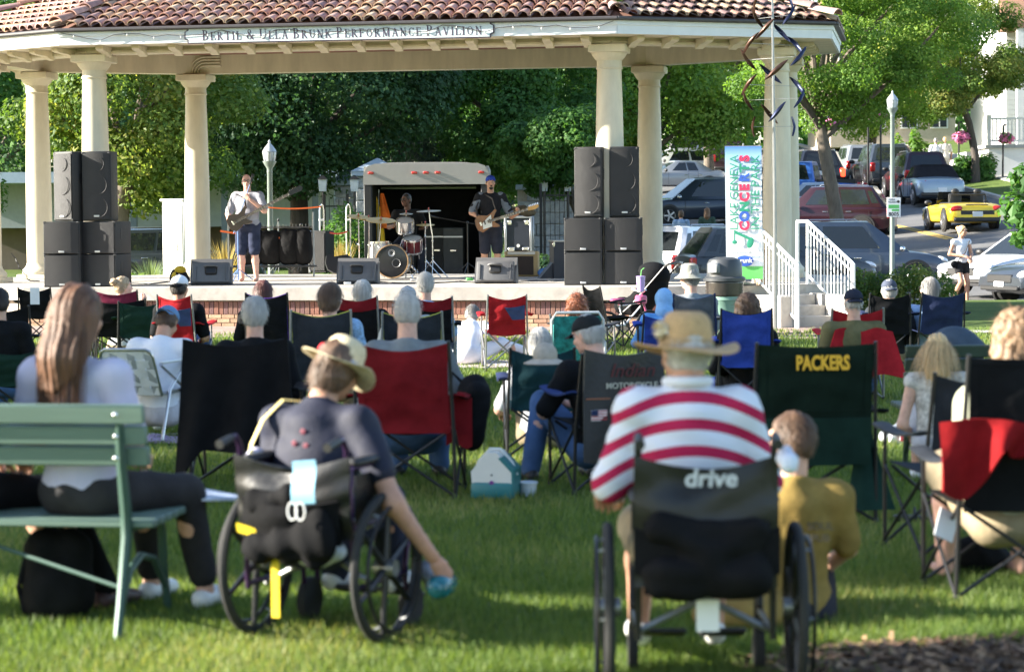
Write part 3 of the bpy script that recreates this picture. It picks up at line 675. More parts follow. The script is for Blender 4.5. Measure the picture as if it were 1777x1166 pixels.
for p, k in (((1068, -2), 1),):
    c = at(1066, 2, 14); tw = thing('overhanging_branch', 'bright green leaf sprig hanging into the top of the picture', 'branch', (c.x, c.y, c.z))
    v, f, tone = leafcloud([((0, 0, .05), (.07, .07, .035)), ((.05, 0, .06), (.06, .06, .03)), ((-.05, .02, .07), (.06, .06, .03))], 46, .085, 5, 1.0, .2); leaf_obj('leaves', v, f, tone, LM['lime'], tw)
    MB().tube([(0, 0, .05), (.1, 0, .2), (.8, .4, .55), (2.6, .8, .7), (4.2, 1.0, .2), (4.6, 1, -1.2), (4.7, 1, -c.z)], [.004, .008, .02, .05, .09, .14, .17], 8).build('limb', BARK, tw)
# shade trees beyond the picture's left side
for i, (x, y, z, r_, n_, lb) in enumerate(((-12, 7.5, 7.0, (1.5, 1.1, 1.25), 9000, 'shade tree standing off beside the nearest lawn'), (-13.5, 12.5, 6.4, (2.8, 2.6, 3.9), 24000, 'shade tree standing off beside the lawn near the benches'), (-19, 19.4, 8.6, (3.2, 3.2, 4.6), 26000, 'shade tree standing off beside the middle of the lawn'), (-25, 29.0, 9.6, (3.0, 1.2, 3.0), 8000, 'shade tree standing off beside the lawn towards the stage'))):
    tree(lb, (x, y, 0), (x, y, z), r_, 60, n_, .22, LM['mid'], 40 + i, .22, group='shade trees beside the lawn')
# ================================================================ shrubs by the stage
def bushat(name, label, px, py, S, wd, ht, n, size, mats, seed, k=8, group=None):
    g = random.Random(seed); p = spot(px, S); zb = terr(p.x, p.y); cl = []
    for i in range(k):
        x = (i + .5) / k - .5; cl.append(((x * wd, g.uniform(-.25, .25), ht * g.uniform(.45, .72)), (wd / k * g.uniform(.7, 1.1), .35, ht * g.uniform(.25, .38))))
        cl.append(((x * wd + g.uniform(-.1, .1), g.uniform(-.25, .25), ht * .25), (wd / k * .9, .35, ht * .25)))
    t = thing(name, label, 'bush', (p.x, p.y, zb), 0, group); v, f, tone = leafcloud(cl, n, size, seed, .2, .5); leaf_obj('foliage', v, f, tone, mats, t)
    for i in range(5): MB().tube([((i - 2) * wd / 7, 0, -.05), ((i - 2) * wd / 5, .05, ht * .6)], [.02, .008], 5).build('stem', BARKD, t)
bushat('leafy_bush', 'rounded green bush beside the stair railing', 1560, 0, 96, 1.75, .78, 7000, .055, LM['warm'], 51)
bushat('leafy_bush', 'yellow-green low shrub behind the speaker stack', 232, 0, 85, .7, .75, 2500, .06, LM['lime'], 52, 4)
bushat('leafy_bush', 'clipped dark green hedge below the iron fence', 955, 0, 70, 2.2, .95, 6000, .07, LM['dark'], 53)
bushat('leafy_bush', 'green shrub growing beside the gate behind the drummer', 605, 0, 72, 1.2, 2.0, 5000, .08, LM['mid'], 54, 5)
bushat('leafy_bush', 'yellow flowering low plants behind the bass player', 392, 0, 83, .7, .75, 2500, .06, LM['lime'], 55, 4)
bushat('leafy_bush', 'rounded green shrub by the far porch steps', 1580, 0, 40, 1.4, 2.2, 3000, .16, LM['lime'], 56, 4)
bushat('leafy_bush', 'low dark green shrub by the far white porch', 1690, 0, 42, 1.6, 1.2, 2500, .15, LM['mid'], 57, 4)
def grass_tuft(label, px, S, n, ht, spread, mat, seed):
    p = spot(px, S); t = thing('ornamental_grass', label, 'plant', (p.x, p.y, 0), 0, 'ornamental grasses behind the stage'); g = random.Random(seed); b = MB()
    for i in range(n):
        a = g.uniform(0, 6.28); r_ = g.random() * spread; x, y = r_ * .4 * math.cos(a), r_ * .4 * math.sin(a); h = ht * g.uniform(.6, 1)
        q = V((math.cos(a), math.sin(a), 0)); s_ = V((-q.y, q.x, 0)) * .008; o = V((x, y, 0)); m = o + q * r_ * .4 + V((0, 0, h * .7)); e = o + q * r_ * 1.1 + V((0, 0, h))
        b.add([o - s_, o + s_, m + s_, m - s_, e], [[0, 1, 2, 3], [3, 2, 4]])
    b.build('blades', mat, t, False)
GRS, STRAW = leafmat('grass_grey', (.16, .22, .14)), leafmat('grass_straw', (.34, .27, .12))
grass_tuft('grey-green ornamental grass between speaker stack and white cabinet', 262, 84, 260, .95, .5, GRS, 1)
grass_tuft('straw-coloured plume grass behind the black amplifier rack', 592, 80, 220, 1.3, .32, STRAW, 2)
grass_tuft('straw-coloured plume grass beside the white column', 392, 84, 160, 1.35, .35, STRAW, 3)
# ================================================================ cars
GLASS = mk('car_glass', (.015, .018, .02), .05, var=0, spec=.8); RUB = mk('tyre', (.02, .02, .02), .85, var=.2); BLK = mk('black_plastic', (.02, .02, .021), .5, var=.1)
CHR = mk('chrome', (.75, .75, .76), .15, 1.0, var=0); ALU = mk('alloy', (.5, .5, .52), .3, .9, var=.05); RED = mk('tail_red', (.45, .015, .012), .2, var=0, coat=.5); REDL = mk('tail_lit', (.9, .03, .01), .3, var=0, emit=2.2); HEAD = mk('headlamp', (.75, .77, .8), .12, var=0, coat=.6); AMB = mk('amber', (.8, .3, .02), .3, var=0)
PLATE = mk('plate', (.72, .74, .76), .5, var=.1, scale=40)
CARS = {  # L W H, belt z, hood z, [greenhouse: ws base, roof front, roof rear, rear base], body stations
 'suv': (4.7, 1.88, 1.72, 1.05, (.95, .28, -1.75, -2.22), 1.0, 1.02), 'van': (5.1, 1.98, 1.76, 1.0, (1.55, .55, -2.1, -2.45), .98, .98), 'sedan': (4.7, 1.82, 1.45, .92, (.95, .15, -1.0, -1.75), .88, .98),
 'beetle': (4.2, 1.8, 1.45, .98, (.75, .2, -.75, -1.35), .90, .92), 'roadster': (3.9, 1.7, 1.2, .82, None, .80, .84), 'truck': (5.6, 2.0, 1.9, 1.12, (1.0, .35, -.9, -1.05), 1.1, 1.1)}
def car(kind, label, loc, head, col, top=None, lit=False, cat='car', group='cars on the street and car park', name='parked_car', sc_=1.0):
    L_, W_, H_, zb, gh, zh, zt = CARS[kind]; t = thing(name, label, cat, loc, R(head), group); t.scale = (sc_,) * 3
    hl, hw = L_ / 2, W_ / 2; wr = .33 if kind in ('sedan', 'beetle', 'roadster') else .37; xf, xr = hl - .88, -hl + .92
    # lower body loft
    def belt(x):
        f = x / hl
        if gh and gh[3] - .1 < x < gh[0]: return zb
        if x >= 0:
            a = (gh[0] if gh else .7); q = min(1, max(0, (x - a) / (hl - a))); return zh * (1 - .0) * (1 - .26 * q ** 2.6) + (zb - zh) * (1 - min(1, q * 4))
        a = -(gh[3] if gh else -1.0); q = min(1, max(0, (-x - a) / max(.05, hl - a))); return zt * (1 - .10 * q ** 2)
    xs = [-hl, -hl + .04, -hl + .16, -hl + .45] + [xr + .0, xr + .5, -.3, .3, xf - .5, xf] + [hl - .5, hl - .22, hl - .07, hl]
    rings = []
    for x in xs:
        q = abs(x) / hl; wv = hw * (1 - .05 * q ** 3 - (.16 if q > .995 else .07 if q > .97 else .015 if q > .9 else 0)); z1 = belt(x); z0 = .22 + (.12 if q > .97 else .05 if q > .9 else 0)
        if q > .995: z1 = z0 + (z1 - z0) * .78
        elif q > .97: z1 = z0 + (z1 - z0) * .93
        zm = z0 + (z1 - z0) * .55
        half = [(0, z0), (wv * .82, z0), (wv * .96, z0 + .07), (wv * .995, zm - .12), (wv, zm), (wv * .985, z1 - .10), (wv * .94, z1 - .03), (wv * .84, z1), (wv * .4, z1 + .025), (0, z1 + .03)]
        rings.append([(x, y, z) for y, z in half] + [(x, -y, z) for y, z in half[-2:0:-1]])
    b = MB(); n = len(rings[0]); vs = [p for r_ in rings for p in r_]
    b.add(vs, [[i * n + k, i * n + (k + 1) % n, (i + 1) * n + (k + 1) % n, (i + 1) * n + k] for i in range(len(xs) - 1) for k in range(n)] + [list(range(n)), list(range((len(xs) - 1) * n, len(xs) * n))])
    body = b.build('body', col, t, ang=32)
    tm = top or col
    if gh:
        x0, x1, x2, x3 = gh; rw = hw * .74; bw = hw * .93; zt0 = zb - .03
        g_ = MB(); mid = (x1 + x2) / 2
        st = [(x0, zt0, bw * .94, None), (x1, H_ - .045, rw * .92, 1), (x1 - .25, H_ - .01, rw, 1), (mid, H_, rw, 1), (x2 + .25, H_ - .015, rw, 1), (x2, H_ - .06, rw * .92, 1), (x3, zt0, bw * .94, None)]
        vs = []; 
        lo = [(x0, bw * .94), (x1 * .6 + x0 * .4, bw), (mid, bw), (x2, bw), (x2 * .3 + x3 * .7, bw), (x3, bw * .95)]
        ring_lo = [(x, y, zt0) for x, y in lo] + [(x, -y, zt0) for x, y in lo[::-1]]
        hi = [(x1 + .02, rw * .86, H_ - .05), (x1 - .22, rw, H_ - .03), (mid, rw, H_ - .02), (x2 + .25, rw, H_ - .035), (x2 + .08, rw, H_ - .05), (x2, rw * .86, H_ - .065)]
        ring_hi = hi + [(x, -y, z) for x, y, z in hi[::-1]]
        hi2 = [(x * .97 + .03 * mid, y * .8, H_ + .0) for x, y, z in hi]; ring_t = hi2 + [(x, -y, z) for x, y, z in hi2[::-1]]
        m = len(ring_lo); g_.add(ring_lo + ring_hi + ring_t, [[k, (k + 1) % m, m + (k + 1) % m, m + k] for k in range(m)] + [[m + k, m + (k + 1) % m, 2 * m + (k + 1) % m, 2 * m + k] for k in range(m)] + [list(range(2 * m, 3 * m))])
        g_.build('cabin', tm, t, ang=35)
        def glassq(nm, pts):   # proud pane
            c = sum((V(p) for p in pts), V()) / len(pts); nrm = (V(pts[1]) - V(pts[0])).cross(V(pts[2]) - V(pts[0])).normalized()
            if nrm.dot(c - V((mid, 0, zb))) < 0: nrm = -nrm
            up = [V(p) + nrm * .006 for p in pts]; dn = [V(p) - nrm * .01 for p in pts]; k = len(pts)
            MB().add(up + dn, [list(range(k)), list(range(k, 2 * k))[::-1]] + [[i, (i + 1) % k, k + (i + 1) % k, k + i] for i in range(k)]).build(nm, GLASS, t, False)
        def lerp3(a, b, q): return tuple(a[i] + (b[i] - a[i]) * q for i in range(3))
        def pane(nm, A, B, C_, D_, m0=.06, m1=.08):  # A,B bottom; D,C top
            ab = lambda q0, q1: lerp3(lerp3(A, B, q0), lerp3(D_, C_, q0), q1)
            glassq(nm, [ab(m0, m1), ab(1 - m0, m1), ab(1 - m0, 1 - m1), ab(m0, 1 - m1)])
        pane('windscreen', (x0, bw * .94, zt0), (x0, -bw * .94, zt0), (x1 + .02, -rw * .86, H_ - .05), (x1 + .02, rw * .86, H_ - .05))
        if not top: pane('rear_window', (x3, bw * .95, zt0), (x3, -bw * .95, zt0), (x2, -rw * .86, H_ - .065), (x2, rw * .86, H_ - .065), .09, .12)
        for s_ in (1, -1):
            q = lambda x, y, z: (x, s_ * y, z)
            xa, xb, xc = x1 * .6 + x0 * .4, mid, x2
            pane('side_window', q(xa, bw, zt0), q(xb, bw, zt0), q(xb + .1, rw, H_ - .02), q(x1 - .22, rw, H_ - .03), .05, .14)
            pane('side_window', q(xb, bw, zt0), q(xc, bw, zt0), q(x2 + .25, rw, H_ - .035), q(xb + .1, rw, H_ - .02), .05, .14)
            if kind in ('suv', 'van'): pane('side_window', q(xc, bw, zt0), q(x2 * .3 + x3 * .7, bw, zt0), q(x2 + .08, rw, H_ - .05), q(x2 + .25, rw, H_ - .035), .12, .2)
        if kind in ('suv', 'van'):
            for s_ in (1, -1): MB().tube([(x1 - .3, s_ * rw * .88, H_ + .0), (x1 - .35, s_ * rw * .88, H_ + .04), (x2 + .35, s_ * rw * .88, H_ + .035), (x2 + .3, s_ * rw * .88, H_ - .01)], .016, 6).build('roof_rail', ALU, t)
        if kind == 'truck': MB().box((-hl + .95, 0, zb - .02), (1.5, W_ * .8, .2)).build('bed', BLK, t, False)
    else:
        MB().box((-.25, 0, zb + .015), (1.35, W_ * .74, .09), bev=.04).build('cockpit', BLK, t)
        MB().sheet(lambda u, v: (.55 - .32 * v + .08 * math.cos((u - .5) * 3) , (u - .5) * W_ * .8, zb - .02 + .42 * v), 8, 3, .012).build('windscreen', GLASS, t)
        for s_ in (.36, -.36):
            MB().box((-.55, s_, zb + .13), (.14, .42, .42), bev=.06, seg=2).build('seat', BLK, t); MB().ell((-.6, s_, zb + .4), (.07, .13, .1)).build('headrest', BLK, t)
        MB().tube([(-.8, -.6, zb), (-.82, -.55, zb + .3), (-.82, .55, zb + .3), (-.8, .6, zb)], .03, 8).build('roll_bar', BLK, t)
    rimg = None
    for x in (xf, xr):
        for s_ in (1, -1):
            MB().lathe([(wr + .055, s_ * (hw - .06)), (wr + .06, s_ * (hw + .006)), (.02, s_ * (hw + .007))], (x, 0, wr), 22, (-math.pi / 2, 0, 0)).build('wheel_arch', BLK, t)
            wl = MB().lathe([(wr * .62, -.1), (wr * .95, -.1), (wr, -.07), (wr, .07), (wr * .95, .1), (wr * .62, .1)], (x, s_ * (hw - .08), wr), 22, (-math.pi / 2, 0, 0)).build('wheel', RUB, t)
            r_ = MB().lathe([(wr * .64, s_ * .085), (wr * .6, s_ * .105), (wr * .54, s_ * .08), (.02, s_ * .085)], (x, s_ * (hw - .075), wr), 20, (-math.pi / 2, 0, 0))
            for k in range(5):
                a = k * 1.2566; r_.box((x + math.cos(a) * wr * .32, s_ * (hw + .015), wr + math.sin(a) * wr * .32), (wr * .55, .025, .06), (0, -a, 0))
            r_.build('rim', ALU, wl)
    tl = REDL if lit else RED
    for s_ in (1, -1):
        if kind in ('suv', 'van', 'truck'): MB().box((-hl + .06, s_ * hw * .84, zt * .82), (.16, .2, .34), bev=.04).build('tail_light', tl, t)
        elif kind == 'beetle': MB().ell((-hl + .14, s_ * hw * .66, .72), (.12, .2, .13)).build('tail_light', tl, t)
        else: MB().ell((-hl + .1, s_ * hw * .72, .66), (.12, .24, .11)).build('tail_light', tl, t)
        MB().ell((hl - .17, s_ * hw * .72, .66 if H_ < 1.6 else .78), (.17, .2, .085), (0, .3, 0)).build('headlight', HEAD, t)
        if gh or kind == 'roadster': MB().ell(((gh[0] - .25) if gh else .55, s_ * (hw + .09), zb + .06), (.08, .12, .08)).build('wing_mirror', BLK if kind != 'van' else CHR, t)
        if kind != 'roadster' and gh:
            for xd in ((gh[0] + gh[1]) / 2 - .1, -.25): MB().box((xd - .75, s_ * (hw + .004), zb - .16), (.18, .03, .03), bev=.01).build('door_handle', CHR, t)
            for xd in (gh[1] * .5 + gh[0] * .5, (gh[1] + gh[2]) / 2, gh[2] + .1): MB().box((xd, s_ * (hw - .0), .62), (.008, .014, .62)).build('door_seam', BLK, t, False)
    MB().box((hl - .03, 0, .56 if H_ < 1.6 else .66), (.09, W_ * .46, .18), bev=.02).build('grille', BLK, t); MB().box((hl - .02, 0, .36), (.1, W_ * .7, .1), bev=.02).build('air_intake', BLK, t)
    MB().box((-hl - .012, 0, .5 if kind != 'suv' else .82), (.02, .32, .16), bev=.004).build('number_plate', PLATE, t); MB().box((hl + .01, 0, .42), (.03, .32, .16), bev=.004).build('number_plate', PLATE, t)
    MB().box((-hl + .06, 0, .34), (.16, W_ * .86, .16), bev=.04).build('bumper', BLK, t)
    if kind in ('roadster',): MB().box((-hl + .015, 0, .55), (.05, 1.1, .16), bev=.03).build('vent_panel', BLK, t); MB().box((-hl + .12, 0, zt - .06), (.1, .7, .05), bev=.01).build('spoiler_slot', BLK, t)
    return t
def cp(px, Y): x = (px - IW / 2) / F * Y; return tz(x, Y)
pk = lambda px, py: tuple(tgnd(px, py))
P_ = paint
car('roadster', 'small yellow open-top sports car driving up the street', pk(1668, 399), 94, P_('car_yellow', (.72, .52, .03)), name='sports_car')
car('beetle', 'pale blue rounded convertible with a black fabric roof parked in line', pk(1614, 354), 92, P_('car_paleblue', (.26, .34, .44)), top=fab('soft_top', (.015, .015, .018)), lit=False)
car('suv', 'dark maroon SUV parked just beyond the pale blue convertible', pk(1588, 342), 92, P_('car_plum', (.03, .012, .018)), lit=False)
car('suv', 'big dark grey SUV parked beside the lamp post', pk(1530, 330), 92, P_('car_slate', (.045, .055, .07)), sc_=1.08)
car('suv', 'silver SUV farthest along the row of parked cars', pk(1487, 322), 92, P_('car_silver', (.28, .30, .33)))
car('suv', 'black SUV with glowing brake lights seen between column and tree', pk(1412, 338), 91, P_('car_black', (.012, .012, .015)), lit=True, sc_=1.06)
car('suv', 'dark red crossover parked behind the rough tree trunk', cp(1428, 76), 163, P_('car_maroon', (.028, .004, .009)))
car('sedan', 'silver-blue car parked behind the dark red crossover', cp(1405, 83), 163, P_('car_silverblue', (.2, .26, .33)))
car('truck', 'bright blue pickup parked behind the silver-blue car', cp(1375, 90), 163, P_('car_blue', (.03, .12, .42)))
car('van', 'blue-grey minivan parked close behind the white stair railing', cp(1462, 58.5), 3, P_('car_steel', (.055, .075, .11)))
car('suv', 'white SUV with red markings parked behind the trash can', cp(1226, 60), 48, P_('car_white', (.75, .75, .76)))
car('suv', 'dark grey SUV half hidden behind the concert banner', cp(1345, 56), 12, P_('car_grey', (.04, .045, .05)))
car('sedan', 'light blue-grey car with arched roof beside the cream column', cp(1172, 68), 176, P_('car_sky', (.22, .28, .36)))
car('van', 'dark blue minivan across the car park behind the strolling women', pk(1222, 391), 193, P_('car_navy', (.025, .035, .055)))
car('sedan', 'silver sedan parked above the dark blue minivan', pk(1172, 332), 190, P_('car_silver', (.28, .30, .33)))
car('suv', 'white car roof showing above the silver sedan', pk(1168, 318), 190, P_('car_white', (.75, .75, .76)))
car('truck', 'black pickup with red brake lights under the lime tree', pk(1188, 300), 88, P_('car_black', (.012, .012, .015)), lit=True)
car('suv', 'light grey SUV with brake lights next to the black pickup', pk(1232, 302), 88, P_('car_slate', (.045, .055, .07)), lit=True)
car('suv', 'dark car at the banner top edge up the street', pk(1262, 305), 88, P_('car_plum', (.03, .012, .018)))
car('sedan', 'white sedan facing the lawn behind the standing woman', cp(1792, 54), 214, P_('car_white', (.75, .75, .76)))
car('sedan', 'grey sedan with a rounded chrome grille at the picture edge', cp(1885, 50.5), 206, P_('car_gunmetal', (.05, .06, .075)))
car('suv', 'dark hatchback parked behind the white cabinet', cp(318, 57), 4, P_('car_slate', (.045, .055, .07)), sc_=.86)
# ================================================================ buildings
SID = mk('white_siding', (.72, .71, .68), .6, var=.05); STONE = ground_mat('pale_stone', (.34, .35, .36), (.46, .47, .48), (.26, .27, .28), 3, 12, .5, 30); SHING = mk('brown_shingle', (.22, .12, .08), .9, var=.25, scale=25); TAN = mk('tan_wall', (.48, .40, .30), .8, var=.1); WIN = mk('dark_window', (.03, .035, .04), .1, var=0); CAPB = mk('slate_cap', (.36, .44, .52), .5, var=.1); IRON = mk('black_iron', (.015, .015, .016), .45, .3, var=.1)
def windows(parent, fmt, rows, y, wd, ht, axis='y'):
    for x, z in rows:
        f_ = MB().box((x, y, z), (wd + .16, .08, ht + .16)).build('window', SID, parent, False); MB().box((x, y - .03, z), (wd, .05, ht)).build('pane', WIN, f_, False)
        MB().box((x, y - .05, z), (.05, .05, ht)).build('mullion', SID, f_, False)
h = tz(27.3, 104); hs = thing('white_house', 'tall white clapboard house with brown roof edge at the picture corner', 'house', h, 0)
MB().box((0, 4, 5.5), (10, 8, 11.2)).build('wall', SID, hs, False)
for k in range(48): MB().box((0, -.015, .3 + k * .22), (10.02, .03, .19)).build('siding_board', SID, hs, False)
MB().box((-5.015, 4, 5.5), (.02, 8, 11)).build('side_wall', SID, hs, False)
rf = MB().prism([(-6, -.8), (6, -.8), (6, 9), (-6, 9)], 11.0, 11.3).build('roof', SHING, hs, False); MB().prism([(-6, 11.3), (0, 14.5), (6, 11.3)], -.8, 9, 'y').build('gable', SHING, rf, False)
MB().box((0, -.85, 11.05), (12, .08, .42)).build('fascia', SID, rf, False)
windows(hs, 0, [(-3, 8.2), (0, 8.2), (3, 8.2), (-3, 4.6), (0, 4.6)], -.03, 1.1, 1.9)
MB().add([(-5.4, -3, 5.6), (5.4, -3, 5.6), (5.4, 0, 7.0), (-5.4, 0, 7.0), (-5.4, -3, 5.4), (5.4, -3, 5.4), (5.4, 0, 5.4), (-5.4, 0, 5.4)], [[0, 1, 2, 3], [0, 1, 5, 4], [0, 3, 7, 4], [1, 2, 6, 5], [4, 5, 6, 7]]).build('porch_roof', SHING, hs, False)
for x in (-5, -1.8, 1.8, 5): MB().box((x, -2.7, 2.8), (.28, .28, 5.2)).build('porch_post', SID, hs, False)
# porch deck with white railing
h = tz(20.6, 96); dk = thing('white_porch', 'white railed porch deck on a lattice base beside the thin tree', 'porch', h, 0)
MB().box((2.5, 1.5, .6), (6.5, 3, 1.2)).build('base', SID, dk, False); MB().box((2.5, 1.5, 1.27), (6.8, 3.2, .14)).build('floor', mk('grey_deck', (.35, .36, .36), .7), dk, False)
for x in (-.75, 1.0, 2.75, 4.5): MB().box((x, -.05, 1.95), (.16, .16, 1.25)).build('post', SID, dk, False)
MB().box((2.5, -.05, 2.42), (6.6, .1, .09)).build('top_rail', SID, dk, False); MB().box((2.5, -.05, 1.5), (6.6, .08, .08)).build('bottom_rail', SID, dk, False)
for k in range(40): MB().box((-.6 + k * .16, -.05, 1.96), (.05, .05, .9)).build('baluster', SID, dk, False)
for k in range(4): MB().box((-1.4 - .3 * k, 1.5, 1.05 - .3 * k - .12), (.34, 2.0, .28)).build('step', mk('grey_deck', (.35, .36, .36), .7), dk, False)
PINK = mk('pink_petals', (.62, .16, .32), .6, var=.2)
for px, py, Y, sc_2 in ((1668, 238, 95, .34), (1510, 205, 90, .34), (1440, 214, 92, .24), (1532, 200, 88, .16), (1745, 240, 95, .3)):
    p = at(px, py, Y); fb = thing('flower_basket', 'hanging basket of pink flowers %s' % {1668: 'above the white porch rail', 1510: 'beside the lamp post head', 1440: 'left of the lamp, near the locust trunk', 1532: 'tucked close against the lamp glass', 1745: 'at the far end of the white porch'}[px], 'flower basket', p, 0, 'pink hanging flower baskets')
    v, f, tone = leafcloud([((0, 0, 0), (sc_2, sc_2, sc_2 * .7))], 260, .16, px, .2, .3); leaf_obj('flowers', v, f, tone, [PINK, LM['mid'][1]], fb, (.62,))
    MB().lathe([(.05, -.5 * sc_2), (sc_2 * .7, -.1)], n=10).build('basket', BARKD, fb); MB().tube([(0, 0, 0), (0, 0, sc_2 * 1.8)], .015, 5).build('chain', IRON, fb)
    MB().tube([(0, 0, sc_2 * 1.8), (0, .5, sc_2 * 1.8), (0, .5, -6 if Y < 95 else -3)], .04, 6).build('hook_post', IRON, fb)
# tan building up the hill
h = tz(21.5, 130); tb = thing('tan_building', 'tan building with tall dark windows glimpsed through the street trees', 'building', h, 0)
MB().box((0, 5, 4.0), (7, 10, 8)).build('wall', TAN, tb, False); MB().box((0, 4.6, 8.2), (7.6, 11, .5)).build('roof', SHING, tb, False)
windows(tb, 0, [(-2.6, 2.2), (-.9, 2.2), (.9, 2.2), (2.6, 2.2), (-2.6, 5.8), (-.9, 5.8), (.9, 5.8), (2.6, 5.8)], -.03, .8, 2.2)
# grey low building behind the left trees
p = spot(240, 52); gb = thing('grey_pavilion', 'low pale grey building with porch posts seen under the maple', 'building', (p.x, p.y, 0), 0)
GRY = mk('pale_grey_wall', (.34, .38, .42), .7, var=.08)
MB().box((0, 4, 2.2), (13, 6, 1.5)).build('wall', GRY, gb, False); MB().box((0, 3, 3.1), (14.5, 9, .35)).build('roof', CAPB, gb, False); MB().box((0, 5, .8), (13, 4, 1.6)).build('lower_wall', mk('brown_wall', (.16, .13, .11), .8), gb, False)
for x in (-6, -3, 0, 3, 6): MB().box((x, -.6, 1.5), (.2, .2, 3.0)).build('post', mk('slate_post', (.12, .15, .18), .6), gb, False)
pm = along([(-24, 66), (2, 66)], 2.0, .02, .01).build('path', M_CONC, None, False); pm['kind'] = 'structure'
# stone gate piers
def pier(px, S, wd, ht, label):
    p = spot(px, S); t = thing('stone_pier', label, 'pillar', (p.x, p.y, terr(p.x, p.y)), 0, 'stone gate piers behind the stage')
    MB().box((0, 0, .01 * ht), (wd * 1.0, wd, .02)).build('footing', STONE, t, False)
    n = int(ht / .3)
    for k in range(n): MB().box((0, 0, (k + .5) * ht / n), (wd * (1 - .01 * (k % 2)), wd * (1 - .01 * (k % 3)), ht / n - .015), bev=.02).build('stone_course', STONE, t, False)
    MB().box((0, 0, ht + .07), (wd * 1.22, wd * 1.22, .14), bev=.02).build('cornice', CAPB, t, False); MB().box((0, 0, ht + .30), (wd * 1.25, wd * 1.25, .34), taper=(.03, .03)).build('cap', CAPB, t, False)
pier(658, 68, 1.05, 2.75, 'wide pale stone gate pier with pyramid cap beside the trailer'); pier(612, 66, .8, 2.55, 'narrower pale stone gate pier beside the shrub')
p = spot(986, 64); sw = thing('stone_wall', 'pale stone wall of squared blocks behind the iron fence', 'wall', (p.x, p.y, terr(p.x, p.y)), 0)
for r_ in range(8):
    for k in range(5): MB().box((-1.1 + k * .5 + (.25 if r_ % 2 else 0), 0, .16 + r_ * .31), (.485, .4 + rnd.uniform(0, .03), .295), bev=.015).build('stone', STONE, sw, False)
MB().box((.0, .02, 1.25), (2.7, .3, 2.48)).build('core', M_MORT, sw, False); MB().box((.05, 0, 2.55), (2.9, .55, .14), bev=.02).build('coping', CAPB, sw, False)
def ironfence(px0, px1, S, ht, label, step=.12):
    a, b_ = spot(px0, S), spot(px1, S); zb = terr(a.x, a.y); t = thing('iron_fence', label, 'fence', (a.x, a.y, zb), 0, 'black iron fences behind the stage'); Ln = b_.x - a.x
    for z in (.2, ht - .2): MB().box((Ln / 2, 0, z), (Ln, .03, .035)).build('rail', IRON, t, False)
    for k in range(int(Ln / step) + 1): MB().tube([(k * step, 0, .05), (k * step, 0, ht - .05), (k * step, 0, ht)], [.009, .009, .002], 5).build('picket', IRON, t)
    for x in (0, Ln): MB().box((x, 0, ht / 2 + .05), (.07, .07, ht + .1)).build('post', IRON, t, False)
ironfence(940, 1000, 68, 2.45, 'black iron picket fence in front of the stone wall'); ironfence(565, 605, 70, 2.2, 'short black iron gate panel behind the orange straps')
for px, S in ((944, 67), (985, 67), (560, 69), (615, 69)):
    p = at(px, 322, F / S); t = thing('wall_lantern', 'small black lantern %s' % {944: 'over the near end of the iron fence', 985: 'over the stone wall', 560: 'over the iron gate panel', 615: 'on the narrower gate pier'}[px], 'lantern', p, 0, 'lanterns by the stone gate')
    MB().box((0, 0, 0), (.17, .17, .3), taper=(1.25, 1.25)).build('glass', mk('lantern_glass', (.5, .55, .6), .2), t, False); MB().box((0, 0, .2), (.26, .26, .1), taper=(.2, .2)).build('cap', IRON, t, False)
    MB().tube([(0, 0, -.14), (0, 0, -1.8)], .03, 6).build('post', IRON, t)
# far masses that close the view
v, f, tone = leafcloud([((x, 190 + rnd.uniform(-15, 15), 6 + rnd.uniform(0, 5) + max(0, min(6, x * .1))), (9, 6, 9)) for x in range(-75, 90, 6)], 60000, .7, 77, .2, .6)
leaf_obj('far_woods', v, f, tone, LM['mid'], None)['kind'] = 'stuff'
# ================================================================ people
SK = {k: mk('skin_' + k, c, .5, var=.16, scale=18, bump=.15, bscale=60, spec=.35) for k, c in dict(fair=(.62, .36, .26), tan=(.50, .27, .18), pink=(.66, .38, .29), brown=(.13, .062, .04)).items()}
HR = {k: mk('hair_' + k, c, .5, var=.35, scale=40, bump=.6, bscale=90, stretch=(1, 1, .12)) for k, c in dict(white=(.46, .44, .41), grey=(.25, .235, .22), brown=(.10, .055, .03), chestnut=(.17, .085, .04), blonde=(.62, .42, .2), red=(.24, .075, .03), dark=(.03, .022, .018), auburn=(.09, .03, .022), sandy=(.36, .26, .16), sandydark=(.24, .15, .085)).items()}
DARK = mk('eye_dark', (.02, .015, .012), .3, var=0); LIP = mk('lip', (.35, .12, .1), .5, var=0); EYEW = mk('eye_white', (.75, .74, .72), .3, var=0)
RX = lambda a: Matrix.Rotation(a, 3, 'X'); RY = lambda a: Matrix.Rotation(a, 3, 'Y'); RZ = lambda a: Matrix.Rotation(a, 3, 'Z')
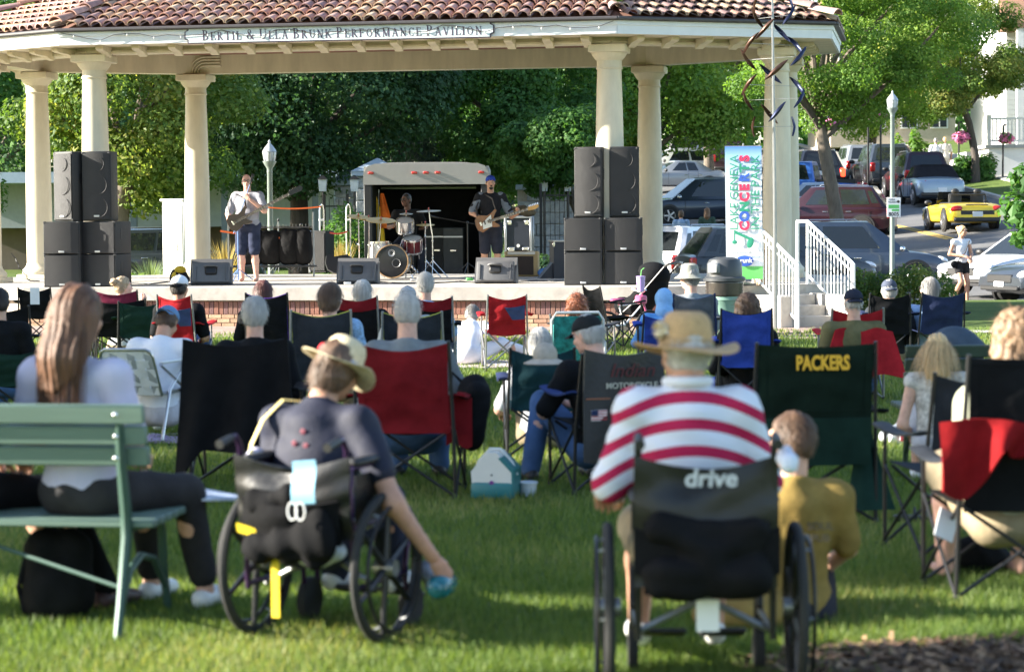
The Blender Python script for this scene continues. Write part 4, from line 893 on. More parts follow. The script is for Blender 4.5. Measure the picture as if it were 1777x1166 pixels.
def hand_prims(M, curl=.5, mir=1, thumb=.5):
    """M: 4x4 wrist frame: +Y fingers, +X*mir thumb side, -Z palm side"""
    pr = []; T = lambda p: tuple(M @ V(p))
    kn = [(.031, .083, 0, .07), (.011, .089, .003, .08), (-.011, .085, .002, .074), (-.031, .075, -.003, .056)]
    for i, (x, y, z, L_) in enumerate(kn):
        x *= mir; k0 = V((x, y, z)); pr.append(('c', T((x * .45, .008, 0)), T(k0), .021, .0135))
        p = k0; a = -.1; c_ = curl[i] if isinstance(curl, (list, tuple)) else curl
        for j, fr in enumerate((.44, .31, .25)):
            a += c_ * (.9 if j else .8); d = V((x * .12 * (1 - c_), math.cos(a), -math.sin(a))).normalized(); q = p + d * L_ * fr
            pr.append(('c', T(p), T(q), .0098 - .0012 * j, .009 - .0012 * j)); p = q
    b = V((.024 * mir, .02, -.006)); m = V((.052 * mir, .052, -.012 - .02 * thumb)); e = V((.056 * mir - .02 * mir * thumb, .08, -.02 - .03 * thumb)); e2 = e + V((-.012 * mir * thumb, .02, -.006))
    pr += [('c', T(b), T(m), .016, .012), ('c', T(m), T(e), .0115, .0105), ('c', T(e), T(e2), .010, .008)]
    return pr
def frame_from(p, fwd, back, s=1.0):
    y = V(fwd).normalized(); z = V(back); z = (z - y * z.dot(y)).normalized(); x = y.cross(z)
    return Matrix.Translation(V(p)) @ Matrix((x, y, z)).transposed().to_4x4() @ Matrix.Scale(s, 4)
class Pose:
    def __init__(s, sh=.42, lean=0, side=0, stand=False, head=(0, 0, 0), sw=.19, twist=0, sc=1.0, hz=None):
        s.sc = sc; k = sc
        s.pel = V((0, 0, (hz if hz is not None else (.96 * k if stand else sh + .10 * k))))
        s.R = RZ(R(twist)) @ RY(R(side)) @ RX(R(-lean)); s.nb = s.pel + s.R @ V((0, -.015, .52)) * k; s.chest = s.pel + s.R @ V((0, 0, .33)) * k; s.waist = s.pel + s.R @ V((0, .005, .14)) * k
        s.sl = s.nb + s.R @ V((-sw, 0, -.055)) * k; s.sr = s.nb + s.R @ V((sw, 0, -.055)) * k
        s.HR = RZ(R(head[1])) @ RY(R(head[2])) @ RX(R(-head[0])); hb = s.R @ V((0, .012, .05)) * k
        s.hc = s.nb + hb + s.HR @ V((0, .025, .145)) * k
        s.hl, s.hr = s.pel + V((-.09, 0, -.03)) * k, s.pel + V((.09, 0, -.03)) * k
        z = sh + .06 * k
        if stand: s.legs((-.11, .02, .5), (-.12, -.02, .08), (.11, .02, .5), (.12, -.02, .08), k)
        else: s.legs((-.12, .46, z / k), (-.13, .50, .08), (.12, .46, z / k), (.13, .50, .08), k)
        s.arms((-.27, -.03, s.nb.z - .33 * k), (-.13, .25, s.pel.z + .12), (.27, -.03, s.nb.z - .33 * k), (.13, .25, s.pel.z + .12))
        s.hb = {}
    def legs(s, kl, al, kr, ar, k=1.0):
        s.kl, s.al, s.kr, s.ar = (V(p) * k for p in (kl, al, kr, ar)); return s
    def lift(s, dz):
        d = V((0, 0, dz))
        for n in ('pel', 'nb', 'chest', 'waist', 'sl', 'sr', 'hc', 'hl', 'hr', 'el', 'er', 'wl', 'wr'): setattr(s, n, getattr(s, n) + d)
        return s
    def top(s, px, py, S):
        return s.lift(CAMZ - (py - 377 - (888 - px) * .007) / S - s.hc.z - .125 * s.sc)
    def arms(s, el, wl, er, wr):
        s.el, s.wl, s.er, s.wr = V(el), V(wl), V(er), V(wr); return s
HSTY = dict(short=(900, .045, .3), buzz=(700, .016, .6), bob=(1400, .10, .12), curly=(1600, .06, .9), bun=(900, .05, .2), long=(1800, .34, .06), fringe=(500, .03, .4))
def P_near(loc): return loc[1] < 27
def hair_strands(o, HM, style, mat, k, seed, hat):
    n, L_, fz = HSTY[style]; g = np.random.RandomState(seed); d = g.randn(n * 3, 3); d /= np.linalg.norm(d, axis=1)[:, None]
    d = d[(d[:, 1] < .35 - .0 * d[:, 2]) & (d[:, 2] > -.75) & ((d[:, 1] < .0) | (d[:, 2] > .25))]
    if hat: d = d[d[:, 2] < .05]
    if style == 'fringe': d = d[d[:, 2] < .25]
    d = d[:n]; n = len(d); r = np.array([.085, .105, .106]) * (1.1 if style == 'curly' else 1.0); p = d * r + np.array([0, -.014, .022]) + g.randn(n, 3) * .002
    t = np.array([0, -.15, -1.0]) + d * (.25 if style != 'long' else .02) + g.randn(n, 3) * fz; t -= d * ((t * d).sum(1) * (.75 if style != 'curly' else .2))[:, None]; t /= np.linalg.norm(t, axis=1)[:, None]
    s = np.cross(d, t) * .0016; ln = L_ * (.5 + .7 * g.rand(n))[:, None]; m = p + t * ln * .5 + d * .006; e = p + t * ln + d * (.002 + fz * .012 - (.03 if style == 'long' else 0)) + np.array([0, 0, -1]) * ln * .15
    v = np.stack([p - s, p + s, m + s * .9, m - s * .9, e], 1).reshape(-1, 3); f = np.concatenate([np.array([[0, 1, 2], [0, 2, 3], [3, 2, 4]]) + 5 * i for i in range(n)])
    M = np.array(HM); v = v @ M[:3, :3].T + M[:3, 3]; me = npmesh('hair_strands', v, f); me.materials.append(mat); return link(bpy.data.objects.new('hair_strands', me), o)
def person(label, loc, yaw, P, skin='fair', shirt=None, sleeve=.8, pants=None, pleg=2.0, shoes=None, hair=None, hcol='grey', fat=1.0, hat=None, face=False, hands=True, curl=.55, group='people in the audience', detail=1.0, belly=0, glasses=False, beard=None, vox=.02, barehands=None, wr_=.003, footdir=None):
    k = P.sc; seed = sum(map(ord, label)) % 9973
    HM = Matrix.Translation(P.hc) @ (P.HR.to_4x4()) @ Matrix.Scale(k, 4); H3 = P.HR
    T = lambda p: tuple(HM @ V(p))
    E = lambda c, r: ('e', T(c), tuple(x * k for x in r), H3)
    R3 = P.R
    tor = lambda g: [('e', tuple(P.pel), ((.165 * fat + g) * k, (.125 * fat + g) * k, (.125 + g) * k), R3), ('e', tuple(P.waist + R3 @ V((0, .02 * belly, 0))), ((.145 * fat + g) * k, (.108 * fat + .04 * belly + g) * k, (.16 + g) * k), R3),
                     ('e', tuple(P.chest), ((.165 * fat + g) * k, (.115 * fat + g) * k, (.19 + g) * k), R3), ('c', tuple(P.sl), tuple(P.sr), (.062 * (.6 + .4 * fat) + g) * k, (.062 * (.6 + .4 * fat) + g) * k), ('c', tuple(P.nb + R3 @ V((0, -.01, -.07)) * k), tuple(P.nb + R3 @ V((0, 0, .0)) * k), (.1 + g) * k, (.062 + g) * k)]
    f5 = .6 + .4 * fat
    arm = lambda g, s0, e0, w0: [('c', tuple(s0), tuple(e0), (.054 * f5 + g) * k, (.042 * f5 + g) * k), ('c', tuple(e0), tuple(w0), (.042 * f5 + g) * k, (.029 + g) * k)]
    leg = lambda g, h0, k0, a0: [('c', tuple(h0), tuple(k0), (.088 * f5 + g) * k, (.062 * f5 + g) * k), ('c', tuple(k0), tuple(k0.lerp(a0, .35) + V((0, -.012, 0))), (.058 * f5 + g) * k, (.056 * f5 + g) * k), ('c', tuple(k0.lerp(a0, .35) + V((0, -.012, 0))), tuple(a0), (.056 * f5 + g) * k, (.04 + g) * k)]
    fd = V(footdir) if footdir else V((0, 1, 0))
    body = tor(-.012) + arm(0, P.sl, P.el, P.wl) + arm(0, P.sr, P.er, P.wr) + leg(0, P.hl, P.kl, P.al) + leg(0, P.hr, P.kr, P.ar)
    body += [('c', tuple(P.nb), tuple(P.hc + H3 @ V((0, -.02, -.05)) * k), .058 * k * (.7 + .3 * fat), .055 * k)]
    for a0 in (P.al, P.ar): body += [('c', tuple(a0 + V((0, 0, -.045)) * k - fd * .02), tuple(a0 + fd * .15 * k + V((0, 0, -.055)) * k), .034 * k, .026 * k)]
    parts = [sdf(body, vox, .03)]
    hd = [E((0, -.008, .02), (.074, .093, .1)), E((0, .022, -.04), (.062, .07, .085)), E((0, .062, -.094), (.03, .026, .022)), ('c', T((0, .086, .012)), T((0, .108, -.03)), .009 * k, .0145 * k), E((.014, .094, -.034), (.01, .012, .009)), E((-.014, .094, -.034), (.01, .012, .009)),
          E((.075, -.012, -.008), (.009, .024, .033)), E((-.075, -.012, -.008), (.009, .024, .033)), ('c', T((-.03, .083, .03)), T((.03, .083, .03)), .013 * k, .013 * k), E((.035, .062, -.03), (.026, .026, .024)), E((-.035, .062, -.03), (.026, .026, .024)), ('c', T((-.018, .088, -.062)), T((.018, .088, -.062)), .0095 * k, .0095 * k), ('c', T((0, -.03, -.02)), T((0, -.03, -.15)), .056 * k, .056 * k)]
    parts.append(sdf(hd, .0085, .014, sub=[E((.031, .098, .008), (.014, .014, .01)), E((-.031, .098, .008), (.014, .014, .01))]))
    if hands:
        for nm, e0, w0, mir in (('l', P.el, P.wl, 1), ('r', P.er, P.wr, -1)):
            fw, bk, c_ = P.hb.get(nm, ((w0 - e0).normalized() + V((0, .15, -.1)), V((0, .2, 1)), curl))
            parts.append(sdf(hand_prims(frame_from(w0 + V(fw).normalized() * .012, fw, bk, 1.02 * k), c_, mir), .0062, .009))
    v, f = join_np(parts); me = npmesh('person', v, f); me.materials.append(SK[skin])
    o = link(bpy.data.objects.new('person', me)); o.location = loc; o.rotation_euler = (0, 0, yaw); tag(o, label, 'person', group)
    if shirt:
        pr = tor(.014)
        if sleeve:
            for s0, e0, w0 in ((P.sl, P.el, P.wl), (P.sr, P.er, P.wr)):
                if sleeve <= 1: pr.append(('c', tuple(s0), tuple(s0.lerp(e0, sleeve)), (.07 * f5) * k, (.066 * f5) * k))
                else: pr += [('c', tuple(s0), tuple(e0), .07 * f5 * k, .06 * f5 * k), ('c', tuple(e0), tuple(e0.lerp(w0, min(.95, sleeve - 1))), .058 * f5 * k, .046 * k)]
        blob('shirt', pr, shirt, o, .017, .035, disp=wrinkle(wr_ * 1.6, 26, seed), cuts=[(tuple(P.nb + R3 @ V((0, .0, .035)) * k), tuple(R3 @ V((0, .35, .94))))])
    if pants:
        pr = [('e', tuple(P.pel + V((0, 0, -.02)) * k), ((.172 * fat + .012) * k, (.132 * fat + .012) * k, .12 * k), None)]
        for h0, k0, a0 in ((P.hl, P.kl, P.al), (P.hr, P.kr, P.ar)):
            if pleg <= 1: pr.append(('c', tuple(h0), tuple(h0.lerp(k0, pleg)), .108 * f5 * k, .092 * f5 * k))
            else: pr += [('c', tuple(h0), tuple(k0), .105 * f5 * k, .078 * f5 * k), ('c', tuple(k0), tuple(k0.lerp(a0, min(1, pleg - 1))), .075 * f5 * k, .062 * k)]
        blob('trousers', pr, pants, o, .018, .03, disp=wrinkle(wr_ * 1.5, 24, seed + 1))
    if shoes:
        for a0 in (P.al, P.ar):
            blob('shoe', [('c', tuple(a0 + V((0, 0, -.042)) * k - fd * .035), tuple(a0 + fd * .08 * k + V((0, 0, -.04)) * k), .045 * k, .043 * k), ('c', tuple(a0 + fd * .08 * k + V((0, 0, -.04)) * k), tuple(a0 + fd * .17 * k + V((0, 0, -.05)) * k), .043 * k, .034 * k)], shoes, o, .012, .02, cuts=[((0, 0, a0.z - .082 * k), (0, 0, -1))])
    hm = HR[hcol]
    W = lambda p: tuple(HM @ V(p)); Nn = lambda n: tuple(H3 @ V(n))
    face_cut = [(W((0, .052, .035)), Nn((0, .83, -.55)))]
    dz = wrinkle(.005, 120, seed)
    if hair == 'short': blob('hair', [E((0, -.012, .026), (.081, .1, .102)), E((0, -.035, -.02), (.078, .075, .075))], hm, o, .0085, .02, disp=dz, cuts=face_cut + [(W((0, 0, -.075)), Nn((0, .5, -.9)))])
    elif hair == 'buzz': blob('hair', [E((0, -.01, .022), (.0775, .096, .1)), E((0, -.032, -.02), (.074, .072, .07))], hm, o, .0085, .02, cuts=face_cut + [(W((0, 0, -.065)), Nn((0, .5, -.9)))])
    elif hair == 'fringe': blob('hair', [E((0, -.016, -.012), (.08, .094, .058))], hm, o, .0085, .02, disp=dz, cuts=[(W((0, .03, 0)), Nn((0, 1, 0))), (W((0, 0, .034)), Nn((0, .3, .95)))])
    elif hair == 'bob': blob('hair', [E((0, -.016, .024), (.09, .107, .108)), E((0, -.035, -.045), (.095, .082, .085))], hm, o, .0085, .03, disp=wrinkle(.006, 110, seed), cuts=face_cut)
    elif hair == 'curly': blob('hair', [E((0, -.02, .03), (.105, .115, .115)), E((.05, -.04, -.05), (.07, .07, .08)), E((-.05, -.04, -.05), (.07, .07, .08))], hm, o, .0085, .03, disp=wrinkle(.014, 130, seed), cuts=face_cut)
    elif hair == 'bun':
        blob('hair', [E((0, -.012, .026), (.083, .102, .103)), E((0, -.035, -.02), (.08, .078, .075))], hm, o, .0085, .02, disp=dz, cuts=face_cut + [(W((0, 0, -.08)), Nn((0, .5, -.9)))])
        blob('hair_bun', [E((0, -.115, .06), (.05, .045, .05))], hm, o, .008, .02, disp=wrinkle(.008, 140, seed))
    elif hair == 'long':
        blob('hair', [E((0, -.018, .024), (.092, .108, .108)), ('c', W((0, -.05, -.02)), W((0, -.085, -.17)), .085 * k, .088 * k), ('c', W((.0, -.085, -.17)), W((0, -.095, -.34)), .085 * k, .06 * k), ('c', W((.045, -.06, -.03)), W((.06, -.07, -.30)), .05 * k, .045 * k), ('c', W((-.045, -.06, -.03)), W((-.06, -.07, -.30)), .05 * k, .045 * k)], hm, o, .010, .03, disp=lambda X, Y, Z: .004 * np.sin(X * 190 + 8 * Z) + .003 * np.sin(X * 90 - 12 * Z + 1) + 0 * Y, cuts=face_cut)
    if hair and P_near(loc) and hair in HSTY: hair_strands(o, HM, hair, hm, k, seed, hat)
    if beard: blob('beard', [E((0, .06, -.095), (.036, .032, .034)), E((0, .088, -.05), (.03, .012, .008))] if beard == 'goatee' else [E((0, .045, -.08), (.064, .06, .055))], HR['dark'] if beard == 'goatee' else hm, o, .008, .015, disp=dz)
    if face:
        for s_ in (1, -1):
            b = MB(HM).ell((s_ * .031, .079, .008), (.012, .009, .008), n=10, m=6); e = b.build('eye', EYEW, o); MB(HM).ell((s_ * .031, .086, .008), (.006, .004, .006), n=8, m=5).build('iris', DARK, e)
            MB(HM).tube([(s_ * .014, .097, .026), (s_ * .03, .097, .031), (s_ * .048, .085, .026)], .0045, 6).build('eyebrow', hm, o)
        MB(HM).ell((0, .097, -.062), (.02, .007, .0065 if face != 'sing' else .014), n=10, m=6).build('mouth', LIP if face != 'sing' else DARK, o)
    if glasses:
        gl = MB(HM)
        for s_ in (1, -1):
            gl.tube([(s_ * .031 + .022 * math.cos(a), .106, .006 + .017 * math.sin(a)) for a in [i * .5236 for i in range(13)]], .0025, 5); gl.tube([(s_ * .053, .104, .01), (s_ * .078, .02, .012), (s_ * .078, -.02, .0)], .0025, 5)
        gl.tube([(-.009, .108, .01), (.009, .108, .01)], .0025, 5); gl.build('glasses', IRON if glasses is True else glasses, o)
        if glasses == 'sun' or glasses is not True: pass
    if hat:
        kind, hmx = hat[0], hat[1]
        if kind in ('cap', 'cap_back'):
            sg_ = 1 if kind == 'cap' else -1
            c = blob('cap', [E((0, -.008, .04), (.087, .105, .088))], hmx, o, .0085, .01, cuts=[(W((0, 0, .028)), Nn((0, .08 * sg_, -1)))] , sub=([E((0, -.1 * sg_, .05), (.035, .03, .028))] if len(hat) > 2 else []))
            MB(HM).sheet(lambda u, v: ((u - .5) * .155 * (1 - .25 * v), sg_ * (.075 + .085 * v * math.sin(math.pi * (.12 + .76 * u)) + .02 * math.sin(math.pi * u)), .036 - .02 * v - .05 * (u - .5) ** 2 * 4 * .3), 10, 4, .005).build('brim', hat[3] if len(hat) > 3 else hmx, c)
            MB(HM).ell((0, -.008, .128), (.01, .01, .006), n=8, m=4).build('button', hmx, c)
        elif kind == 'straw':
            tl, rb = (hat[2] if len(hat) > 2 else 0), (hat[3] if len(hat) > 3 else .19)
            HB = HM @ Matrix.Translation((0, -.008, .022)) @ Matrix.Rotation(tl, 4, 'X')
            c = MB(HB).lathe([(.094, -.01), (.092, .04), (.084, .085), (.07, .108), (.05, .118), (.02, .112), (.002, .108)], n=28, cap=False).build('hat', hmx, o)
            def br(u, v, rb=rb):
                a = 2 * math.pi * u; r_ = .09 + (rb - .09) * v; return (r_ * math.cos(a), r_ * 1.08 * math.sin(a), -.008 + .018 * v * v * abs(math.cos(a)) ** 2 - .022 * v * abs(math.sin(a)) + .006 * v * math.sin(3 * a + 1))
            MB(HB).sheet(br, 36, 5, .004).build('brim', hmx, c)
            MB(HB).lathe([(.096, -.006), (.0965, .02), (.094, .022)], n=28, cap=False).build('hat_band', hat[4] if len(hat) > 4 else hmx, c)
        elif kind == 'bucket':
            c = MB(HM).lathe([(.004, .142), (.05, .14), (.08, .122), (.092, .07), (.096, .04), (.115, .02), (.155, -.005), (.153, -.009), (.11, .012), (.09, .03)], (0, -.005, 0), n=28, cap=False).build('hat', hmx, o)
        elif kind == 'hood': blob('hood', [E((0, -.02, .015), (.105, .12, .125)), ('c', W((0, -.05, -.06)), W((0, -.06, -.14)), .09 * k, .11 * k)], hmx, o, .011, .03, cuts=[(W((0, .07, 0)), Nn((0, 1, 0)))], disp=wrinkle(.005, 40, seed))
    return o
# ================================================================ camp chairs
FRB = mk('frame_black', (.02, .02, .022), .4, .3, var=.1); FRG = mk('frame_grey', (.30, .31, .32), .35, .7, var=.1); FRW = mk('frame_white', (.72, .72, .70), .35, var=.05)
def camp_chair(label, loc, yaw, w=.50, hb=.86, sh=.42, back=None, band=None, frame=None, arm=None, trim=None, accent=None, group='folding chairs on the lawn', sag=.05, bh=None, arms=True, name='camp_chair', cup=False, depth=.5):
    t = thing(name, label, 'folding chair', loc, yaw, group); fr = frame or FRB; am = arm or back; y0, y1 = -depth / 2, depth / 2
    zl = sh - .02
    def bk(u, v):
        fo = .005 * math.sin(13 * u + 5 * v + w * 40) * math.sin(3.1 * v) + .004 * math.sin(21 * v - 9 * abs(u - .5) + hb * 30)
        z = hb - v * (hb - zl) - sag * math.sin(math.pi * u) * (1 - v) ** 2
        return ((u - .5) * w * (1 - .03 * math.sin(math.pi * v)), y0 - .08 * (1 - v) - .035 * math.sin(math.pi * u) * math.sin(math.pi * min(1, v + .15)) + fo, z)
    bo = MB().sheet(bk, 20, 16, .006).build('back_panel', back, t)
    if band: MB().sheet(lambda u, v: (lambda p: (p[0] * 1.005, p[1] - .006, p[2] + .004))(bk(u, v * .24)), 12, 4, .005).build('head_band', band, bo)
    if accent: MB().sheet(lambda u, v: (lambda p: (p[0], p[1] - .0065, p[2]))(bk(.42 + .56 * u + (.0) + v * .22 * (1 - u), .245 + .36 * v + .0)), 8, 6, .005).build('accent_panel', accent, bo)
    for nm_, u0, u1, v0, v1 in (('hem', 0, 1, 0, .045), ('sleeve', 0, .07, .05, .98), ('sleeve', .93, 1, .05, .98), ('seam', .07, .93, .60, .615)):
        MB().sheet(lambda u, v: (lambda p: (p[0] * 1.004, p[1] - .005, p[2] + .001))(bk(u0 + (u1 - u0) * u, v0 + (v1 - v0) * v)), 10 if u1 - u0 > .5 else 2, 2 if v1 - v0 < .5 else 12, .004).build(nm_, back if not (band and nm_ == 'hem') else band, bo)
    if trim:
        for c0_, c1_ in (((0, 0), (1, 0)), ((0, 0), (0, 1)), ((1, 0), (1, 1))): MB().tube([bk(c0_[0] + (c1_[0] - c0_[0]) * i / 10, c0_[1] + (c1_[1] - c0_[1]) * i / 10) for i in range(11)], .007, 6).build('piping', trim, bo)
    MB().sheet(lambda u, v: ((u - .5) * (w + .02), y0 + v * depth, sh - .055 * math.sin(math.pi * u) * math.sin(math.pi * (v * .8 + .1)) + .02 * v), 10, 8, .006).build('seat', back, t)
    for s_ in (-1, 1):
        xb, xt = s_ * (w / 2 + .02), s_ * (w / 2 + .003)
        MB().tube([(xb * 1.02, y0 + .02, 0), (xb, y0 - .0, sh), (xt, y0 - .085, hb + .012)], .011, 8).build('leg', fr, t)
        MB().tube([(xb * 1.02, y1 + .02, 0), (xb * 1.04, y1 + .01, sh), (xb * 1.05, y1, sh + .2)], .011, 8).build('leg', fr, t)
        MB().tube([(xb * 1.03, y0 + .02, .03), (xb * 1.04, y1, sh)], .009, 7).build('side_brace', fr, t); MB().tube([(xb * 1.05, y1 + .02, .03), (xb * 1.02, y0, sh)], .009, 7).build('side_brace', fr, t)
        MB().tube([(-s_ * (w / 2 + .01), y0 + .01 + .01 * s_, .03), (s_ * (w / 2), y0 + .0 + .01 * s_, sh)], .009, 7).build('back_brace', fr, t); MB().tube([(-s_ * (w / 2 + .01), y1 + .01 + .01 * s_, .03), (s_ * (w / 2), y1 + .01 * s_, sh)], .009, 7).build('front_brace', fr, t)
        if arms: MB().sheet(lambda u, v: (xb * 1.04 + s_ * (u - .35) * .09, y0 - .02 + v * (depth + .06), sh + .21 - .03 * math.sin(math.pi * v) + .008 * math.sin(math.pi * u)), 4, 8, .012).build('armrest', am, t)
        for yy in (y0 + .02, y1 + .02): MB().lathe([(.018, 0), (.018, .02), (.012, .035)], (xb * 1.02, yy, 0), 8).build('foot', BLK, t)
    return t
def tubular(label, loc, yaw, web, w=.5, hb=.82, sh=.38, frame=None, group='folding chairs on the lawn', low=False):
    """aluminium lawn chair with woven straps"""
    t = thing('lawn_chair', label, 'folding chair', loc, yaw, group); fr = frame or ALU; b0 = (-.22, sh - .02); b1 = (-.42, hb)
    P = lambda x, q: V((x, b0[0] + (b1[0] - b0[0]) * q, b0[1] + (b1[1] - b0[1]) * q))
    hw = w / 2
    MB().tube([P(-hw, 0), P(-hw, .85), P(-hw * .94, .95), P(-hw * .8, 1), P(hw * .8, 1), P(hw * .94, .95), P(hw, .85), P(hw, 0)], .013, 8).build('back_frame', fr, t)
    MB().tube([(-hw, -.22, sh), (-hw, .25, sh), (hw, .25, sh), (hw, -.22, sh)], .013, 8).build('seat_frame', fr, t)
    for s_ in (-1, 1):
        x = s_ * (hw + .025); MB().tube([(x, -.30, 0), (x, -.12, sh + .02), (x, .22, sh + .22)], .012, 8).build('leg', fr, t); MB().tube([(x, .30, 0), (x, .2, sh), (x, -.3, sh + .22)], .012, 8).build('leg', fr, t)
        MB().box((x, -.03, sh + .235), (.045, .5, .022), bev=.008).build('armrest', FRW, t)
    MB().tube([(-hw - .025, -.30, .012), (hw + .025, -.30, .012)], .012, 8).build('floor_bar', fr, t); MB().tube([(-hw - .025, .30, .012), (hw + .025, .30, .012)], .012, 8).build('floor_bar', fr, t)
    n, m = 6, 5
    for i in range(n):
        x0 = -hw + w * (i + .08) / n; x1 = -hw + w * (i + .92) / n
        MB().sheet(lambda u, v: P(x0 + (x1 - x0) * u, v * .985) + V((0, .0025 * math.cos((v * m * math.pi) + i * math.pi) - .018 * math.sin(math.pi * v), 0)), 2, 20, .003).build('strap', web[i % len(web)], t)
        MB().sheet(lambda u, v: V((x0 + (x1 - x0) * u, -.22 + .47 * v, sh - .02 * math.sin(math.pi * v) + .005 * math.cos(v * m * math.pi + i * math.pi))), 2, 14, .003).build('strap', web[i % len(web)], t)
    for j in range(m):
        q0, q1 = (j + .08) / m, (j + .92) / m
        MB().sheet(lambda u, v: P(-hw + w * v, (q0 + (q1 - q0) * u) * .985) + V((0, -.0025 * math.cos(v * n * math.pi + j * math.pi) - .018 * math.sin(math.pi * (q0 + .1)), 0)), 2, 20, .003).build('cross_strap', web[0], t)
    return t
# ================================================================ stage gear
GRL = mk('speaker_grille', (.018, .018, .02), .5, .2, var=.25, scale=3, bump=.5, bscale=300); CABB = mk('speaker_cabinet', (.016, .016, .017), .6, var=.15, bump=.3, bscale=120); BADGE = mk('badge_silver', (.6, .6, .62), .3, .6, var=0); HND = mk('handle_dark', (.008, .008, .009), .5, var=0)
def spk(label, px, S, z, w, h, d, yaw, top, group):
    p = spot(px, S, z); t = thing('loudspeaker' if top else 'subwoofer', label, 'speaker', p, yaw, group)   # front faces -Y
    MB().box((0, d / 2, h / 2), (w, d, h), bev=.018, seg=2).build('cabinet', CABB, t)
    MB().sheet(lambda u, v: ((u - .5) * w * .9, -.012 - .02 * math.sin(math.pi * u), h * (.03 + .94 * v)), 10, 4, .008).build('grille', GRL, t)
    if top:
        for zc, r_ in ((.2, .17), (.52, .16), (.82, .12)): MB().tube([(w * .02 + r_ * math.cos(a), -.037, h * zc + r_ * math.sin(a)) for a in [R(x) for x in range(-80, 60, 10)]], .006, 5).build('driver_ring', GRL, t)
    MB().box((0, -.038, h * .075), (.09, .008, .03), bev=.003).build('badge', BADGE, t)
    for s_ in (-1, 1):
        MB().box((s_ * (w / 2 - .001), d * .35, h * .62), (.012, .07, .17), bev=.004).build('handle', HND, t)
        for zz in (.03, .97): MB().box((s_ * (w / 2 - .025), .008, h * zz), (.052, .03, .04), bev=.008).build('corner_cap', BLK, t)
G1, G2 = 'loudspeakers in the left stack', 'loudspeakers in the right stack'
zt = ZS + 1.06
for i, (a, b_) in enumerate((('lower', ''), ('upper', ''))):
    z = ZS + .002 + i * .53
    spk('black subwoofer, %s one on the outer side of the left stack' % a, 109, 107.2, z, .60, .525, .62, R(-2), False, G1)
    spk('black subwoofer, %s one on the stage side of the left stack' % a, 172, 107.0, z, .62, .525, .62, R(-14), False, G1)
    spk('black subwoofer, %s one on the musicians side of the right stack' % a, 1013, 110, z, .60, .525, .60, R(-4), False, G2)
    spk('black subwoofer, %s one nearer the banner in the right stack' % a, 1083, 110, z, .60, .525, .60, R(-3), False, G2)
spk('tall loudspeaker with sunlit grey grille turned outward on the left stack', 113, 106.8, zt, .46, 1.13, .46, R(-38), True, G1)
spk('tall black loudspeaker facing the crowd on the left stack', 171, 107, zt, .48, 1.13, .48, R(-3), True, G1)
spk('tall loudspeaker with glinting round drivers on the right stack, nearer the musicians', 1022, 109.5, zt, .45, 1.12, .46, R(-14), True, G2)
spk('tall dark loudspeaker on the right stack, nearer the banner', 1085, 109.5, zt, .47, 1.12, .46, R(0), True, G2)
def wedge(label, px, S, yaw=0.0):
    p = spot(px, S, ZS + .002); t = thing('stage_monitor', label, 'monitor speaker', p, yaw, 'floor monitors along the stage edge')
    WM = mk('monitor_plastic', (.10, .10, .105), .5, var=.12, bump=.2, bscale=150)
    MB().prism([(0, .03), (.04, 0), (.40, 0), (.42, .05), (.30, .40), (.26, .42), (.06, .20)], -.34, .34, 'x').build('cabinet', WM, t, ang=20)
    bk_ = MB(Matrix.Translation((0, -.0, 0))); 
    MB().box((0, .035, .2), (.62, .07, .36), (-.42, 0, 0), bev=.03, seg=2).build('rear_shell', WM, t)
    MB().box((0, .0, .24), (.2, .05, .16), (-.42, 0, 0), bev=.03).build('handle_recess', HND, t); MB().tube([(-.11, -.01, .30), (-.07, -.035, .32), (.07, -.035, .32), (.11, -.01, .30)], .018, 8).build('carry_handle', WM, t)
    for s_ in (-1, 1):
        MB().box((s_ * .25, -.0, .19), (.012, .05, .26), (-.42, 0, 0)).build('rib', WM, t); MB().box((s_ * .31, .2, .03), (.05, .38, .06), bev=.01).build('skid', BLK, t)
    MB().box((0, .0, .045), (.5, .06, .07), bev=.01).build('input_panel', BLK, t)
wedge('grey floor monitor nearest the white cabinet', 367, 105.5, R(4)); wedge('grey floor monitor in front of the bass drum', 620, 105.5, R(-3)); wedge('grey floor monitor in front of the singer', 860, 106.5, R(-6))
# yellow-topped black equipment bag
p = spot(311, 104, ZS); t = thing('tool_bag', 'small black and yellow bag beside the floor monitor', 'bag', p); YB = mk('bag_yellow', (.75, .50, .03), .6)
blob('bag', [('e', (0, 0, .13), (.15, .12, .15)), ('e', (.02, 0, .08), (.17, .13, .09))], fab('bag_black', (.03, .03, .035)), t, .012, .03, cuts=[((0, 0, .0), (0, 0, -1))]); blob('flap', [('e', (.03, -.03, .24), (.1, .1, .07)), ('e', (-.06, -.09, .13), (.05, .04, .08))], YB, t, .012, .02)
# white electrical cabinet
p = spot(302, 80); t = thing('electrical_cabinet', 'tall white metal electrical cabinet behind the stage', 'cabinet', (p.x, p.y, 0), R(-42)); CW = mk('cabinet_white', (.72, .71, .67), .45, var=.04)
MB().box((0, .25, 1.05), (.72, .5, 2.1), bev=.02).build('body', CW, t); MB().box((0, -.012, 1.08), (.66, .02, 1.9), bev=.008).build('door', CW, t); MB().box((0, .25, 2.12), (.78, .58, .05), bev=.01).build('lid', CW, t); MB().box((.17, -.03, 1.1), (.03, .02, .16), bev=.005).build('handle', CHR, t); MB().box((.44, .2, 1.85), (.18, .3, .28), bev=.02).build('meter_box', CW, t)
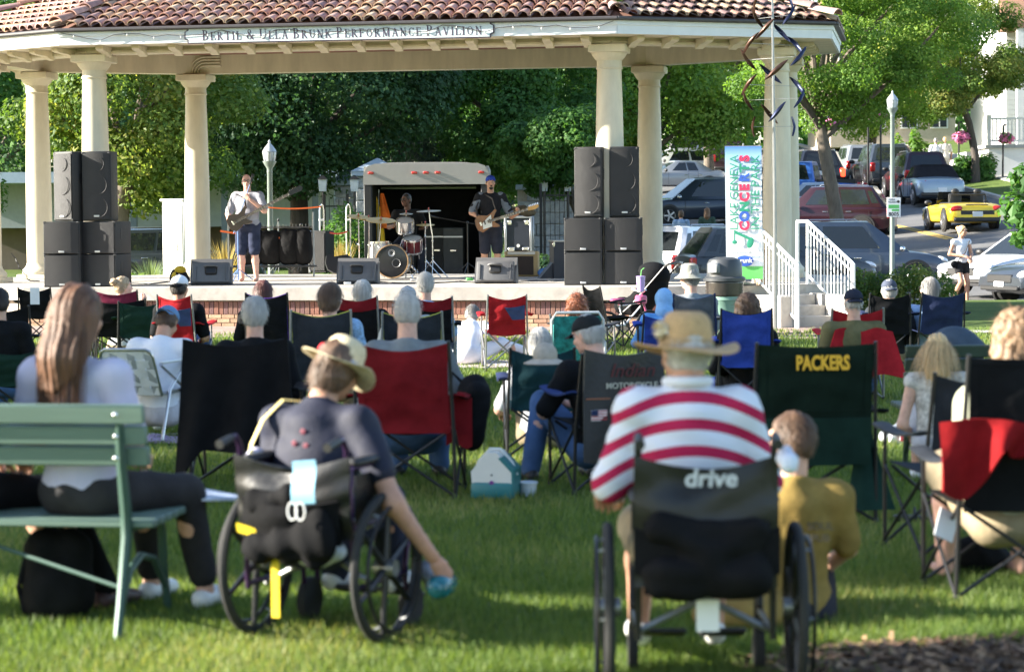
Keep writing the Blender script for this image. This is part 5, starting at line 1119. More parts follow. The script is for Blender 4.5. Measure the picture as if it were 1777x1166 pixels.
# lamp posts
def lamp(label, loc, H_, k, head=True):
    t = thing('street_lamp', label, 'street lamp', loc, 0, 'street lamps'); LG = mk('lamp_green', (.20, .24, .22), .5, .2, var=.1); LGL = mk('lamp_glass', (.75, .78, .8), .15, var=0, trans=.35)
    MB().lathe([(.2 * k, -.1), (.2 * k, .25), (.13 * k, .4), (.10 * k, .5), (.085 * k, H_ - .85 * k), (.1 * k, H_ - .82 * k)], n=16).build('post', LG, t)
    MB().lathe([(.09 * k, H_ - .82 * k), (.09 * k, H_ - .72 * k), (.15 * k, H_ - .62 * k), (.22 * k, H_ - .5 * k), (.225 * k, H_ - .47 * k)], n=16).build('fitter', LG, t)
    gl = MB().lathe([(.17 * k, H_ - .47 * k), (.205 * k, H_ - .33 * k), (.22 * k, H_ - .2 * k), (.2 * k, H_ - .16 * k)], n=16).build('globe', LGL, t)
    MB().lathe([(.235 * k, H_ - .17 * k), (.2 * k, H_ - .1 * k), (.13 * k, H_ - .0 * k), (.06 * k, H_ + .08 * k), (.035 * k, H_ + .12 * k), (.045 * k, H_ + .15 * k), (.01 * k, H_ + .22 * k)], n=16).build('cap', mk('lamp_cap', (.5, .52, .52), .35, .4), t)
    for a in range(8): MB().tube([(.18 * k * math.cos(a * .785), .18 * k * math.sin(a * .785), H_ - .47 * k), (.228 * k * math.cos(a * .785), .228 * k * math.sin(a * .785), H_ - .17 * k)], .007, 5).build('glazing_bar', LG, t)
    return t
p = spot(471, 86); lamp('green lamp post with clear lantern head behind the bass player', (p.x, p.y, 0), 3.15, .62)
t0_ = lamp('green lamp post carrying a small white sign beside the street', cp(1549, 57), 4.83, .62)
p = at(1551, 360, 56.85); t = thing('parking_sign', 'small white and green sign fixed to the street lamp post', 'sign', (p.x, p.y, p.z)); SGN = mk('sign_white', (.78, .78, .78), .5, var=.03); SGG = mk('sign_green', (.10, .42, .12), .5, var=.03); INK = mk('ink_black', (.03, .03, .03), .6, var=0)
MB().box((0, 0, 0), (.34, .012, .48), bev=.004).build('panel', SGN, t); MB().box((0, -.008, .02), (.26, .006, .09)).build('stripe', SGG, t); MB().box((.04, -.008, -.07), (.18, .006, .05)).build('stripe', SGG, t)
XZ = Matrix.Rotation(math.pi / 2, 4, 'X'); text('8005', .13, INK, t, Matrix.Translation((0, -.007, -.21)) @ XZ, off=.003); text('PARK', .06, INK, t, Matrix.Translation((-.04, -.007, .17)) @ XZ); text('MOBILE', .06, INK, t, Matrix.Translation((-.03, -.007, .11)) @ XZ)
MB(Matrix.Translation((.11, -.008, .14))).lathe([(.035, -.002), (.035, .002)], n=14, rot=(math.pi / 2, 0, 0)).build('emblem', INK, t)
# trailer
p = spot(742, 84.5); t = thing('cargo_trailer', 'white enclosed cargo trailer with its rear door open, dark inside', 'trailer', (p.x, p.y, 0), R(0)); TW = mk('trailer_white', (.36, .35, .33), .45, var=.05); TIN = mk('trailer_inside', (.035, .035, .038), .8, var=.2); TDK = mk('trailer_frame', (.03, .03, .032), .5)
W_, H_, D_ = 2.5, 2.86, 4.6
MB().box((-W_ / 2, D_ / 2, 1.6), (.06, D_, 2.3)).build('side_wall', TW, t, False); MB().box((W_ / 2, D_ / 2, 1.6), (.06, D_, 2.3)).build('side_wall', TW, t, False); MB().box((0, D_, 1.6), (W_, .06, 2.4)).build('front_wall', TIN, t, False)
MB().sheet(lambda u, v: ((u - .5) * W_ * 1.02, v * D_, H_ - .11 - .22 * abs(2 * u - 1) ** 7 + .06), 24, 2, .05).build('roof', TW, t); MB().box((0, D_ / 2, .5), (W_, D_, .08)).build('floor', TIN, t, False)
MB().prism([(-1.29, 2.38), (1.29, 2.38), (1.29, 2.60), (1.2, 2.76), (1.05, 2.81), (-1.05, 2.81), (-1.2, 2.76), (-1.29, 2.60)], -.07, .02, 'y').build('header', TW, t, False)
for x in (-1.13, -.12, .0, .12, 1.13): MB().box((x if abs(x) > .2 else x * 2.0 , -.08, 2.62), (.12, .03, .05), bev=.012).build('marker_light', RED, t)
for s_ in (-1, 1):
    MB().box((s_ * 1.2, -.02, 1.45), (.16, .08, 1.86), bev=.01).build('door_post', TDK, t); MB().box((s_ * 1.12, D_ / 2, 1.5), (.02, D_ - .1, 1.9)).build('liner', TIN, t, False)
    wl = MB().lathe([(.2, -.1), (.34, -.1), (.35, 0), (.34, .1), (.2, .1)], (s_ * 1.2, 3.0, .34), 18, (math.pi / 2, 0, math.pi / 2)).build('wheel', RUB, t)
MB().tube([(-1.0, 1.2, 2.33), (1.0, 1.2, 2.33)], .03, 6).build('roof_bow', ALU, t)
q = t.location
def onstage(px, py, z=ZS): return gnd(px, py, z)
# things standing in the trailer mouth
YO = fab('cloth_orange', (.75, .16, .03)); YY = fab('cloth_yellow', (.72, .45, .04))
p = at(662, 385, 47.6); t = thing('draped_flag', 'orange and yellow flag draped inside the trailer mouth', 'flag', (p.x, p.y, .54))
MB().sheet(lambda u, v: (-.1 + .2 * u * (1 - .4 * v), .02 * math.sin(9 * u), .35 + 1.25 * v * (1 - .3 * u)), 8, 10, .01).build('cloth', YY, t); MB().sheet(lambda u, v: (-.02 + .28 * u * (1 - .75 * v), -.03 + .02 * math.sin(8 * u + 2), .95 + .72 * v), 8, 8, .01).build('fold', YO, t); MB().tube([(-.1, 0, 0), (-.05, 0, 1.75)], .012, 6).build('pole', FRG, t)
BOXD = mk('crate_dark', (.06, .06, .062), .7, var=.2)
for px, S_, w_, h_, z_, lb in ((790, 83, .42, .95, .54, 'dark upright equipment case inside the trailer doorway'), (762, 82, .55, .95, .54, 'wide dark equipment case deep inside the trailer'), (690, 81, .9, .5, .54, 'low dark chest inside the trailer behind the drummer')):
    p = spot(px, S_, z_); t = thing('equipment_case', lb, 'case', p, R(-5), 'equipment cases inside the trailer'); MB().box((0, 0, h_ / 2), (w_, .5, h_), bev=.015).build('box', BOXD, t); MB().box((0, -.255, h_ * .8), (w_ * .96, .012, .03)).build('latch_strip', ALU, t); MB().box((0, -.262, h_ * .5), (.14, .02, .05), bev=.01).build('handle', CHR, t)
# amplifier, road cases, camouflage bag
p = onstage(905, 480); t = thing('guitar_amplifier', 'tweed guitar amplifier with dark brown grille beside the singer', 'amplifier', (p.x, p.y, ZS), R(-6)); TWD = mk('tweed', (.50, .36, .18), .8, var=.2, scale=90); TGR = mk('grille_brown', (.05, .035, .03), .8, var=.3, scale=60)
MB().box((0, .12, .23), (.62, .24, .46), bev=.02).build('cabinet', TWD, t); MB().box((-.03, -.006, .2), (.5, .014, .34), bev=.004).build('grille', TGR, t); MB().box((0, .1, .47), (.22, .04, .025), bev=.01).build('handle', BARKD, t); MB().box((0, -.003, .425), (.5, .012, .05)).build('control_panel', ALU, t)
RCB = mk('case_panel', (.025, .03, .045), .45, var=.1)
def roadcase(label, loc, w, h, d, yaw):
    t = thing('road_case', label, 'road case', loc, yaw, 'road cases on the stage'); MB().box((0, d / 2, h / 2), (w, d, h)).build('panel', RCB, t, False)
    for x in (-1, 1):
        for yy in (0, d): MB().box((x * w / 2, yy, h / 2), (.05, .05, h + .02), bev=.006).build('edge_strip', ALU, t)
    for z in (0, h): MB().box((0, -.003, z), (w, .05, .045), bev=.006).build('edge_strip', ALU, t)
    for x in (-.28, .28): MB().box((x * w, -.012, h * .14), (.13, .02, .12), bev=.01).build('latch', CHR, t)
    for x in (-.34, .34): MB().box((x * w, -.012, h * .86), (.09, .02, .1), bev=.01).build('latch', CHR, t)
    MB().lathe([(.035, -.008), (.035, .008)], (0, -.01, h * .25), 12, (math.pi / 2, 0, 0)).build('label_disc', SGN, t)
p = onstage(900, 470); roadcase('tall black road case with aluminium edges behind the amplifier', (p.x, p.y + .75, ZS + .3), .52, .78, .4, R(-6)); MB().box((0, .2, -.15), (.5, .4, .3)).build('lower_box', BOXD, bpy.data.objects['road_case'], False)
p = onstage(967, 483); t = thing('open_road_case', 'small open black flight case beside the subwoofers', 'road case', (p.x, p.y, ZS), R(10)); MB().box((.05, .2, .32), (.22, .4, .64)).build('panel', RCB, t, False); MB().box((-.06, .0, .60), (.05, .05, .1), bev=.01).build('latch', CHR, t); MB().box((.05, .2, .655), (.26, .44, .03), bev=.005).build('edge_strip', ALU, t); MB().prism([(-.3, 0), (-.06, 0), (-.06, .28)], .05, .35, 'y').build('lid', RCB, t, False)
p = onstage(945, 480); blob('blue_cloth', [('e', (0, 0, .07), (.12, .1, .09)), ('e', (.06, .05, .05), (.1, .1, .06))], fab('cloth_blue', (.10, .25, .6)), None, .012, .03, disp=wrinkle(.012, 50, 4), cuts=[((0, 0, 0), (0, 0, -1))]).location = (p.x, p.y, ZS); tag(bpy.data.objects['blue_cloth'], 'crumpled blue cloth on the stage floor by the flight case', 'cloth')
CAMO = mk('camouflage', (.10, .08, .045), .85, var=.7, scale=9); p = at(905, 360, 41.3); o = blob('camouflage_bag', [('e', (-.1, 0, .08), (.16, .14, .08)), ('e', (.1, 0, .06), (.16, .14, .07)), ('e', (.02, 0, .13), (.1, .1, .06))], CAMO, None, .014, .04, disp=wrinkle(.012, 40, 9)); o.location = (p.x, p.y, ZS + 1.1); tag(o, 'camouflage bag slumped on top of the tall road case', 'bag')
# drum kit
DR = mk('drum_red', (.16, .02, .025), .25, .3, var=.1, coat=.6); DS = mk('drum_silver', (.5, .5, .53), .25, .6, var=.1, coat=.5); DHD = mk('drum_head_black', (.015, .016, .02), .2, var=.1); DHW = mk('drum_head_white', (.62, .62, .6), .5, var=.05); HOOP = mk('hoop_wood', (.45, .27, .13), .4, var=.1); BRASS = mk('brass', (.72, .46, .10), .4, .85, var=.1, scale=30)
DY = 41.2
def drum(name, label, c, r_, h_, rot, shell, head, hoop, group='drum kit on the stage', legs=None):
    t = thing(name, label, 'drum', c, 0, group); E_ = Euler(rot).to_matrix()
    MB().lathe([(r_, -h_ / 2), (r_, h_ / 2)], n=28, rot=E_).build('shell', shell, t); MB().lathe([(r_ * .985, h_ / 2 + .004), (r_ * .9, h_ / 2 + .008), (.003, h_ / 2 + .008)], n=28, rot=E_, cap=False).build('drum_head', head, t)
    for z in (-h_ / 2, h_ / 2): MB().lathe([(r_ * .99, z - .012), (r_ * 1.035, z - .014), (r_ * 1.035, z + .018), (r_ * .98, z + .018)], n=28, rot=E_, cap=False).build('hoop', hoop, t)
    for k in range(8):
        a = k * .785 + .2; MB().tube([E_ @ V((r_ * 1.04 * math.cos(a), r_ * 1.04 * math.sin(a), -h_ * .48)), E_ @ V((r_ * 1.04 * math.cos(a), r_ * 1.04 * math.sin(a), h_ * .48))], .008, 5).build('lug', CHR, t)
    for a, b_ in legs or []: MB().tube([a, b_], .01, 6).build('leg', CHR, t)
    return t
c = at(683, 448, DY); r_ = .29; c.z = ZS + r_ + .02
bd = drum('bass_drum', 'black-headed bass drum with wooden hoop facing the crowd', c, r_, .42, (R(90), 0, R(-6)), DS, DHD, HOOP, legs=[((-.27, -.1, -.12), (-.38, -.2, -.31)), ((.27, -.1, -.12), (.36, -.2, -.31))])
M1 = Matrix.Rotation(R(-6), 4, 'Z') @ Matrix.Translation((0, -.222, 0)) @ XZ
MB(M1).lathe([(.052, 0), (.06, .002), (.06, .003)], (-.0, .15, 0), 20, cap=False).build('emblem_ring', BADGE, bd); MB(M1).lathe([(.035, 0), (.04, .003)], (0, .15, 0), 16, cap=False).build('emblem_ring', BADGE, bd); MB(M1).lathe([(.07, 0), (.075, .003)], (.08, -.03, 0), 18, cap=False).build('port_ring', BADGE, bd)
c = at(703, 392, DY + .1); drum('rack_tom', 'chrome rack tom mounted above the bass drum', c, .15, .2, (R(25), 0, 0), CHR, DHW, CHR, legs=[((0, .05, -.1), (-.1, .05, -.4))])
c = at(716, 425, DY + .1); drum('red_tom', 'dark red tom behind the bass drum', c, .17, .24, (R(20), 0, 0), DR, DHW, CHR, legs=[((.1, .1, -.1), (.14, .16, c.z * 0 - .5)), ((-.1, .1, -.1), (-.14, .16, -.5)), ((.0, .18, -.1), (0, .22, -.5))])
c = at(659, 425, DY + .35); c.z = ZS + .45; drum('floor_tom', 'silver floor tom beside the bass drum', c, .2, .38, (0, 0, 0), DS, DHW, CHR, legs=[((.2, 0, .1), (.24, 0, -.45)), ((-.2, 0, .1), (-.24, 0, -.45)), ((0, .2, .1), (0, .24, -.45))])
def cymbal(label, px, py, Y, r_, tilt, mat, roll=0, double=False, boom=0.0):
    c = at(px, py, Y); t = thing('cymbal_stand', label, 'cymbal stand', (c.x, c.y, ZS), 0, 'cymbals of the drum kit'); z = c.z - ZS; E_ = Euler((tilt, roll, 0)).to_matrix()
    pr = [(.006, .022), (.02, .02), (.035, .012), (.05, .008), (r_ * .6, .003), (r_, -.006), (r_, -.008)]
    MB().lathe(pr, (0, 0, z), 26, E_, cap=False).build('cymbal', mat, t)
    if double: MB().lathe([(a, -b - .03) for a, b in pr], (0, 0, z), 26, E_, cap=False).build('cymbal', mat, t)
    MB().lathe([(.012, .02), (.014, .045), (.01, .06)], (0, 0, z), 10).build('felt_topper', RED, t)
    MB().tube([(0, 0, z), (boom * .5, .02, z - .25), (boom, .05, z - .45), (boom, .05, .25)], .011, 7).build('stand_tube', CHR, t)
    for k in range(3): a = k * 2.094 + .5; MB().tube([(boom, .05, .32), (boom + .3 * math.cos(a), .05 + .3 * math.sin(a), .012)], .009, 6).build('leg', CHR, t)
    MB().box((boom, .03, z * .55), (.035, .05, .04), bev=.008).build('clamp', CHR, t); MB().box((boom, .03, z * .3), (.035, .05, .04), bev=.008).build('clamp', CHR, t)
cymbal('golden cymbal farthest from the singer', 622, 376, DY + .1, .22, .18, BRASS, .1); cymbal('pair of golden hi-hat cymbals beside the floor tom', 640, 379, DY + .2, .18, .1, BRASS, .05, True); cymbal('large golden ride cymbal above the bass drum', 661, 382, DY - .1, .27, .2, BRASS, .06, boom=-.05)
cymbal('small pale splash cymbal over the toms', 705, 371, DY + .2, .12, .12, mk('pale_cymbal', (.6, .52, .36), .4, .85)); cymbal('pale crash cymbal on a tall chrome stand nearest the singer', 744, 366, DY, .22, .08, mk('pale_cymbal', (.6, .52, .36), .4, .85), -.04, boom=.06); cymbal('low golden cymbal behind the chrome stands', 738, 390, DY + .2, .17, .12, BRASS)
# drum throne hardware and chrome arches
for px, lb in ((559, 'chrome arched hoop stand nearer the bass player'), (605, 'chrome arched hoop stand nearer the drum kit')):
    p = onstage(px, 470); t = thing('arched_stand', lb, 'stand', (p.x, p.y, ZS), R(40), 'chrome arched stands behind the amplifiers')
    MB().tube([(-.05, 0, .0), (-.05, 0, 1.25), (-.03, 0, 1.34), (0, 0, 1.37), (.03, 0, 1.34), (.05, 0, 1.25), (.05, 0, 0)], .014, 8).build('arch', CHR, t); MB().box((0, 0, .012), (.3, .3, .024)).build('foot', BLK, t); MB().box((0, 0, 1.05), (.12, .03, .04)).build('clamp', SGN, t)
ORN = mk('strap_orange', (.85, .16, .03), .6, var=.08)
def strap(label, a, b_, w_=.028): 
    p = V(a); d = V(b_) - p; t = MB().sheet(lambda u, v: V((d.x * v, d.y * v, d.z * v - .03 * math.sin(math.pi * v) + (u - .5) * w_)), 1, 14, .006).build('orange_strap', ORN, None); t.location = p; tag(t, label, 'strap', 'orange straps strung behind the stage'); return t
Y_ = 43.3; strap('upper orange strap stretched behind the bass player', at(462, 360, Y_), at(557, 359, Y_)); strap('lower orange strap stretched across the dark equipment bags', at(382, 401, Y_ - .6), at(533, 416, Y_ - .6), .035)
strap('short red strap between the two chrome arches', at(572, 404, Y_), at(603, 402, Y_), .03).data.materials[0] = RED
# trolley with dark bags behind the bass player
p = spot(478, 93.5, ZS); t = thing('equipment_trolley', 'metal frame trolley loaded with black bags behind the bass player', 'trolley', p); TB = fab('gear_bag', (.014, .014, .015))
for x in (-.85, .72): MB().tube([(x, 0, 0), (x, 0, 1.2)], .018, 7).build('upright', FRG, t)
MB().tube([(-.85, 0, .92), (.72, 0, .92)], .014, 6).build('rail', FRG, t); MB().box((-.05, .1, .2), (1.6, .5, .03)).build('deck', BLK, t, False)
for k in range(26): MB().tube([(-.8 + k * .06, .02, .92), (-.8 + k * .06, .02, .98)], .004, 4).build('mesh_wire', FRG, t)
for px, w_, h_, lb in ((437, .5, .68, 'black equipment bag behind the legs of the bass player'), (470, .42, .66, 'black equipment bag second along the trolley'), (503, .4, .68, 'black equipment bag third along the trolley, by the mic stand'), (527, .34, .68, 'black equipment bag at the trolley end beside the amplifier rack')):
    p = spot(px, 93.5, ZS + .216); o = blob('equipment_bag', [('c', (-w_ / 2 + .13, 0, .14), (-w_ / 2 + .13, 0, h_ - .12), .13, .12), ('c', (w_ / 2 - .13, 0, .14), (w_ / 2 - .13, 0, h_ - .12), .13, .12), ('e', (0, -.05, h_ * .45), (w_ / 2, .15, h_ * .42))], TB, None, .018, .05, disp=wrinkle(.006, 30, px)); o.location = p; tag(o, lb, 'bag', 'black bags on the trolley'); MB().box((0, -.17, h_ * .45), (.08, .02, .16), bev=.006).build('handle', HND, o)
p = onstage(552, 474); t = thing('amplifier_rack', 'tall black amplifier rack beside the trolley', 'amplifier', (p.x, p.y, ZS), R(-20)); MB().box((0, .2, .42), (.36, .4, .84), bev=.015).build('cabinet', CABB, t); MB().box((-.0, -.008, .42), (.3, .02, .74), bev=.005).build('grille', GRL, t)
for z in (.03, .81): MB().box((-.17, .0, z), (.05, .05, .06), bev=.01).build('corner_cap', ALU, t)
MB().box((-.2, .02, .4), (.03, .03, .8), bev=.006).build('edge_strip', ALU, t)
p = onstage(592, 476); t = thing('guitar_case', 'black shaped guitar case leaning behind the floor monitor', 'guitar case', (p.x, p.y, ZS), R(10)); GC = mk('case_leather', (.018, .018, .02), .45, var=.15)
cs = [(.0, 0), (.12, .0), (.22, .06), (.26, .17), (.22, .29), (.12, .36), (.0, .34), (-.12, .32), (-.2, .38), (-.28, .34), (-.30, .2), (-.26, .07), (-.14, .0)]
MB(Matrix.Rotation(R(-12), 4, 'X')).prism([(x, z + .02) for x, z in cs], -.06, .06, 'y').build('shell', GC, t, ang=20); MB(Matrix.Rotation(R(-12), 4, 'X')).box((.42, 0, .17), (.36, .1, .14), bev=.02).build('neck_section', GC, t); MB().tube([(-.05, -.07, .16), (.0, -.1, .19), (.1, -.1, .2), (.14, -.07, .18)], .012, 6).build('handle', GC, t)
# microphone stands and small items
def micstand(label, px, py, zt_, boom, mat=IRON, mic=True, col=None, tri=True):
    p = onstage(px, py); t = thing('microphone_stand', label, 'microphone stand', (p.x, p.y, ZS), 0, 'microphone stands on the stage'); h_ = zt_
    MB().tube([(0, 0, .02), (0, 0, h_)], .011, 7).build('pole', mat, t)
    if tri:
        for k in range(3): a = k * 2.094 + .3; MB().tube([(0, 0, .22), (.28 * math.cos(a), .28 * math.sin(a), .012)], .009, 6).build('leg', mat, t)
    else: MB().lathe([(.15, 0), (.15, .015), (.03, .03)], n=20).build('base', IRON, t)
    e = V(boom) + V((0, 0, h_)); MB().tube([V((0, 0, h_)) - V(boom) * .35, e], .009, 6).build('boom', mat, t); MB().ell((0, 0, h_), (.025, .02, .03)).build('clutch', BLK, t)
    if mic: d = V(boom).normalized() if V(boom).length > .05 else V((0, .6, .5)).normalized(); MB().tube([e, e + d * .15], [.012, .02], 8).build('microphone', BLK, t); MB().ell(e + d * .17, (.027, .027, .027)).build('microphone_grille', GRL if not col else col, t)
    return t
micstand('black microphone stand in front of the singing guitarist', 851, 484, 1.34, (.0, .1, .12), FRB, True, ALU, False)
micstand('microphone stand with blue cable and red cup beside the bass player', 414, 489, 1.05, (.22, -.05, .62), mk('cable_blue', (.12, .22, .45), .5), True)
micstand('thin stand with taped joints behind the bass player', 484, 474, 1.05, (0, 0, .04), FRG, False); micstand('slim stand with coloured tape beside the amplifier bags', 523, 472, .95, (0, 0, .03), FRB, False); micstand('boom stand reaching over the drums from the singer side', 812, 476, .98, (-.55, .1, .10), FRB, True)
p = onstage(414, 487); t = thing('red_cup', 'red drink cup held on the blue microphone stand', 'cup', (p.x - .01, p.y - .03, ZS + .84)); MB().lathe([(.035, 0), (.045, .1)], n=16).build('cup', mk('cup_red', (.6, .06, .09), .4), t); MB().lathe([(.047, .1), (.047, .118), (.03, .122)], n=16).build('rim', SGN, t)
for px, py, lb, col in ((728, 488, 'grey effects pedal board lying in front of the drums', ALU), (815, 487, 'small green pedal beside the singer monitor', SGG), (845, 492, 'white power block at the foot of the singer monitor', SGN), (603, 494, 'white power block at the foot of the drum monitor', SGN), (375, 493, 'grey cable box beside the first floor monitor', ALU)):
    p = onstage(px, py); t = thing('stage_box', lb, 'pedal', (p.x, p.y, ZS + .001), rnd.uniform(-.2, .2), 'small boxes on the stage floor'); MB().box((0, 0, .022), (.3 if px == 728 else .12, .14, .044), bev=.01).build('case', col, t)
    for k in range(3): MB().lathe([(.014, 0), (.012, .018)], (-.08 + .08 * k if px == 728 else -.03 + .03 * k, 0, .044), 8).build('knob', BLK, t)
for i, (pts, lb) in enumerate((([(230, 492), (260, 494), (290, 490), (330, 493), (360, 495)], 'black cable snaking along the stage edge by the left stack'), ([(660, 490), (700, 493), (760, 492), (800, 489), (840, 493)], 'black cable along the stage edge before the drums'), ([(895, 490), (930, 488), (960, 489), (985, 487)], 'black cable running to the right speaker stack'), ([(20, 440), (38, 470), (52, 488), (70, 489)], 'black cable hanging at the far end of the stage'))):
    w_ = [onstage(*q) for q in pts] if i < 3 else [at(q[0], q[1], 39.5) for q in pts]; sm = []
    for a, b_ in zip(w_, w_[1:]): sm += [a.lerp(b_, k / 6) + V((rnd.uniform(-.02, .02), rnd.uniform(-.05, .05), .01)) for k in range(6)]
    o = MB(Matrix.Translation(-w_[0])).tube(sm, .01, 6).build('cable', BLK, None); o.location = w_[0]; tag(o, lb, 'cable', 'cables on the stage')
# ---------------------------------------------------------------- musicians
def outline(pts, M, th, mat, name, parent): return MB(M).prism(pts, -th / 2, th / 2, 'y').build(name, mat, parent, ang=25)
def guitar(label, loc, ang, tilt, body, bmat, nmat, nlen, headmat, hd, edge=None, pts=None):
    t = thing('electric_guitar' if 'bass' not in label else 'bass_guitar', label, 'guitar', loc); t.rotation_euler = (0, -ang, 0)
    outline([(x * 1.03, z * 1.03) for x, z in pts], Matrix.Translation((0, .004, 0)), .038, edge or bmat, 'rim', t); b = outline(pts, Matrix(), .046, bmat, 'body', t)
    MB().box((nlen / 2 + .12, -.02, 0), (nlen, .025, .05), taper=None).build('neck', nmat, t); MB().box((nlen / 2 + .06, -.036, 0), (nlen + .1, .008, .046)).build('fretboard', DARKW, t)
    for k in range(12): MB().box((nlen + .1 - nlen * (1 - .88 ** k) , -.0405, 0), (.004, .003, .046)).build('fret', CHR, t, False)
    hh = MB().prism(hd, -.03, -.014, 'y').build('headstock', headmat, t)
    for k in range(6 if 'bass' not in label else 5): MB().tube([(nlen + .15 + .03 * k, -.022, .03), (nlen + .15 + .03 * k, -.022, .062)], .007, 6).build('tuning_peg', CHR, hh)
    for x in (-.04, .05): MB().box((x, -.027, 0), (.025, .012, .07)).build('pickup', BLK, t)
    MB().box((-.11, -.028, 0), (.03, .014, .07), bev=.003).build('bridge', CHR, t)
    for k in range(4): MB().tube([(-.11, -.043, -.018 + .012 * k), (nlen + .12, -.043, -.014 + .009 * k)], .0012, 4).build('string', CHR, t)
    return t
DARKW = mk('fretboard', (.06, .04, .03), .5, var=.15)
STR = [(-.2, 0), (-.19, .09), (-.12, .15), (-.03, .125), (.03, .1), (.1, .12), (.19, .17), (.215, .14), (.15, .07), (.12, .03), (.12, -.03), (.14, -.06), (.19, -.11), (.18, -.14), (.1, -.12), (.03, -.1), (-.03, -.125), (-.12, -.15), (-.19, -.09)]
# bass player
BY = F / 100.0; bx_ = (432 - IW / 2) / 100.0
P = Pose(stand=True, head=(-2, 12, 4), sw=.2, sc=1.03); P.arms((.0, 0, 0), (0, 0, 0), (0, 0, 0), (0, 0, 0))
P.el, P.wl = V((-.33, .12, 1.22)), V((-.10, .24, 1.42)); P.er, P.wr = V((.34, .03, 1.17)), V((.26, .27, 1.0)); P.hb = {'l': (V((.45, .0, .35)), V((-.2, 1, .1)), .9), 'r': (V((-.7, .25, -.25)), V((.3, 1, .2)), .6)}
P.legs((-.12, .03, .51), (-.14, -.01, .08), (.12, .02, .51), (.12, -.02, .08), 1.0)
person('bass player in grey t-shirt and navy shorts touching his chin', (bx_, BY, ZS + .0), R(172), P, 'pink', fab('shirt_grey', (.32, .32, .36)), .8, fab('shorts_navy', (.035, .042, .075)), .93, None, 'fringe', 'grey', 1.28, None, True, group='musicians on the stage', belly=.8, glasses=True, wr_=.004)
g = guitar('dark bass guitar slung across the grey-shirted player', (bx_ - .12, BY - .27, ZS + 1.06), R(27), 0, None, mk('bass_brown', (.03, .014, .011), .3, coat=.5, var=.3), mk('bass_neck', (.30, .28, .25), .5), .86, mk('headstock_black', (.02, .02, .02), .4), [(.96, -.03), (1.2, -.045), (1.24, .0), (1.2, .05), (.98, .04)], mk('bass_rim', (.25, .12, .06), .4), STR)
MB().tube([(-.15, .02, .05), (-.08, .2, .32), (.1, .28, .48), (.25, .1, .3), (.2, .02, .12)], .016, 6, flat=.3).build('strap', BLK, g)
# singer
SY_ = F / 100.5; sx_ = (853 - IW / 2) / 100.5
P = Pose(stand=True, head=(-4, 6, 0), sw=.2, sc=1.0); P.er, P.wr = V((.33, .0, 1.16)), V((.10, .26, 1.02)); P.el, P.wl = V((-.36, .03, 1.09)), V((-.45, .26, 1.13)); P.hb = {'r': (V((-.75, .25, .1)), V((.3, 1, .5)), .5), 'l': (V((-.15, .35, .5)), V((-.8, -.2, .2)), 1.1)}
BLS = fab('polo_black', (.02, .02, .023)); 
o = person('singer with a blue backward cap and black polo playing guitar', (sx_, SY_, ZS), R(182), P, 'tan', BLS, .8, fab('shorts_black', (.03, .032, .045)), .95, mk('shoe_dark', (.04, .04, .04), .6), 'short', 'dark', 1.05, ('cap_back', fab('cap_blue', (.03, .06, .32))), 'sing', group='musicians on the stage', beard='goatee', wr_=.004)
SGY = fab('polo_grey', (.17, .19, .22))
for s_, a, b_ in ((1, P.sr, P.er), (-1, P.sl, P.el)): blob('sleeve_panel', [('c', tuple(a + V((-.03 * s_, 0, .02))), tuple(a.lerp(b_, .84)), .074, .070)], SGY, o, .014, .02, disp=wrinkle(.003, 30, 3))
g = guitar('sunburst electric guitar held by the singer', (sx_ - .06, SY_ - .30, ZS + 1.0), R(17), 0, None, mk('sunburst', (.20, .06, .015), .2, coat=.8, var=.6, scale=4), mk('neck_maple', (.5, .3, .12), .4), .62, mk('head_maple', (.62, .34, .1), .4), [(.72, -.025), (.86, -.04), (.93, -.01), (.92, .03), (.74, .035)], mk('burst_edge', (.06, .02, .012), .25), STR); MB().tube([(-.15, .02, .05), (-.1, .2, .3), (.06, .3, .5), (.2, .12, .36), (.2, .02, .12)], .016, 6, flat=.3).build('strap', BLK, g)
MB().prism([(-.1, -.1), (.06, -.1), (.08, -.02), (.1, .1), (.02, .06), (-.08, .0)], -.027, -.0245, 'y').build('scratchplate', mk('plate_white', (.7, .68, .6), .4), g, False)
# drummer
p = spot(709, 95.5, ZS); t = thing('drum_stool', 'round black drum stool behind the kit', 'stool', p); MB().lathe([(.16, .46), (.18, .48), (.18, .54), (.15, .56)], n=20).build('seat', BLK, t); MB().tube([(0, 0, .2), (0, 0, .47)], .02, 8).build('post', CHR, t)
for k in range(3): MB().tube([(0, 0, .26), (.25 * math.cos(k * 2.09), .25 * math.sin(k * 2.09), .012)], .012, 6).build('leg', CHR, t)
P = Pose(sh=.56, lean=4, head=(0, -38, 0), sw=.2, hz=.69); P.el, P.wl = V((-.33, .06, .92)), V((-.3, .34, .92)); P.er, P.wr = V((.33, .06, .92)), V((.2, .35, .95)); P.legs((-.25, .38, .52), (-.28, .42, .09), (.25, .38, .52), (.28, .42, .09))
o = person('drummer in a black printed t-shirt seated behind the kit', p, R(178), P, 'brown', fab('tee_black', (.018, .018, .018)), .8, fab('jeans_dark', (.03, .035, .05)), 2, BLK, 'buzz', 'dark', 1.05, None, True, group='musicians on the stage', glasses=True)
MB().box((0, .145, 1.02), (.2, .012, .08), (.15, 0, 0)).build('chest_print', mk('print_green', (.12, .16, .06), .7), o, False)
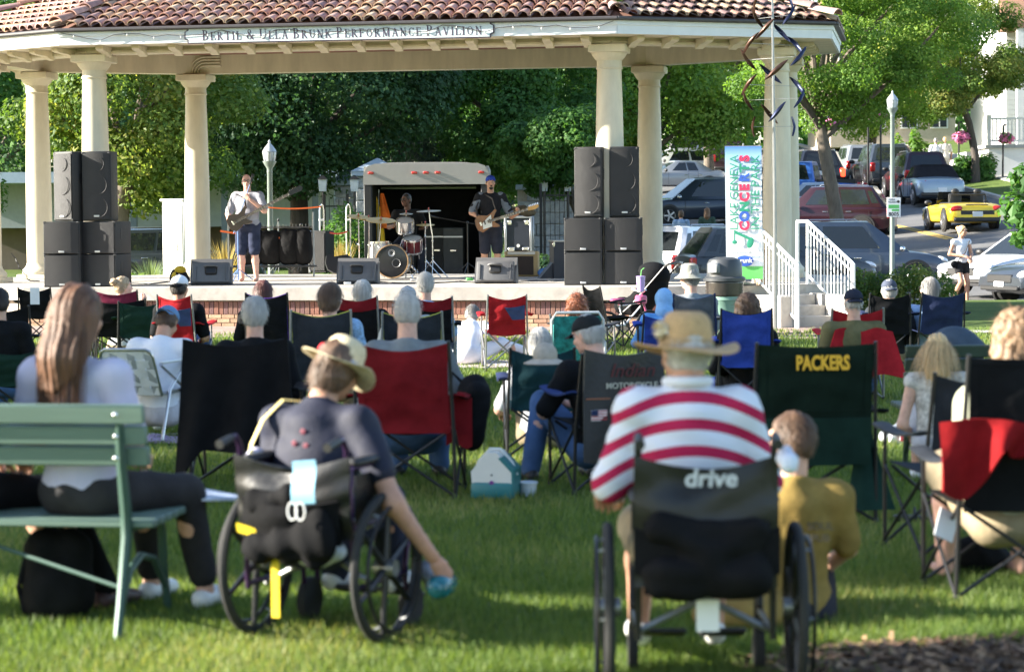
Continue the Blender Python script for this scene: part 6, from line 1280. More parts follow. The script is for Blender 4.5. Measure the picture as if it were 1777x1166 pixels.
for s_, w_ in ((1, P.wr), (-1, P.wl)):
    q = p + (RZ(R(178)) @ (w_ + V((0, .09, -.01)))); o = MB().tube([(0, .08, -.02), (0, -.3, .1)], [.008, .005], 6).build('drumstick', mk('stick_wood', (.5, .35, .18), .5), None); o.location = q; tag(o, 'wooden drumstick in the %s' % ('hand nearer the golden cymbals' if s_ == 1 else 'hand nearer the singer'), 'drumstick', 'drumsticks')
# ================================================================ banner
p = at(1290, 483, 35.6); t = thing('concert_banner', 'tall blue and white concert banner with a musical note', 'banner', (p.x, p.y, ZS), R(-8)); bz0, bz1, bw = .10, 2.14, .56
mb = bpy.data.materials.new('banner_print'); mb.use_nodes = True; N = mb.node_tree.nodes; L = mb.node_tree.links; MATS['banner_print'] = mb
tc = N.new('ShaderNodeTexCoord'); sp = N.new('ShaderNodeSeparateXYZ'); L.new(tc.outputs['Object'], sp.inputs[0]); mr = N.new('ShaderNodeMapRange'); mr.inputs[1].default_value = bz0; mr.inputs[2].default_value = bz1; L.new(sp.outputs[2], mr.inputs[0])
rr = N.new('ShaderNodeValToRGB'); e = rr.color_ramp.elements; e[0].position = 0; e[0].color = (.10, .45, .10, 1); e[1].position = 1; e[1].color = (.06, .2, .6, 1)
for ps, cc in ((.095, (.12, .5, .12, 1)), (.10, (.66, .72, .78, 1)), (.72, (.62, .72, .80, 1)), (.93, (.28, .48, .75, 1))): x = e.new(ps); x.color = cc
L.new(mr.outputs[0], rr.inputs[0]); L.new(rr.outputs[0], N['Principled BSDF'].inputs['Base Color']); N['Principled BSDF'].inputs['Roughness'].default_value = .7
bfn = lambda x, z: -.02 - .05 * math.sin(math.pi * (x / bw + .5)) * 0 + .012 * math.sin(z * 3)
MB().sheet(lambda u, v: ((u - .5) * bw + .02 * (1 - v), bfn(0, bz0 + (bz1 - bz0) * v), bz0 + (bz1 - bz0) * v), 6, 24, .006).build('cloth', mb, t)
MB().tube([(0, .04, 0), (0, .05, bz1 + .05)], .012, 8).build('pole', FRG, t); MB().tube([(-bw / 2, .0, bz1), (bw / 2, 0, bz1)], .012, 8).build('top_bar', FRG, t); MB().lathe([(.2, 0), (.2, .03), (.03, .06)], n=20).build('base', BLK, t)
RT = Matrix.Translation((0, -.043, 0)) @ XZ @ Matrix.Rotation(math.pi / 2, 4, 'Z')
BG = mk('banner_green', (.02, .26, .16), .7, var=0); BRD = mk('banner_red', (.7, .03, .10), .7, var=0); BBL = mk('banner_blue', (.03, .10, .45), .7, var=0)
text_words(['LAKE', 'GENEVA'], .185, BG, t, RT @ Matrix.Translation((1.44, .075, 0)), 1.14); text_words(['IN', 'THE', 'PARK'], .185, BG, t, RT @ Matrix.Translation((1.44, -.25, 0)), 1.14)
for i, (ch, mm) in enumerate(zip('CONCERTS', (BRD, BBL, BG, BRD, BRD, BBL, BG, BRD))): text(ch, .20, mm, t, RT @ Matrix.Translation((.92 + i * .148, -.088, 0)), off=.010)
nb_ = MB(Matrix.Translation((0, -.043, 0))); nb_.prism([(-.14, .66), (-.12, .66), (-.12, .80), (.10, .70), (.10, .74), (-.14, .86)], -.003, .0, 'y'); nb_.build('note_stem', BG, t, False); MB(Matrix.Translation((0, -.044, 0))).ell((.11, 0, .66), (.05, .003, .085), (0, .3, 0)).build('note_head', BG, t); MB(Matrix.Translation((0, -.044, 0))).ell((-.13, 0, .67), (.04, .003, .03)).build('note_head', BG, t)
MB(Matrix.Translation((0, -.042, 0))).ell((.02, 0, .38), (.14, .004, .085)).build('logo_oval', BBL, t); text('brunk', .1, SGN, t, Matrix.Translation((.02, -.049, .355)) @ XZ, off=.002); text_words(['Presented', 'By'], .05, INK, t, Matrix.Translation((.0, -.042, .49)) @ XZ, .3)
p = at(1322, 480, 35.9); t = thing('cardboard_box', 'tall narrow cardboard box leaning beside the banner', 'box', (p.x, p.y, ZS), R(12)); MB().box((0, 0, .28), (.14, .14, .56), bev=.004).build('box', mk('cardboard', (.42, .29, .2), .85, var=.1), t); MB().box((0, -.072, .3), (.03, .004, .4)).build('tape', SGN, t, False)
# ================================================================ wind spinner
p = gnd(1346, 574); t = thing('wind_spinner', 'tall copper and blue kinetic wind spinner on a thin pole', 'wind spinner', (p.x, p.y, 0)); COP = mk('spinner_copper', (.10, .055, .04), .35, .8, var=.3); NAV = mk('spinner_blue', (.025, .032, .07), .35, .7, var=.2)
MB().tube([(0, 0, -.1), (-.01, 0, 2.0), (-.03, 0, 3.6), (-.05, 0, 5.6)], [.03, .027, .02, .014], 8).build('pole', FRG, t)
n = 12
for k in range(n):
    q = k / (n - 1); z = 3.0 + 2.2 * q; rr_ = .16 + .36 * math.sin(math.pi * min(1, .1 + 1.0 * q)) ** .8; a0 = .35 + k * 1.02 + rnd.uniform(-.5, .5)
    for s_ in (0, 1):
        a = a0 + s_ * math.pi; dx, dy = math.cos(a), math.sin(a); MB().tube([(-.03, 0, z), (-.03 + dx * rr_, dy * rr_, z)], .0028, 5).build('spoke', FRG, t)
        def cf(u, v):
            th = (u - .5) * .85; w_ = .055 * max(0, math.sin(math.pi * u)) ** .75; b2 = a + th * .8; zz = z + th * .34 + (v - .5) * 2 * w_ * .85; r2 = rr_ + .025 * (1 - (2 * v - 1) ** 2) - .05 * abs(th)
            return (-.03 + r2 * math.cos(b2), r2 * math.sin(b2), zz)
        MB().sheet(cf, 9, 4, .004).build('scoop', COP if math.cos(a) < 0 else NAV, t)
# ================================================================ audience
def S2(px, S, dy=0.0): p = spot(px, S); return V((p.x, p.y + dy, 0))
NAVY = fab('cloth_navy', (.025, .035, .085)); BLKF = fab('cloth_black', (.009, .0095, .011)); DGRN = fab('cloth_darkgreen', (.012, .035, .027)); REDF = fab('cloth_red', (.17, .010, .014)); CRIM = fab('cloth_crimson', (.34, .016, .022)); BLUF = fab('cloth_royal', (.03, .06, .32)); GRYF = fab('cloth_grey', (.10, .11, .125)); CHAR = fab('cloth_charcoal', (.028, .032, .04)); YTR = fab('trim_yellow', (.42, .42, .08)); PURP = fab('trim_purple', (.08, .03, .25)); TEAL = fab('cloth_teal', (.02, .26, .25)); BRT = fab('cloth_brightblue', (.10, .28, .6))
WHT = fab('cotton_white', (.70, .72, .78), .06); LAV = fab('cotton_lavender', (.50, .49, .62), .08); OLV = fab('cotton_olive', (.13, .12, .06)); GRS_ = fab('cotton_grey', (.18, .20, .21)); PALEG = fab('cotton_palegrey', (.33, .36, .38)); JEAN = fab('denim', (.07, .13, .27), .25); KHAK = fab('cotton_khaki', (.32, .26, .17)); LTB = fab('cotton_lightblue', (.28, .40, .60)); FLOR = mk('floral_blue', (.22, .36, .55), .8, var=.55, scale=30); FLORT = mk('floral_teal', (.03, .28, .27), .8, var=.6, scale=14)
SHOEW = mk('shoe_white', (.72, .72, .70), .5, var=.06); SHOEB = mk('shoe_black', (.025, .025, .028), .5, var=.1); STRW = mk('straw', (.62, .52, .34), .8, var=.22, scale=60, bump=.5, bscale=120); STRW2 = mk('straw_tan', (.50, .32, .15), .75, var=.2, scale=60, bump=.5, bscale=120)
# --- back rows
def seated(label, px, S, yaw=0, dy=.25, chair=None, **kw):
    loc = S2(px, S, dy); ck = dict(chair) if chair else {}
    sh = ck.get('sh', .42)
    pz = kw.pop('P', None) or Pose(sh=sh - .02, lean=kw.pop('lean', -8), head=kw.pop('head', (0, 0, 0)), sc=kw.pop('sc', 1.0), side=kw.pop('side', 0), sw=kw.pop('sw', .19))
    py = kw.pop('py', None)
    if py: pz.top(px, py, S)
    q = RZ(R(yaw)) @ V((0, -.06, 0))
    return person(label, loc + q, R(yaw), pz, **kw), loc
def chair(label, px, S, yaw=0, dy=.25, **kw): return camp_chair(label, S2(px, S, dy), R(yaw), **kw)
G_ = dict(hands=True)
# woman with hair bun, in profile
P = Pose(sh=.42, lean=0, head=(-2, -62, 0)); P.er, P.wr = V((.26, .12, .78)), V((.22, .3, 1.0)); P.hb = {'r': (V((.1, .3, .9)), V((1, 0, 0)), .8)}
seated('grey-blonde woman with a messy bun turned in profile near the left stack', 207, 145, P=P, py=480, shirt=WHT, sleeve=.8, pants=KHAK, hair='bun', hcol='sandy', skin='pink', face=True)
chair('dark red camp chair under the woman with the bun', 203, 146, back=fab('cloth_maroon', (.16, .02, .05)), frame=FRB)
chair('black double-width camp chair behind the woman with the bun', 205, 156, w=.62, back=BLKF, frame=FRB, hb=.82); chair('dark green camp chair beside the black double chair', 243, 158, 6, back=DGRN, hb=.8)
P = Pose(sh=.4, lean=-6, head=(2, -12, 0)); seated('man in a white and black cap and black shirt on a red chair', 310, 168, -8, P=P, py=478, shirt=BLKF, sleeve=.8, pants=JEAN, hair='short', hcol='dark', hat=('cap_back', WHT, 1, BLKF), skin='tan', fat=1.1)
chair('red camp chair with a blue triangle panel holding the capped man', 314, 168, -10, back=CRIM, accent=fab('panel_blue', (.05, .07, .16)), frame=FRG, w=.36, hb=.92)
seated('woman with dark auburn hair in a black chair with purple edging', 455, 168, py=487, shirt=BLKF, hair='bob', hcol='auburn', head=(0, 0, 0), pants=BLKF); chair('black camp chair with purple piping', 468, 170, -4, back=BLKF, trim=PURP, frame=FRB, w=.42, hb=.94)
seated('woman with cropped grey-brown hair and sunglasses in a blue floral shirt', 570, 214, py=491, head=(0, -28, 0), shirt=FLOR, hair='bob', hcol='brown', pants=KHAK, lean=-4, glasses=True, skin='pink'); chair('charcoal camp chair with yellow edging behind the floral shirt', 558, 216, back=CHAR, trim=YTR, frame=FRG, w=.47, hb=.96)
seated('person with a smooth white bob by the red and black chair', 628, 172, py=486, shirt=BLKF, hair='bob', hcol='white', pants=JEAN); chair('red and black camp chair behind the white-haired person', 620, 174, back=BLKF, band=REDF, frame=FRG, w=.40, hb=.92)
seated('person in a pale grey cap beside the white-haired man', 707, 178, py=497, shirt=PALEG, hair='short', hcol='grey', hat=('cap', fab('cap_grey', (.33, .34, .36))), pants=KHAK, sc=.96); seated('man with short white hair in a light blue shirt near the drums', 738, 170, py=472, shirt=LTB, hair='short', hcol='white', pants=KHAK, skin='pink', sc=1.04); 
chair('red and black camp chair under the man in light blue', 752, 172, back=BLKF, band=REDF, frame=FRG, w=.38, hb=.9); chair('charcoal camp chair with yellow edging beside the bald man', 716, 210, back=CHAR, trim=YTR, frame=FRG, w=.48, hb=.92)
# woman in white sitting on a blanket
lo = S2(808, 154, .5); o = MB().sheet(lambda u, v: ((u - .5) * 1.5, (v - .5) * 1.3, .02 + .008 * math.sin(9 * u + 5 * v)), 12, 10, .012).build('blanket', fab('blanket_pink', (.5, .42, .42)), None); o.location = lo + V((.2, 0, 0)); tag(o, 'pale picnic blanket beneath the seated woman in white', 'blanket')
P = Pose(sh=0, lean=48, head=(40, 0, 0), hz=.13, sc=.88); P.legs((-.25, .40, .28), (-.15, .65, .09), (.35, .38, .22), (.7, .45, .09)); P.arms((-.28, .12, .36), (-.2, .35, .2), (.28, .12, .36), (.3, .4, .22))
person('grey-haired woman in white sitting on the grass by the red chair', lo + V((.0, -.1, .02)), R(-8), P, 'fair', WHT, .8, WHT, 2, None, 'bob', 'grey')
chair('empty red camp chair with a blue corner panel, facing the stage', 876, 157, 5, back=CRIM, accent=fab('panel_blue', (.05, .07, .16)), frame=FRG, w=.42, hb=.84)
# red-haired woman in beach chair
P = Pose(sh=.2, lean=-14, head=(6, 0, 0)); P.top(1000, 512, 165); person('woman with curly red hair leaning back in a teal beach chair', S2(1002, 165, .2), 0, P, 'fair', FLORT, .5, TEAL, .9, None, 'curly', 'red')
t = thing('beach_chair', 'low white-framed beach chair with teal tropical fabric', 'folding chair', S2(1002, 165, .2), 0, 'folding chairs on the lawn')
MB().tube([(-.27, -.1, .2), (-.27, -.3, .62), (-.22, -.34, .7), (.22, -.34, .7), (.27, -.3, .62), (.27, -.1, .2)], .015, 8).build('back_frame', FRW, t); MB().sheet(lambda u, v: ((u - .5) * .5, -.1 - .22 * v - .03 * math.sin(math.pi * u), .2 + .46 * v), 8, 8, .005).build('back_panel', FLORT, t); MB().sheet(lambda u, v: ((u - .5) * .5, -.1 + .5 * v, .2 - .03 * math.sin(math.pi * u)), 8, 6, .005).build('seat', FLORT, t)
for s_ in (-1, 1): MB().tube([(s_ * .29, -.3, 0), (s_ * .29, -.25, .38), (s_ * .29, .3, .38), (s_ * .29, .36, 0), (s_ * .29, -.3, 0)], .013, 8).build('side_frame', FRW, t)
chair('small black camp chair turned side-on beside the bicycle', 1068, 138, -62, back=BLKF, frame=FRB, w=.42, hb=.82)
camp_chair('empty camp chair with crossed grey legs in front of the beach chair', S2(1014, 165, .3), R(-35), w=.4, hb=.66, sh=.36, back=CHAR, frame=FRG)
# bucket hat man, blue hood, blue chair
seated('man in a grey bucket hat and grey shirt beside the trash can', 1196, 163, 12, py=460, head=(0, 22, 0), shirt=fab('cotton_slate', (.22, .25, .28)), sleeve=.85, hair='short', hcol='grey', hat=('bucket', fab('hat_khaki', (.30, .30, .26))), pants=KHAK, skin='pink', fat=1.2, sc=1.08); chair('grey high-backed camp chair with navy edge under the bucket-hat man', 1208, 166, -4, back=GRYF, trim=NAVY, frame=NAVY, w=.42, hb=.88)
P = Pose(sh=.38, lean=2, head=(6, 20, 8), sc=.84); seated('child in a light blue hood beside the bucket-hat man', 1153, 172, P=P, py=503, shirt=BRT, sleeve=1.9, hat=('hood', fab('hood_blue', (.22, .42, .70))), pants=JEAN, pleg=2); chair('blue camp chair under the hooded child', 1158, 175, back=BLUF, frame=FRB, w=.46, hb=.72)
# short-haired person in the royal blue chair
seated('person with short dark curly hair in the royal blue chair', 1300, 200, py=513, shirt=BLKF, sleeve=1.9, hair='curly', hcol='brown', pants=BLKF, sc=.98); chair('royal blue camp chair with black side panels', 1298, 203, -3, back=BLUF, trim=BLKF, frame=FRB, arm=BLUF, w=.42, hb=.90)
blob('folded_blanket', [('c', (-.2, 0, .1), (.15, 0, .14), .09, .1), ('e', (.1, -.05, .25), (.14, .1, .1))], BLUF, None, .016, .04, disp=wrinkle(.012, 30, 5)).location = S2(1272, 186, 0); tag(bpy.data.objects['folded_blanket'], 'crumpled royal blue blanket hanging below the blue chair', 'blanket')
# olive shirt man in red chair
seated('man in a dark cap and olive shirt filling a red chair', 1484, 192, 3, py=502, shirt=OLV, sleeve=.9, hair='fringe', hcol='white', hat=('cap_back', fab('cap_navy', (.02, .024, .04)), 1), pants=JEAN, skin='pink', fat=1.3, sw=.21); chair('bright red camp chair under the olive-shirted man', 1485, 190, 2, back=CRIM, frame=FRG, w=.46, hb=.84, arm=CRIM)
o = MB().sheet(lambda u, v: ((u - .5) * (.52 + .25 * v), -.30 - .05 * v + .02 * math.sin(7 * u), .66 - .42 * v + .02 * math.sin(11 * u)), 14, 8, .02).build('red_jacket', CRIM, None); o.location = S2(1497, 191, .2); tag(o, 'red jacket hung over the back of the red camp chair', 'jacket')
seated('white-haired man in a dark blue cap beside the bush', 1547, 158, py=485, shirt=CHAR, sleeve=1.9, hair='short', hcol='white', hat=('cap_back', fab('cap_slate', (.06, .07, .10)), 1), pants=KHAK, fat=1.1); chair('black camp chair under the man in the dark blue cap', 1546, 160, -3, back=BLKF, frame=FRB, w=.42, hb=.84, arm=NAVY)
P = Pose(sh=.40, lean=-4, head=(0, 32, 6)); P.el, P.wl = V((-.34, .02, .72)), V((-.32, .25, .66)); seated('woman with long grey hair and a blue headscarf in a navy chair', 1618, 158, P=P, py=482, shirt=LTB, sleeve=1.7, hair='bob', hcol='grey', pants=JEAN, glasses=True); chair('navy blue camp chair under the woman with the headscarf', 1632, 160, 4, back=NAVY, frame=FRB, w=.46, hb=.85, arm=NAVY)
# --- middle rows
P = Pose(sh=.36, lean=12, head=(34, 0, 0), sw=.2); P.er, P.wr = V((.36, .12, .64)), V((.30, .40, .56)); P.el, P.wl = V((-.36, .12, .64)), V((-.2, .38, .56)); P.legs((-.16, .44, .42), (-.2, .5, .09), (.2, .44, .42), (.24, .5, .09)); P.top(256, 535, 226)
person('man in a white t-shirt and blue cap hunched in a webbed lawn chair', S2(262, 226, .28), R(-14), P, 'tan', WHT, .9, fab('shorts_pale', (.5, .5, .55)), .95, SHOEW, 'short', 'brown', 1.16, ('cap_back', fab('cap_denim', (.12, .22, .38)), 1))
tubular('aluminium lawn chair woven with white and grey straps', S2(245, 228, .25), R(-14), [mk('web_white', (.62, .65, .70), .7, var=.1), mk('web_grey', (.30, .33, .36), .7, var=.15)], w=.42, hb=.72)
o = MB().sheet(lambda u, v: ((u - .5) * .5, (v - .5) * .4, .02 + .03 * math.sin(8 * u) * math.sin(7 * v) ** 2), 12, 10, .02).build('patterned_cloth', mk('pattern_purple', (.32, .25, .36), .85, var=.8, scale=40), None); o.location = S2(285, 232, .35); tag(o, 'crumpled patterned cloth beneath the webbed lawn chair', 'cloth')
camp_chair('black and green camp chair cut off by the picture edge', S2(4, 186, .25), 0, w=.52, hb=.9, back=BLKF, frame=FRB, arm=NAVY); camp_chair('dark green camp chair in front of the one at the picture edge', S2(12, 222, .3), R(10), w=.5, hb=.7, back=DGRN, frame=FRB)
seated('dark-haired person mostly out of frame at the left edge', -6, 200, py=500, shirt=BLKF, hair='short', hcol='dark', pants=JEAN)
chair('small dark camp chair with a white towel near the brick stage', 62, 130, back=BLKF, frame=FRB, w=.42, hb=.8); o = MB().sheet(lambda u, v: ((u - .5) * .12, -.3, .82 - .22 * v), 3, 4, .012).build('white_towel', WHT, None); o.location = S2(62, 132, .25); tag(o, 'small white towel hung on the dark camp chair', 'towel')
# grey-haired person with coat-draped chair
seated('person with cropped silver hair and black top before the draped chair', 437, 266, py=515, shirt=BLKF, sleeve=1.9, hair='short', hcol='white', pants=BLKF, skin='pink', lean=-2, sc=.98); chair('camp chair hidden beneath a black coat', 416, 276, -3, back=BLKF, frame=FRB, w=.58, hb=.90)
def coat(u, v):
    x = (u - .5) * (.66 + .10 * v); z = .955 - .05 * math.sin(math.pi * u) - .66 * v - (.30 * max(0, .22 - u) * v * 4); return (x, -.36 - .05 * v + .022 * math.sin(15 * u + 3 * v) * (.3 + v), z)
o = MB().sheet(coat, 30, 14, .022).build('black_coat', fab('coat_black', (.007, .007, .008)), None); o.location = S2(416, 276, .25); o.rotation_euler = (0, 0, R(-3)); tag(o, 'large black coat draped over the back of a chair', 'coat')
# bald man in red chair
P = Pose(sh=.43, lean=-5, head=(4, 6, 0), sc=1.06); P.er, P.wr = V((.34, .02, .72)), V((.40, .28, .62)); P.top(702, 508, 280); person('bald man in a grey shirt seen from behind in a big red chair', S2(706, 278, .22), R(-4), P, 'pink', GRS_, .9, JEAN, 2, SHOEB, 'buzz', 'white', 1.15)
camp_chair('big dark red camp chair with crossed black legs in the middle of the lawn', S2(706, 288, .25), R(-5), w=.56, hb=.95, sh=.42, back=REDF, frame=FRB, arm=REDF)
o = blob('shoulder_bag', [('e', (0, 0, .25), (.10, .13, .22)), ('e', (.03, -.02, .38), (.09, .12, .12))], BLKF, None, .016, .05, disp=wrinkle(.012, 30, 2)); o.location = S2(815, 285, .3) + V((0, 0, .22)); tag(o, 'black bag hanging from the arm of the big red chair', 'bag'); MB().tube([(-.05, 0, .45), (-.12, 0, .52), (-.13, .05, .4)], .012, 6).build('strap', BLKF, o)
o = MB().sheet(lambda u, v: ((u - .5) * .16, 0, .3 * v + .02 * math.sin(6 * u)), 5, 6, .03).build('red_pouch', REDF, None); o.location = S2(794, 287, .2) + V((0, 0, .3)); tag(o, 'flat red storage pouch hung on the red chair leg', 'pouch')
# white-haired woman, navy-green chair
P = Pose(sh=.36, lean=-4, head=(4, 0, 0), sc=.92); P.el, P.wl = V((-.30, .0, .62)), V((-.28, .22, .58)); P.top(932, 573, 242); person('white-haired woman in a white t-shirt behind a dark chair back', S2(938, 240, .22), 0, P, 'pink', WHT, .85, KHAK, .95, SHOEW, 'bob', 'white')
camp_chair('dark teal camp chair with navy armrests beside the cooler', S2(938, 248, .25), R(2), w=.44, hb=.78, sh=.36, back=fab('cloth_darkteal', (.014, .045, .055)), frame=FRB, arm=NAVY)
# vest man
P = Pose(sh=.40, lean=6, head=(16, 34, 0)); P.el, P.wl = V((-.34, .08, .72)), V((-.25, .36, .72)); P.er, P.wr = V((.3, .1, .72)), V((-.08, .38, .74)); P.legs((-.22, .46, .50), (-.34, .36, .09), (.12, .46, .46), (.10, .42, .09)); P.hb = {'l': (V((.3, .6, .3)), V((-.5, 0, .8)), .8), 'r': (V((-.5, .5, .2)), V((.3, 0, .9)), .8)}
P.top(1042, 550, 281); VP = S2(1042, 281, .26); person('man in a dark cap and jeans reading something in his lap', VP, R(18), P, 'pink', BLKF, .9, JEAN, 2, SHOEB, 'short', 'white', 1.06, ('cap', fab('cap_black', (.02, .022, .024))), True, hands=True)
camp_chair('camp chair with long blue armrests under the reading man', S2(1052, 284, .25), R(16), w=.5, hb=.86, back=BLKF, frame=FRB, arm=fab('arm_blue', (.03, .05, .16)))
vt = thing('leather_vest', 'black leather vest with a small flag patch hung on the chair', 'vest', S2(1052, 284, .25), R(16)); LEA = mk('leather', (.014, .014, .015), .45, var=.2, bump=.3, bscale=40)
MB().sheet(lambda u, v: ((u - .5) * (.5 + .04 * v), -.37 - .03 * v + .012 * math.sin(9 * u + 4 * v), .90 - .04 * math.sin(math.pi * u) - .68 * v), 18, 14, .02).build('back_panel', LEA, vt)
RV = Matrix.Translation((0, -.407, 0)) @ XZ; MB().box((-.0, -.40, .60), (.5, .006, .008)).build('piping', mk('vest_rust', (.28, .10, .05), .6), vt, False); text('Indian', .12, mk('vest_red', (.09, .012, .014), .6, var=0), vt, RV @ Matrix.Translation((.04, .73, 0)), shear=.3); text('MOTORCYCLE', .05, mk('vest_cream', (.5, .48, .40), .6, var=0), vt, RV @ Matrix.Translation((.04, .66, 0)), off=.001)
fl = MB().box((-.17, -.405, .50), (.10, .006, .065)).build('flag_patch', SGN, vt, False)
for k in range(4): MB().box((-.17, -.409, .476 + k * .0165), (.10, .003, .007)).build('flag_stripe', mk('flag_red', (.45, .05, .06), .7), fl, False)
MB().box((-.2, -.410, .515), (.042, .004, .034)).build('flag_canton', NAVY, fl, False)
p = VP + RZ(R(18)) @ V((-.2, .46, .76)); t = thing('sun_hat', 'pale cloth hat held in the reading man lap', 'hat', p); blob('crown', [('e', (0, 0, .05), (.08, .08, .08))], fab('hat_cream', (.45, .40, .33)), t, .012, .02, cuts=[((0, 0, .02), (0, 0, -1))]); MB().lathe([(.07, .03), (.14, .0), (.14, -.006), (.07, .02)], n=20, cap=False).build('brim', fab('hat_cream', (.45, .40, .33)), t)
# cooler and tub
p = S2(858, 289, .1); t = thing('picnic_cooler', 'small white and teal picnic cooler standing on the grass', 'cooler', p, R(-12)); CT = mk('cooler_teal', (.02, .16, .17), .45, var=.06); CW2 = mk('cooler_white', (.68, .67, .62), .45, var=.05)
MB().box((0, 0, .055), (.265, .245, .11), bev=.025, seg=2, taper=(1.0, 1.0)).build('base', CT, t); MB().prism([(-.118, .03), (.118, .03), (.128, .17), (.03, .285), (-.03, .285), (-.128, .17)], -.112, .112, 'y').build('body', CW2, t, ang=25); MB().prism([(.124, .04), (.130, .04), (.135, .18), (.06, .26), (.04, .25), (.122, .165)], -.114, .114, 'y').build('side_panel', CT, t, False)
MB().tube([(-.13, 0, .14), (-.10, 0, .22), (-.03, 0, .295), (.03, 0, .295), (.10, 0, .22), (.13, 0, .14)], .012, 8).build('handle', CW2, t); MB().lathe([(.016, 0), (.014, .006)], (0, -.113, .10), 14, (math.pi / 2, 0, 0)).build('badge', mk('badge_purple', (.16, .03, .22), .4), t); MB().lathe([(.006, 0), (.005, .006)], (.0, -.113, .15), 10, (math.pi / 2, 0, 0)).build('latch_button', BLK, t)
p = S2(915, 286, .05); t = thing('plastic_tub', 'small clear plastic tub beside the cooler', 'container', p); PT = mk('tub_plastic', (.62, .66, .70), .3, var=.1); MB().lathe([(.045, 0), (.055, .075)], n=20).build('tub', PT, t); MB().lathe([(.06, .073), (.06, .085), (.05, .088)], n=20).build('lid', PT, t)
# lettered dark green chair
pk_ = camp_chair('tall dark green camp chair with yellow team lettering', S2(1410, 318, .25), R(2), w=.64, hb=1.0, sh=.42, back=fab('cloth_packgreen', (.008, .018, .012)), frame=FRB, arm=BLKF, sag=.015)
MB().sheet(lambda u, v: ((u - .5) * .6, -.345 - .03 * math.sin(math.pi * u) + .04 * v, .60 - .26 * v), 8, 6, .006).build('lower_panel', fab('cloth_packgreen2', (.012, .032, .024)), pk_)
text('PACKERS', .108, mk('print_gold', (.75, .42, .02), .6, var=.05), pk_, Matrix.Translation((.03, -.372, .865)) @ Matrix.Rotation(R(85), 4, 'X'), off=.004, sx=.66, ext=.004)
o = MB().sheet(lambda u, v: ((u - .5) * (.05 + .22 * v) + .03 * v, -.02 * math.sin(5 * u), .52 - .44 * v), 8, 8, .05).build('chair_bag', fab('bag_green', (.014, .04, .032)), None); o.location = S2(1513, 322, .2); tag(o, 'dark green carry bag hanging from the lettered chair', 'bag', )
# right bench and blonde girl
def bench(label, loc, yaw, Ln, slat, iron, hb=.92, nb=3):
    t = thing('park_bench', label, 'bench', loc, yaw, 'green park benches')   # origin at right end, bench runs to -X, faces +Y
    def q(y, z): return (y, z)
    for k in range(nb): MB().box((-Ln / 2, -.12 - .02 * k * -1 - .03 * (nb - k) * .5, hb - .05 - k * .088), (Ln, .032, .079), (R(8), 0, 0), bev=.006).build('back_slat', slat, t)
    for k in range(5): MB().box((-Ln / 2, -.02 + k * .1, .455), (Ln, .085, .032), bev=.006).build('seat_slat', slat, t)
    for x in (-.11, -Ln + .11):
        e = MB().tube([(x, -.22, 0), (x, -.17, .12), (x, -.075, .40), (x, -.075, .5), (x, -.13, .72), (x, -.165, hb - .02)], [.018, .02, .024, .026, .022, .016], 8).build('bench_end', iron, t)
        MB().tube([(x, -.05, .44), (x, .1, .425), (x, .38, .43), (x, .42, .38), (x, .44, .2), (x, .5, 0)], [.02, .02, .02, .02, .02, .018], 8).build('front_leg', iron, e)
        MB().tube([(x, -.15, .14), (x, -.04, .26), (x, .12, .30), (x, .3, .26), (x, .46, .12)], .016, 8).build('arch_brace', iron, e)
        for z in (hb - .05, hb - .138, hb - .226): MB().ell((x, -.20, z), (.012, .008, .012), n=8, m=5).build('bolt', CHR, e)
    MB().tube([(-.11, -.13, .2), (-Ln * .55, .15, .42)], .009, 6).build('diagonal_brace', iron, t); MB().tube([(-Ln + .11, -.13, .2), (-Ln * .5, .15, .42)], .009, 6).build('diagonal_brace', iron, t)
    return t
SLG = mk('slat_green', (.12, .185, .15), .5, var=.14, scale=3, stretch=(.4, 6, 6)); IRG = mk('iron_green', (.05, .10, .08), .45, .2, var=.12); SLD = mk('slat_dark', (.03, .055, .035), .5, var=.15)
p = S2(1574, 274, .2); bench('dark green bench partly hidden behind the blonde girl', (p.x + 1.75, p.y, 0), 0, 1.75, SLD, SLD, .88)
P = Pose(sh=.44, lean=4, head=(6, -8, 0), sc=.80); P.el, P.wl = V((-.22, -.02, .62)), V((-.16, .12, .56)); P.top(1645, 583, 282); person('blonde girl with long straight hair and bare arms on the dark bench', S2(1640, 282, .22), R(-6), P, 'fair', mk('dress_print', (.5, .48, .44), .85, var=.5, scale=30), 0, fab('shorts_light', (.4, .4, .42)), .9, SHOEW, 'long', 'blonde')
o = blob('bundled_bag', [('e', (0, 0, .12), (.16, .14, .12)), ('e', (.08, 0, .08), (.14, .12, .09)), ('c', (0, 0, -.12), (.02, 0, .08), .125, .13)], fab('bag_slate', (.06, .085, .12)), None, .018, .05); o.location = S2(1672, 268, .3) + V((0, 0, .72)); tag(o, 'rounded slate-blue bag propped above the dark bench', 'bag')
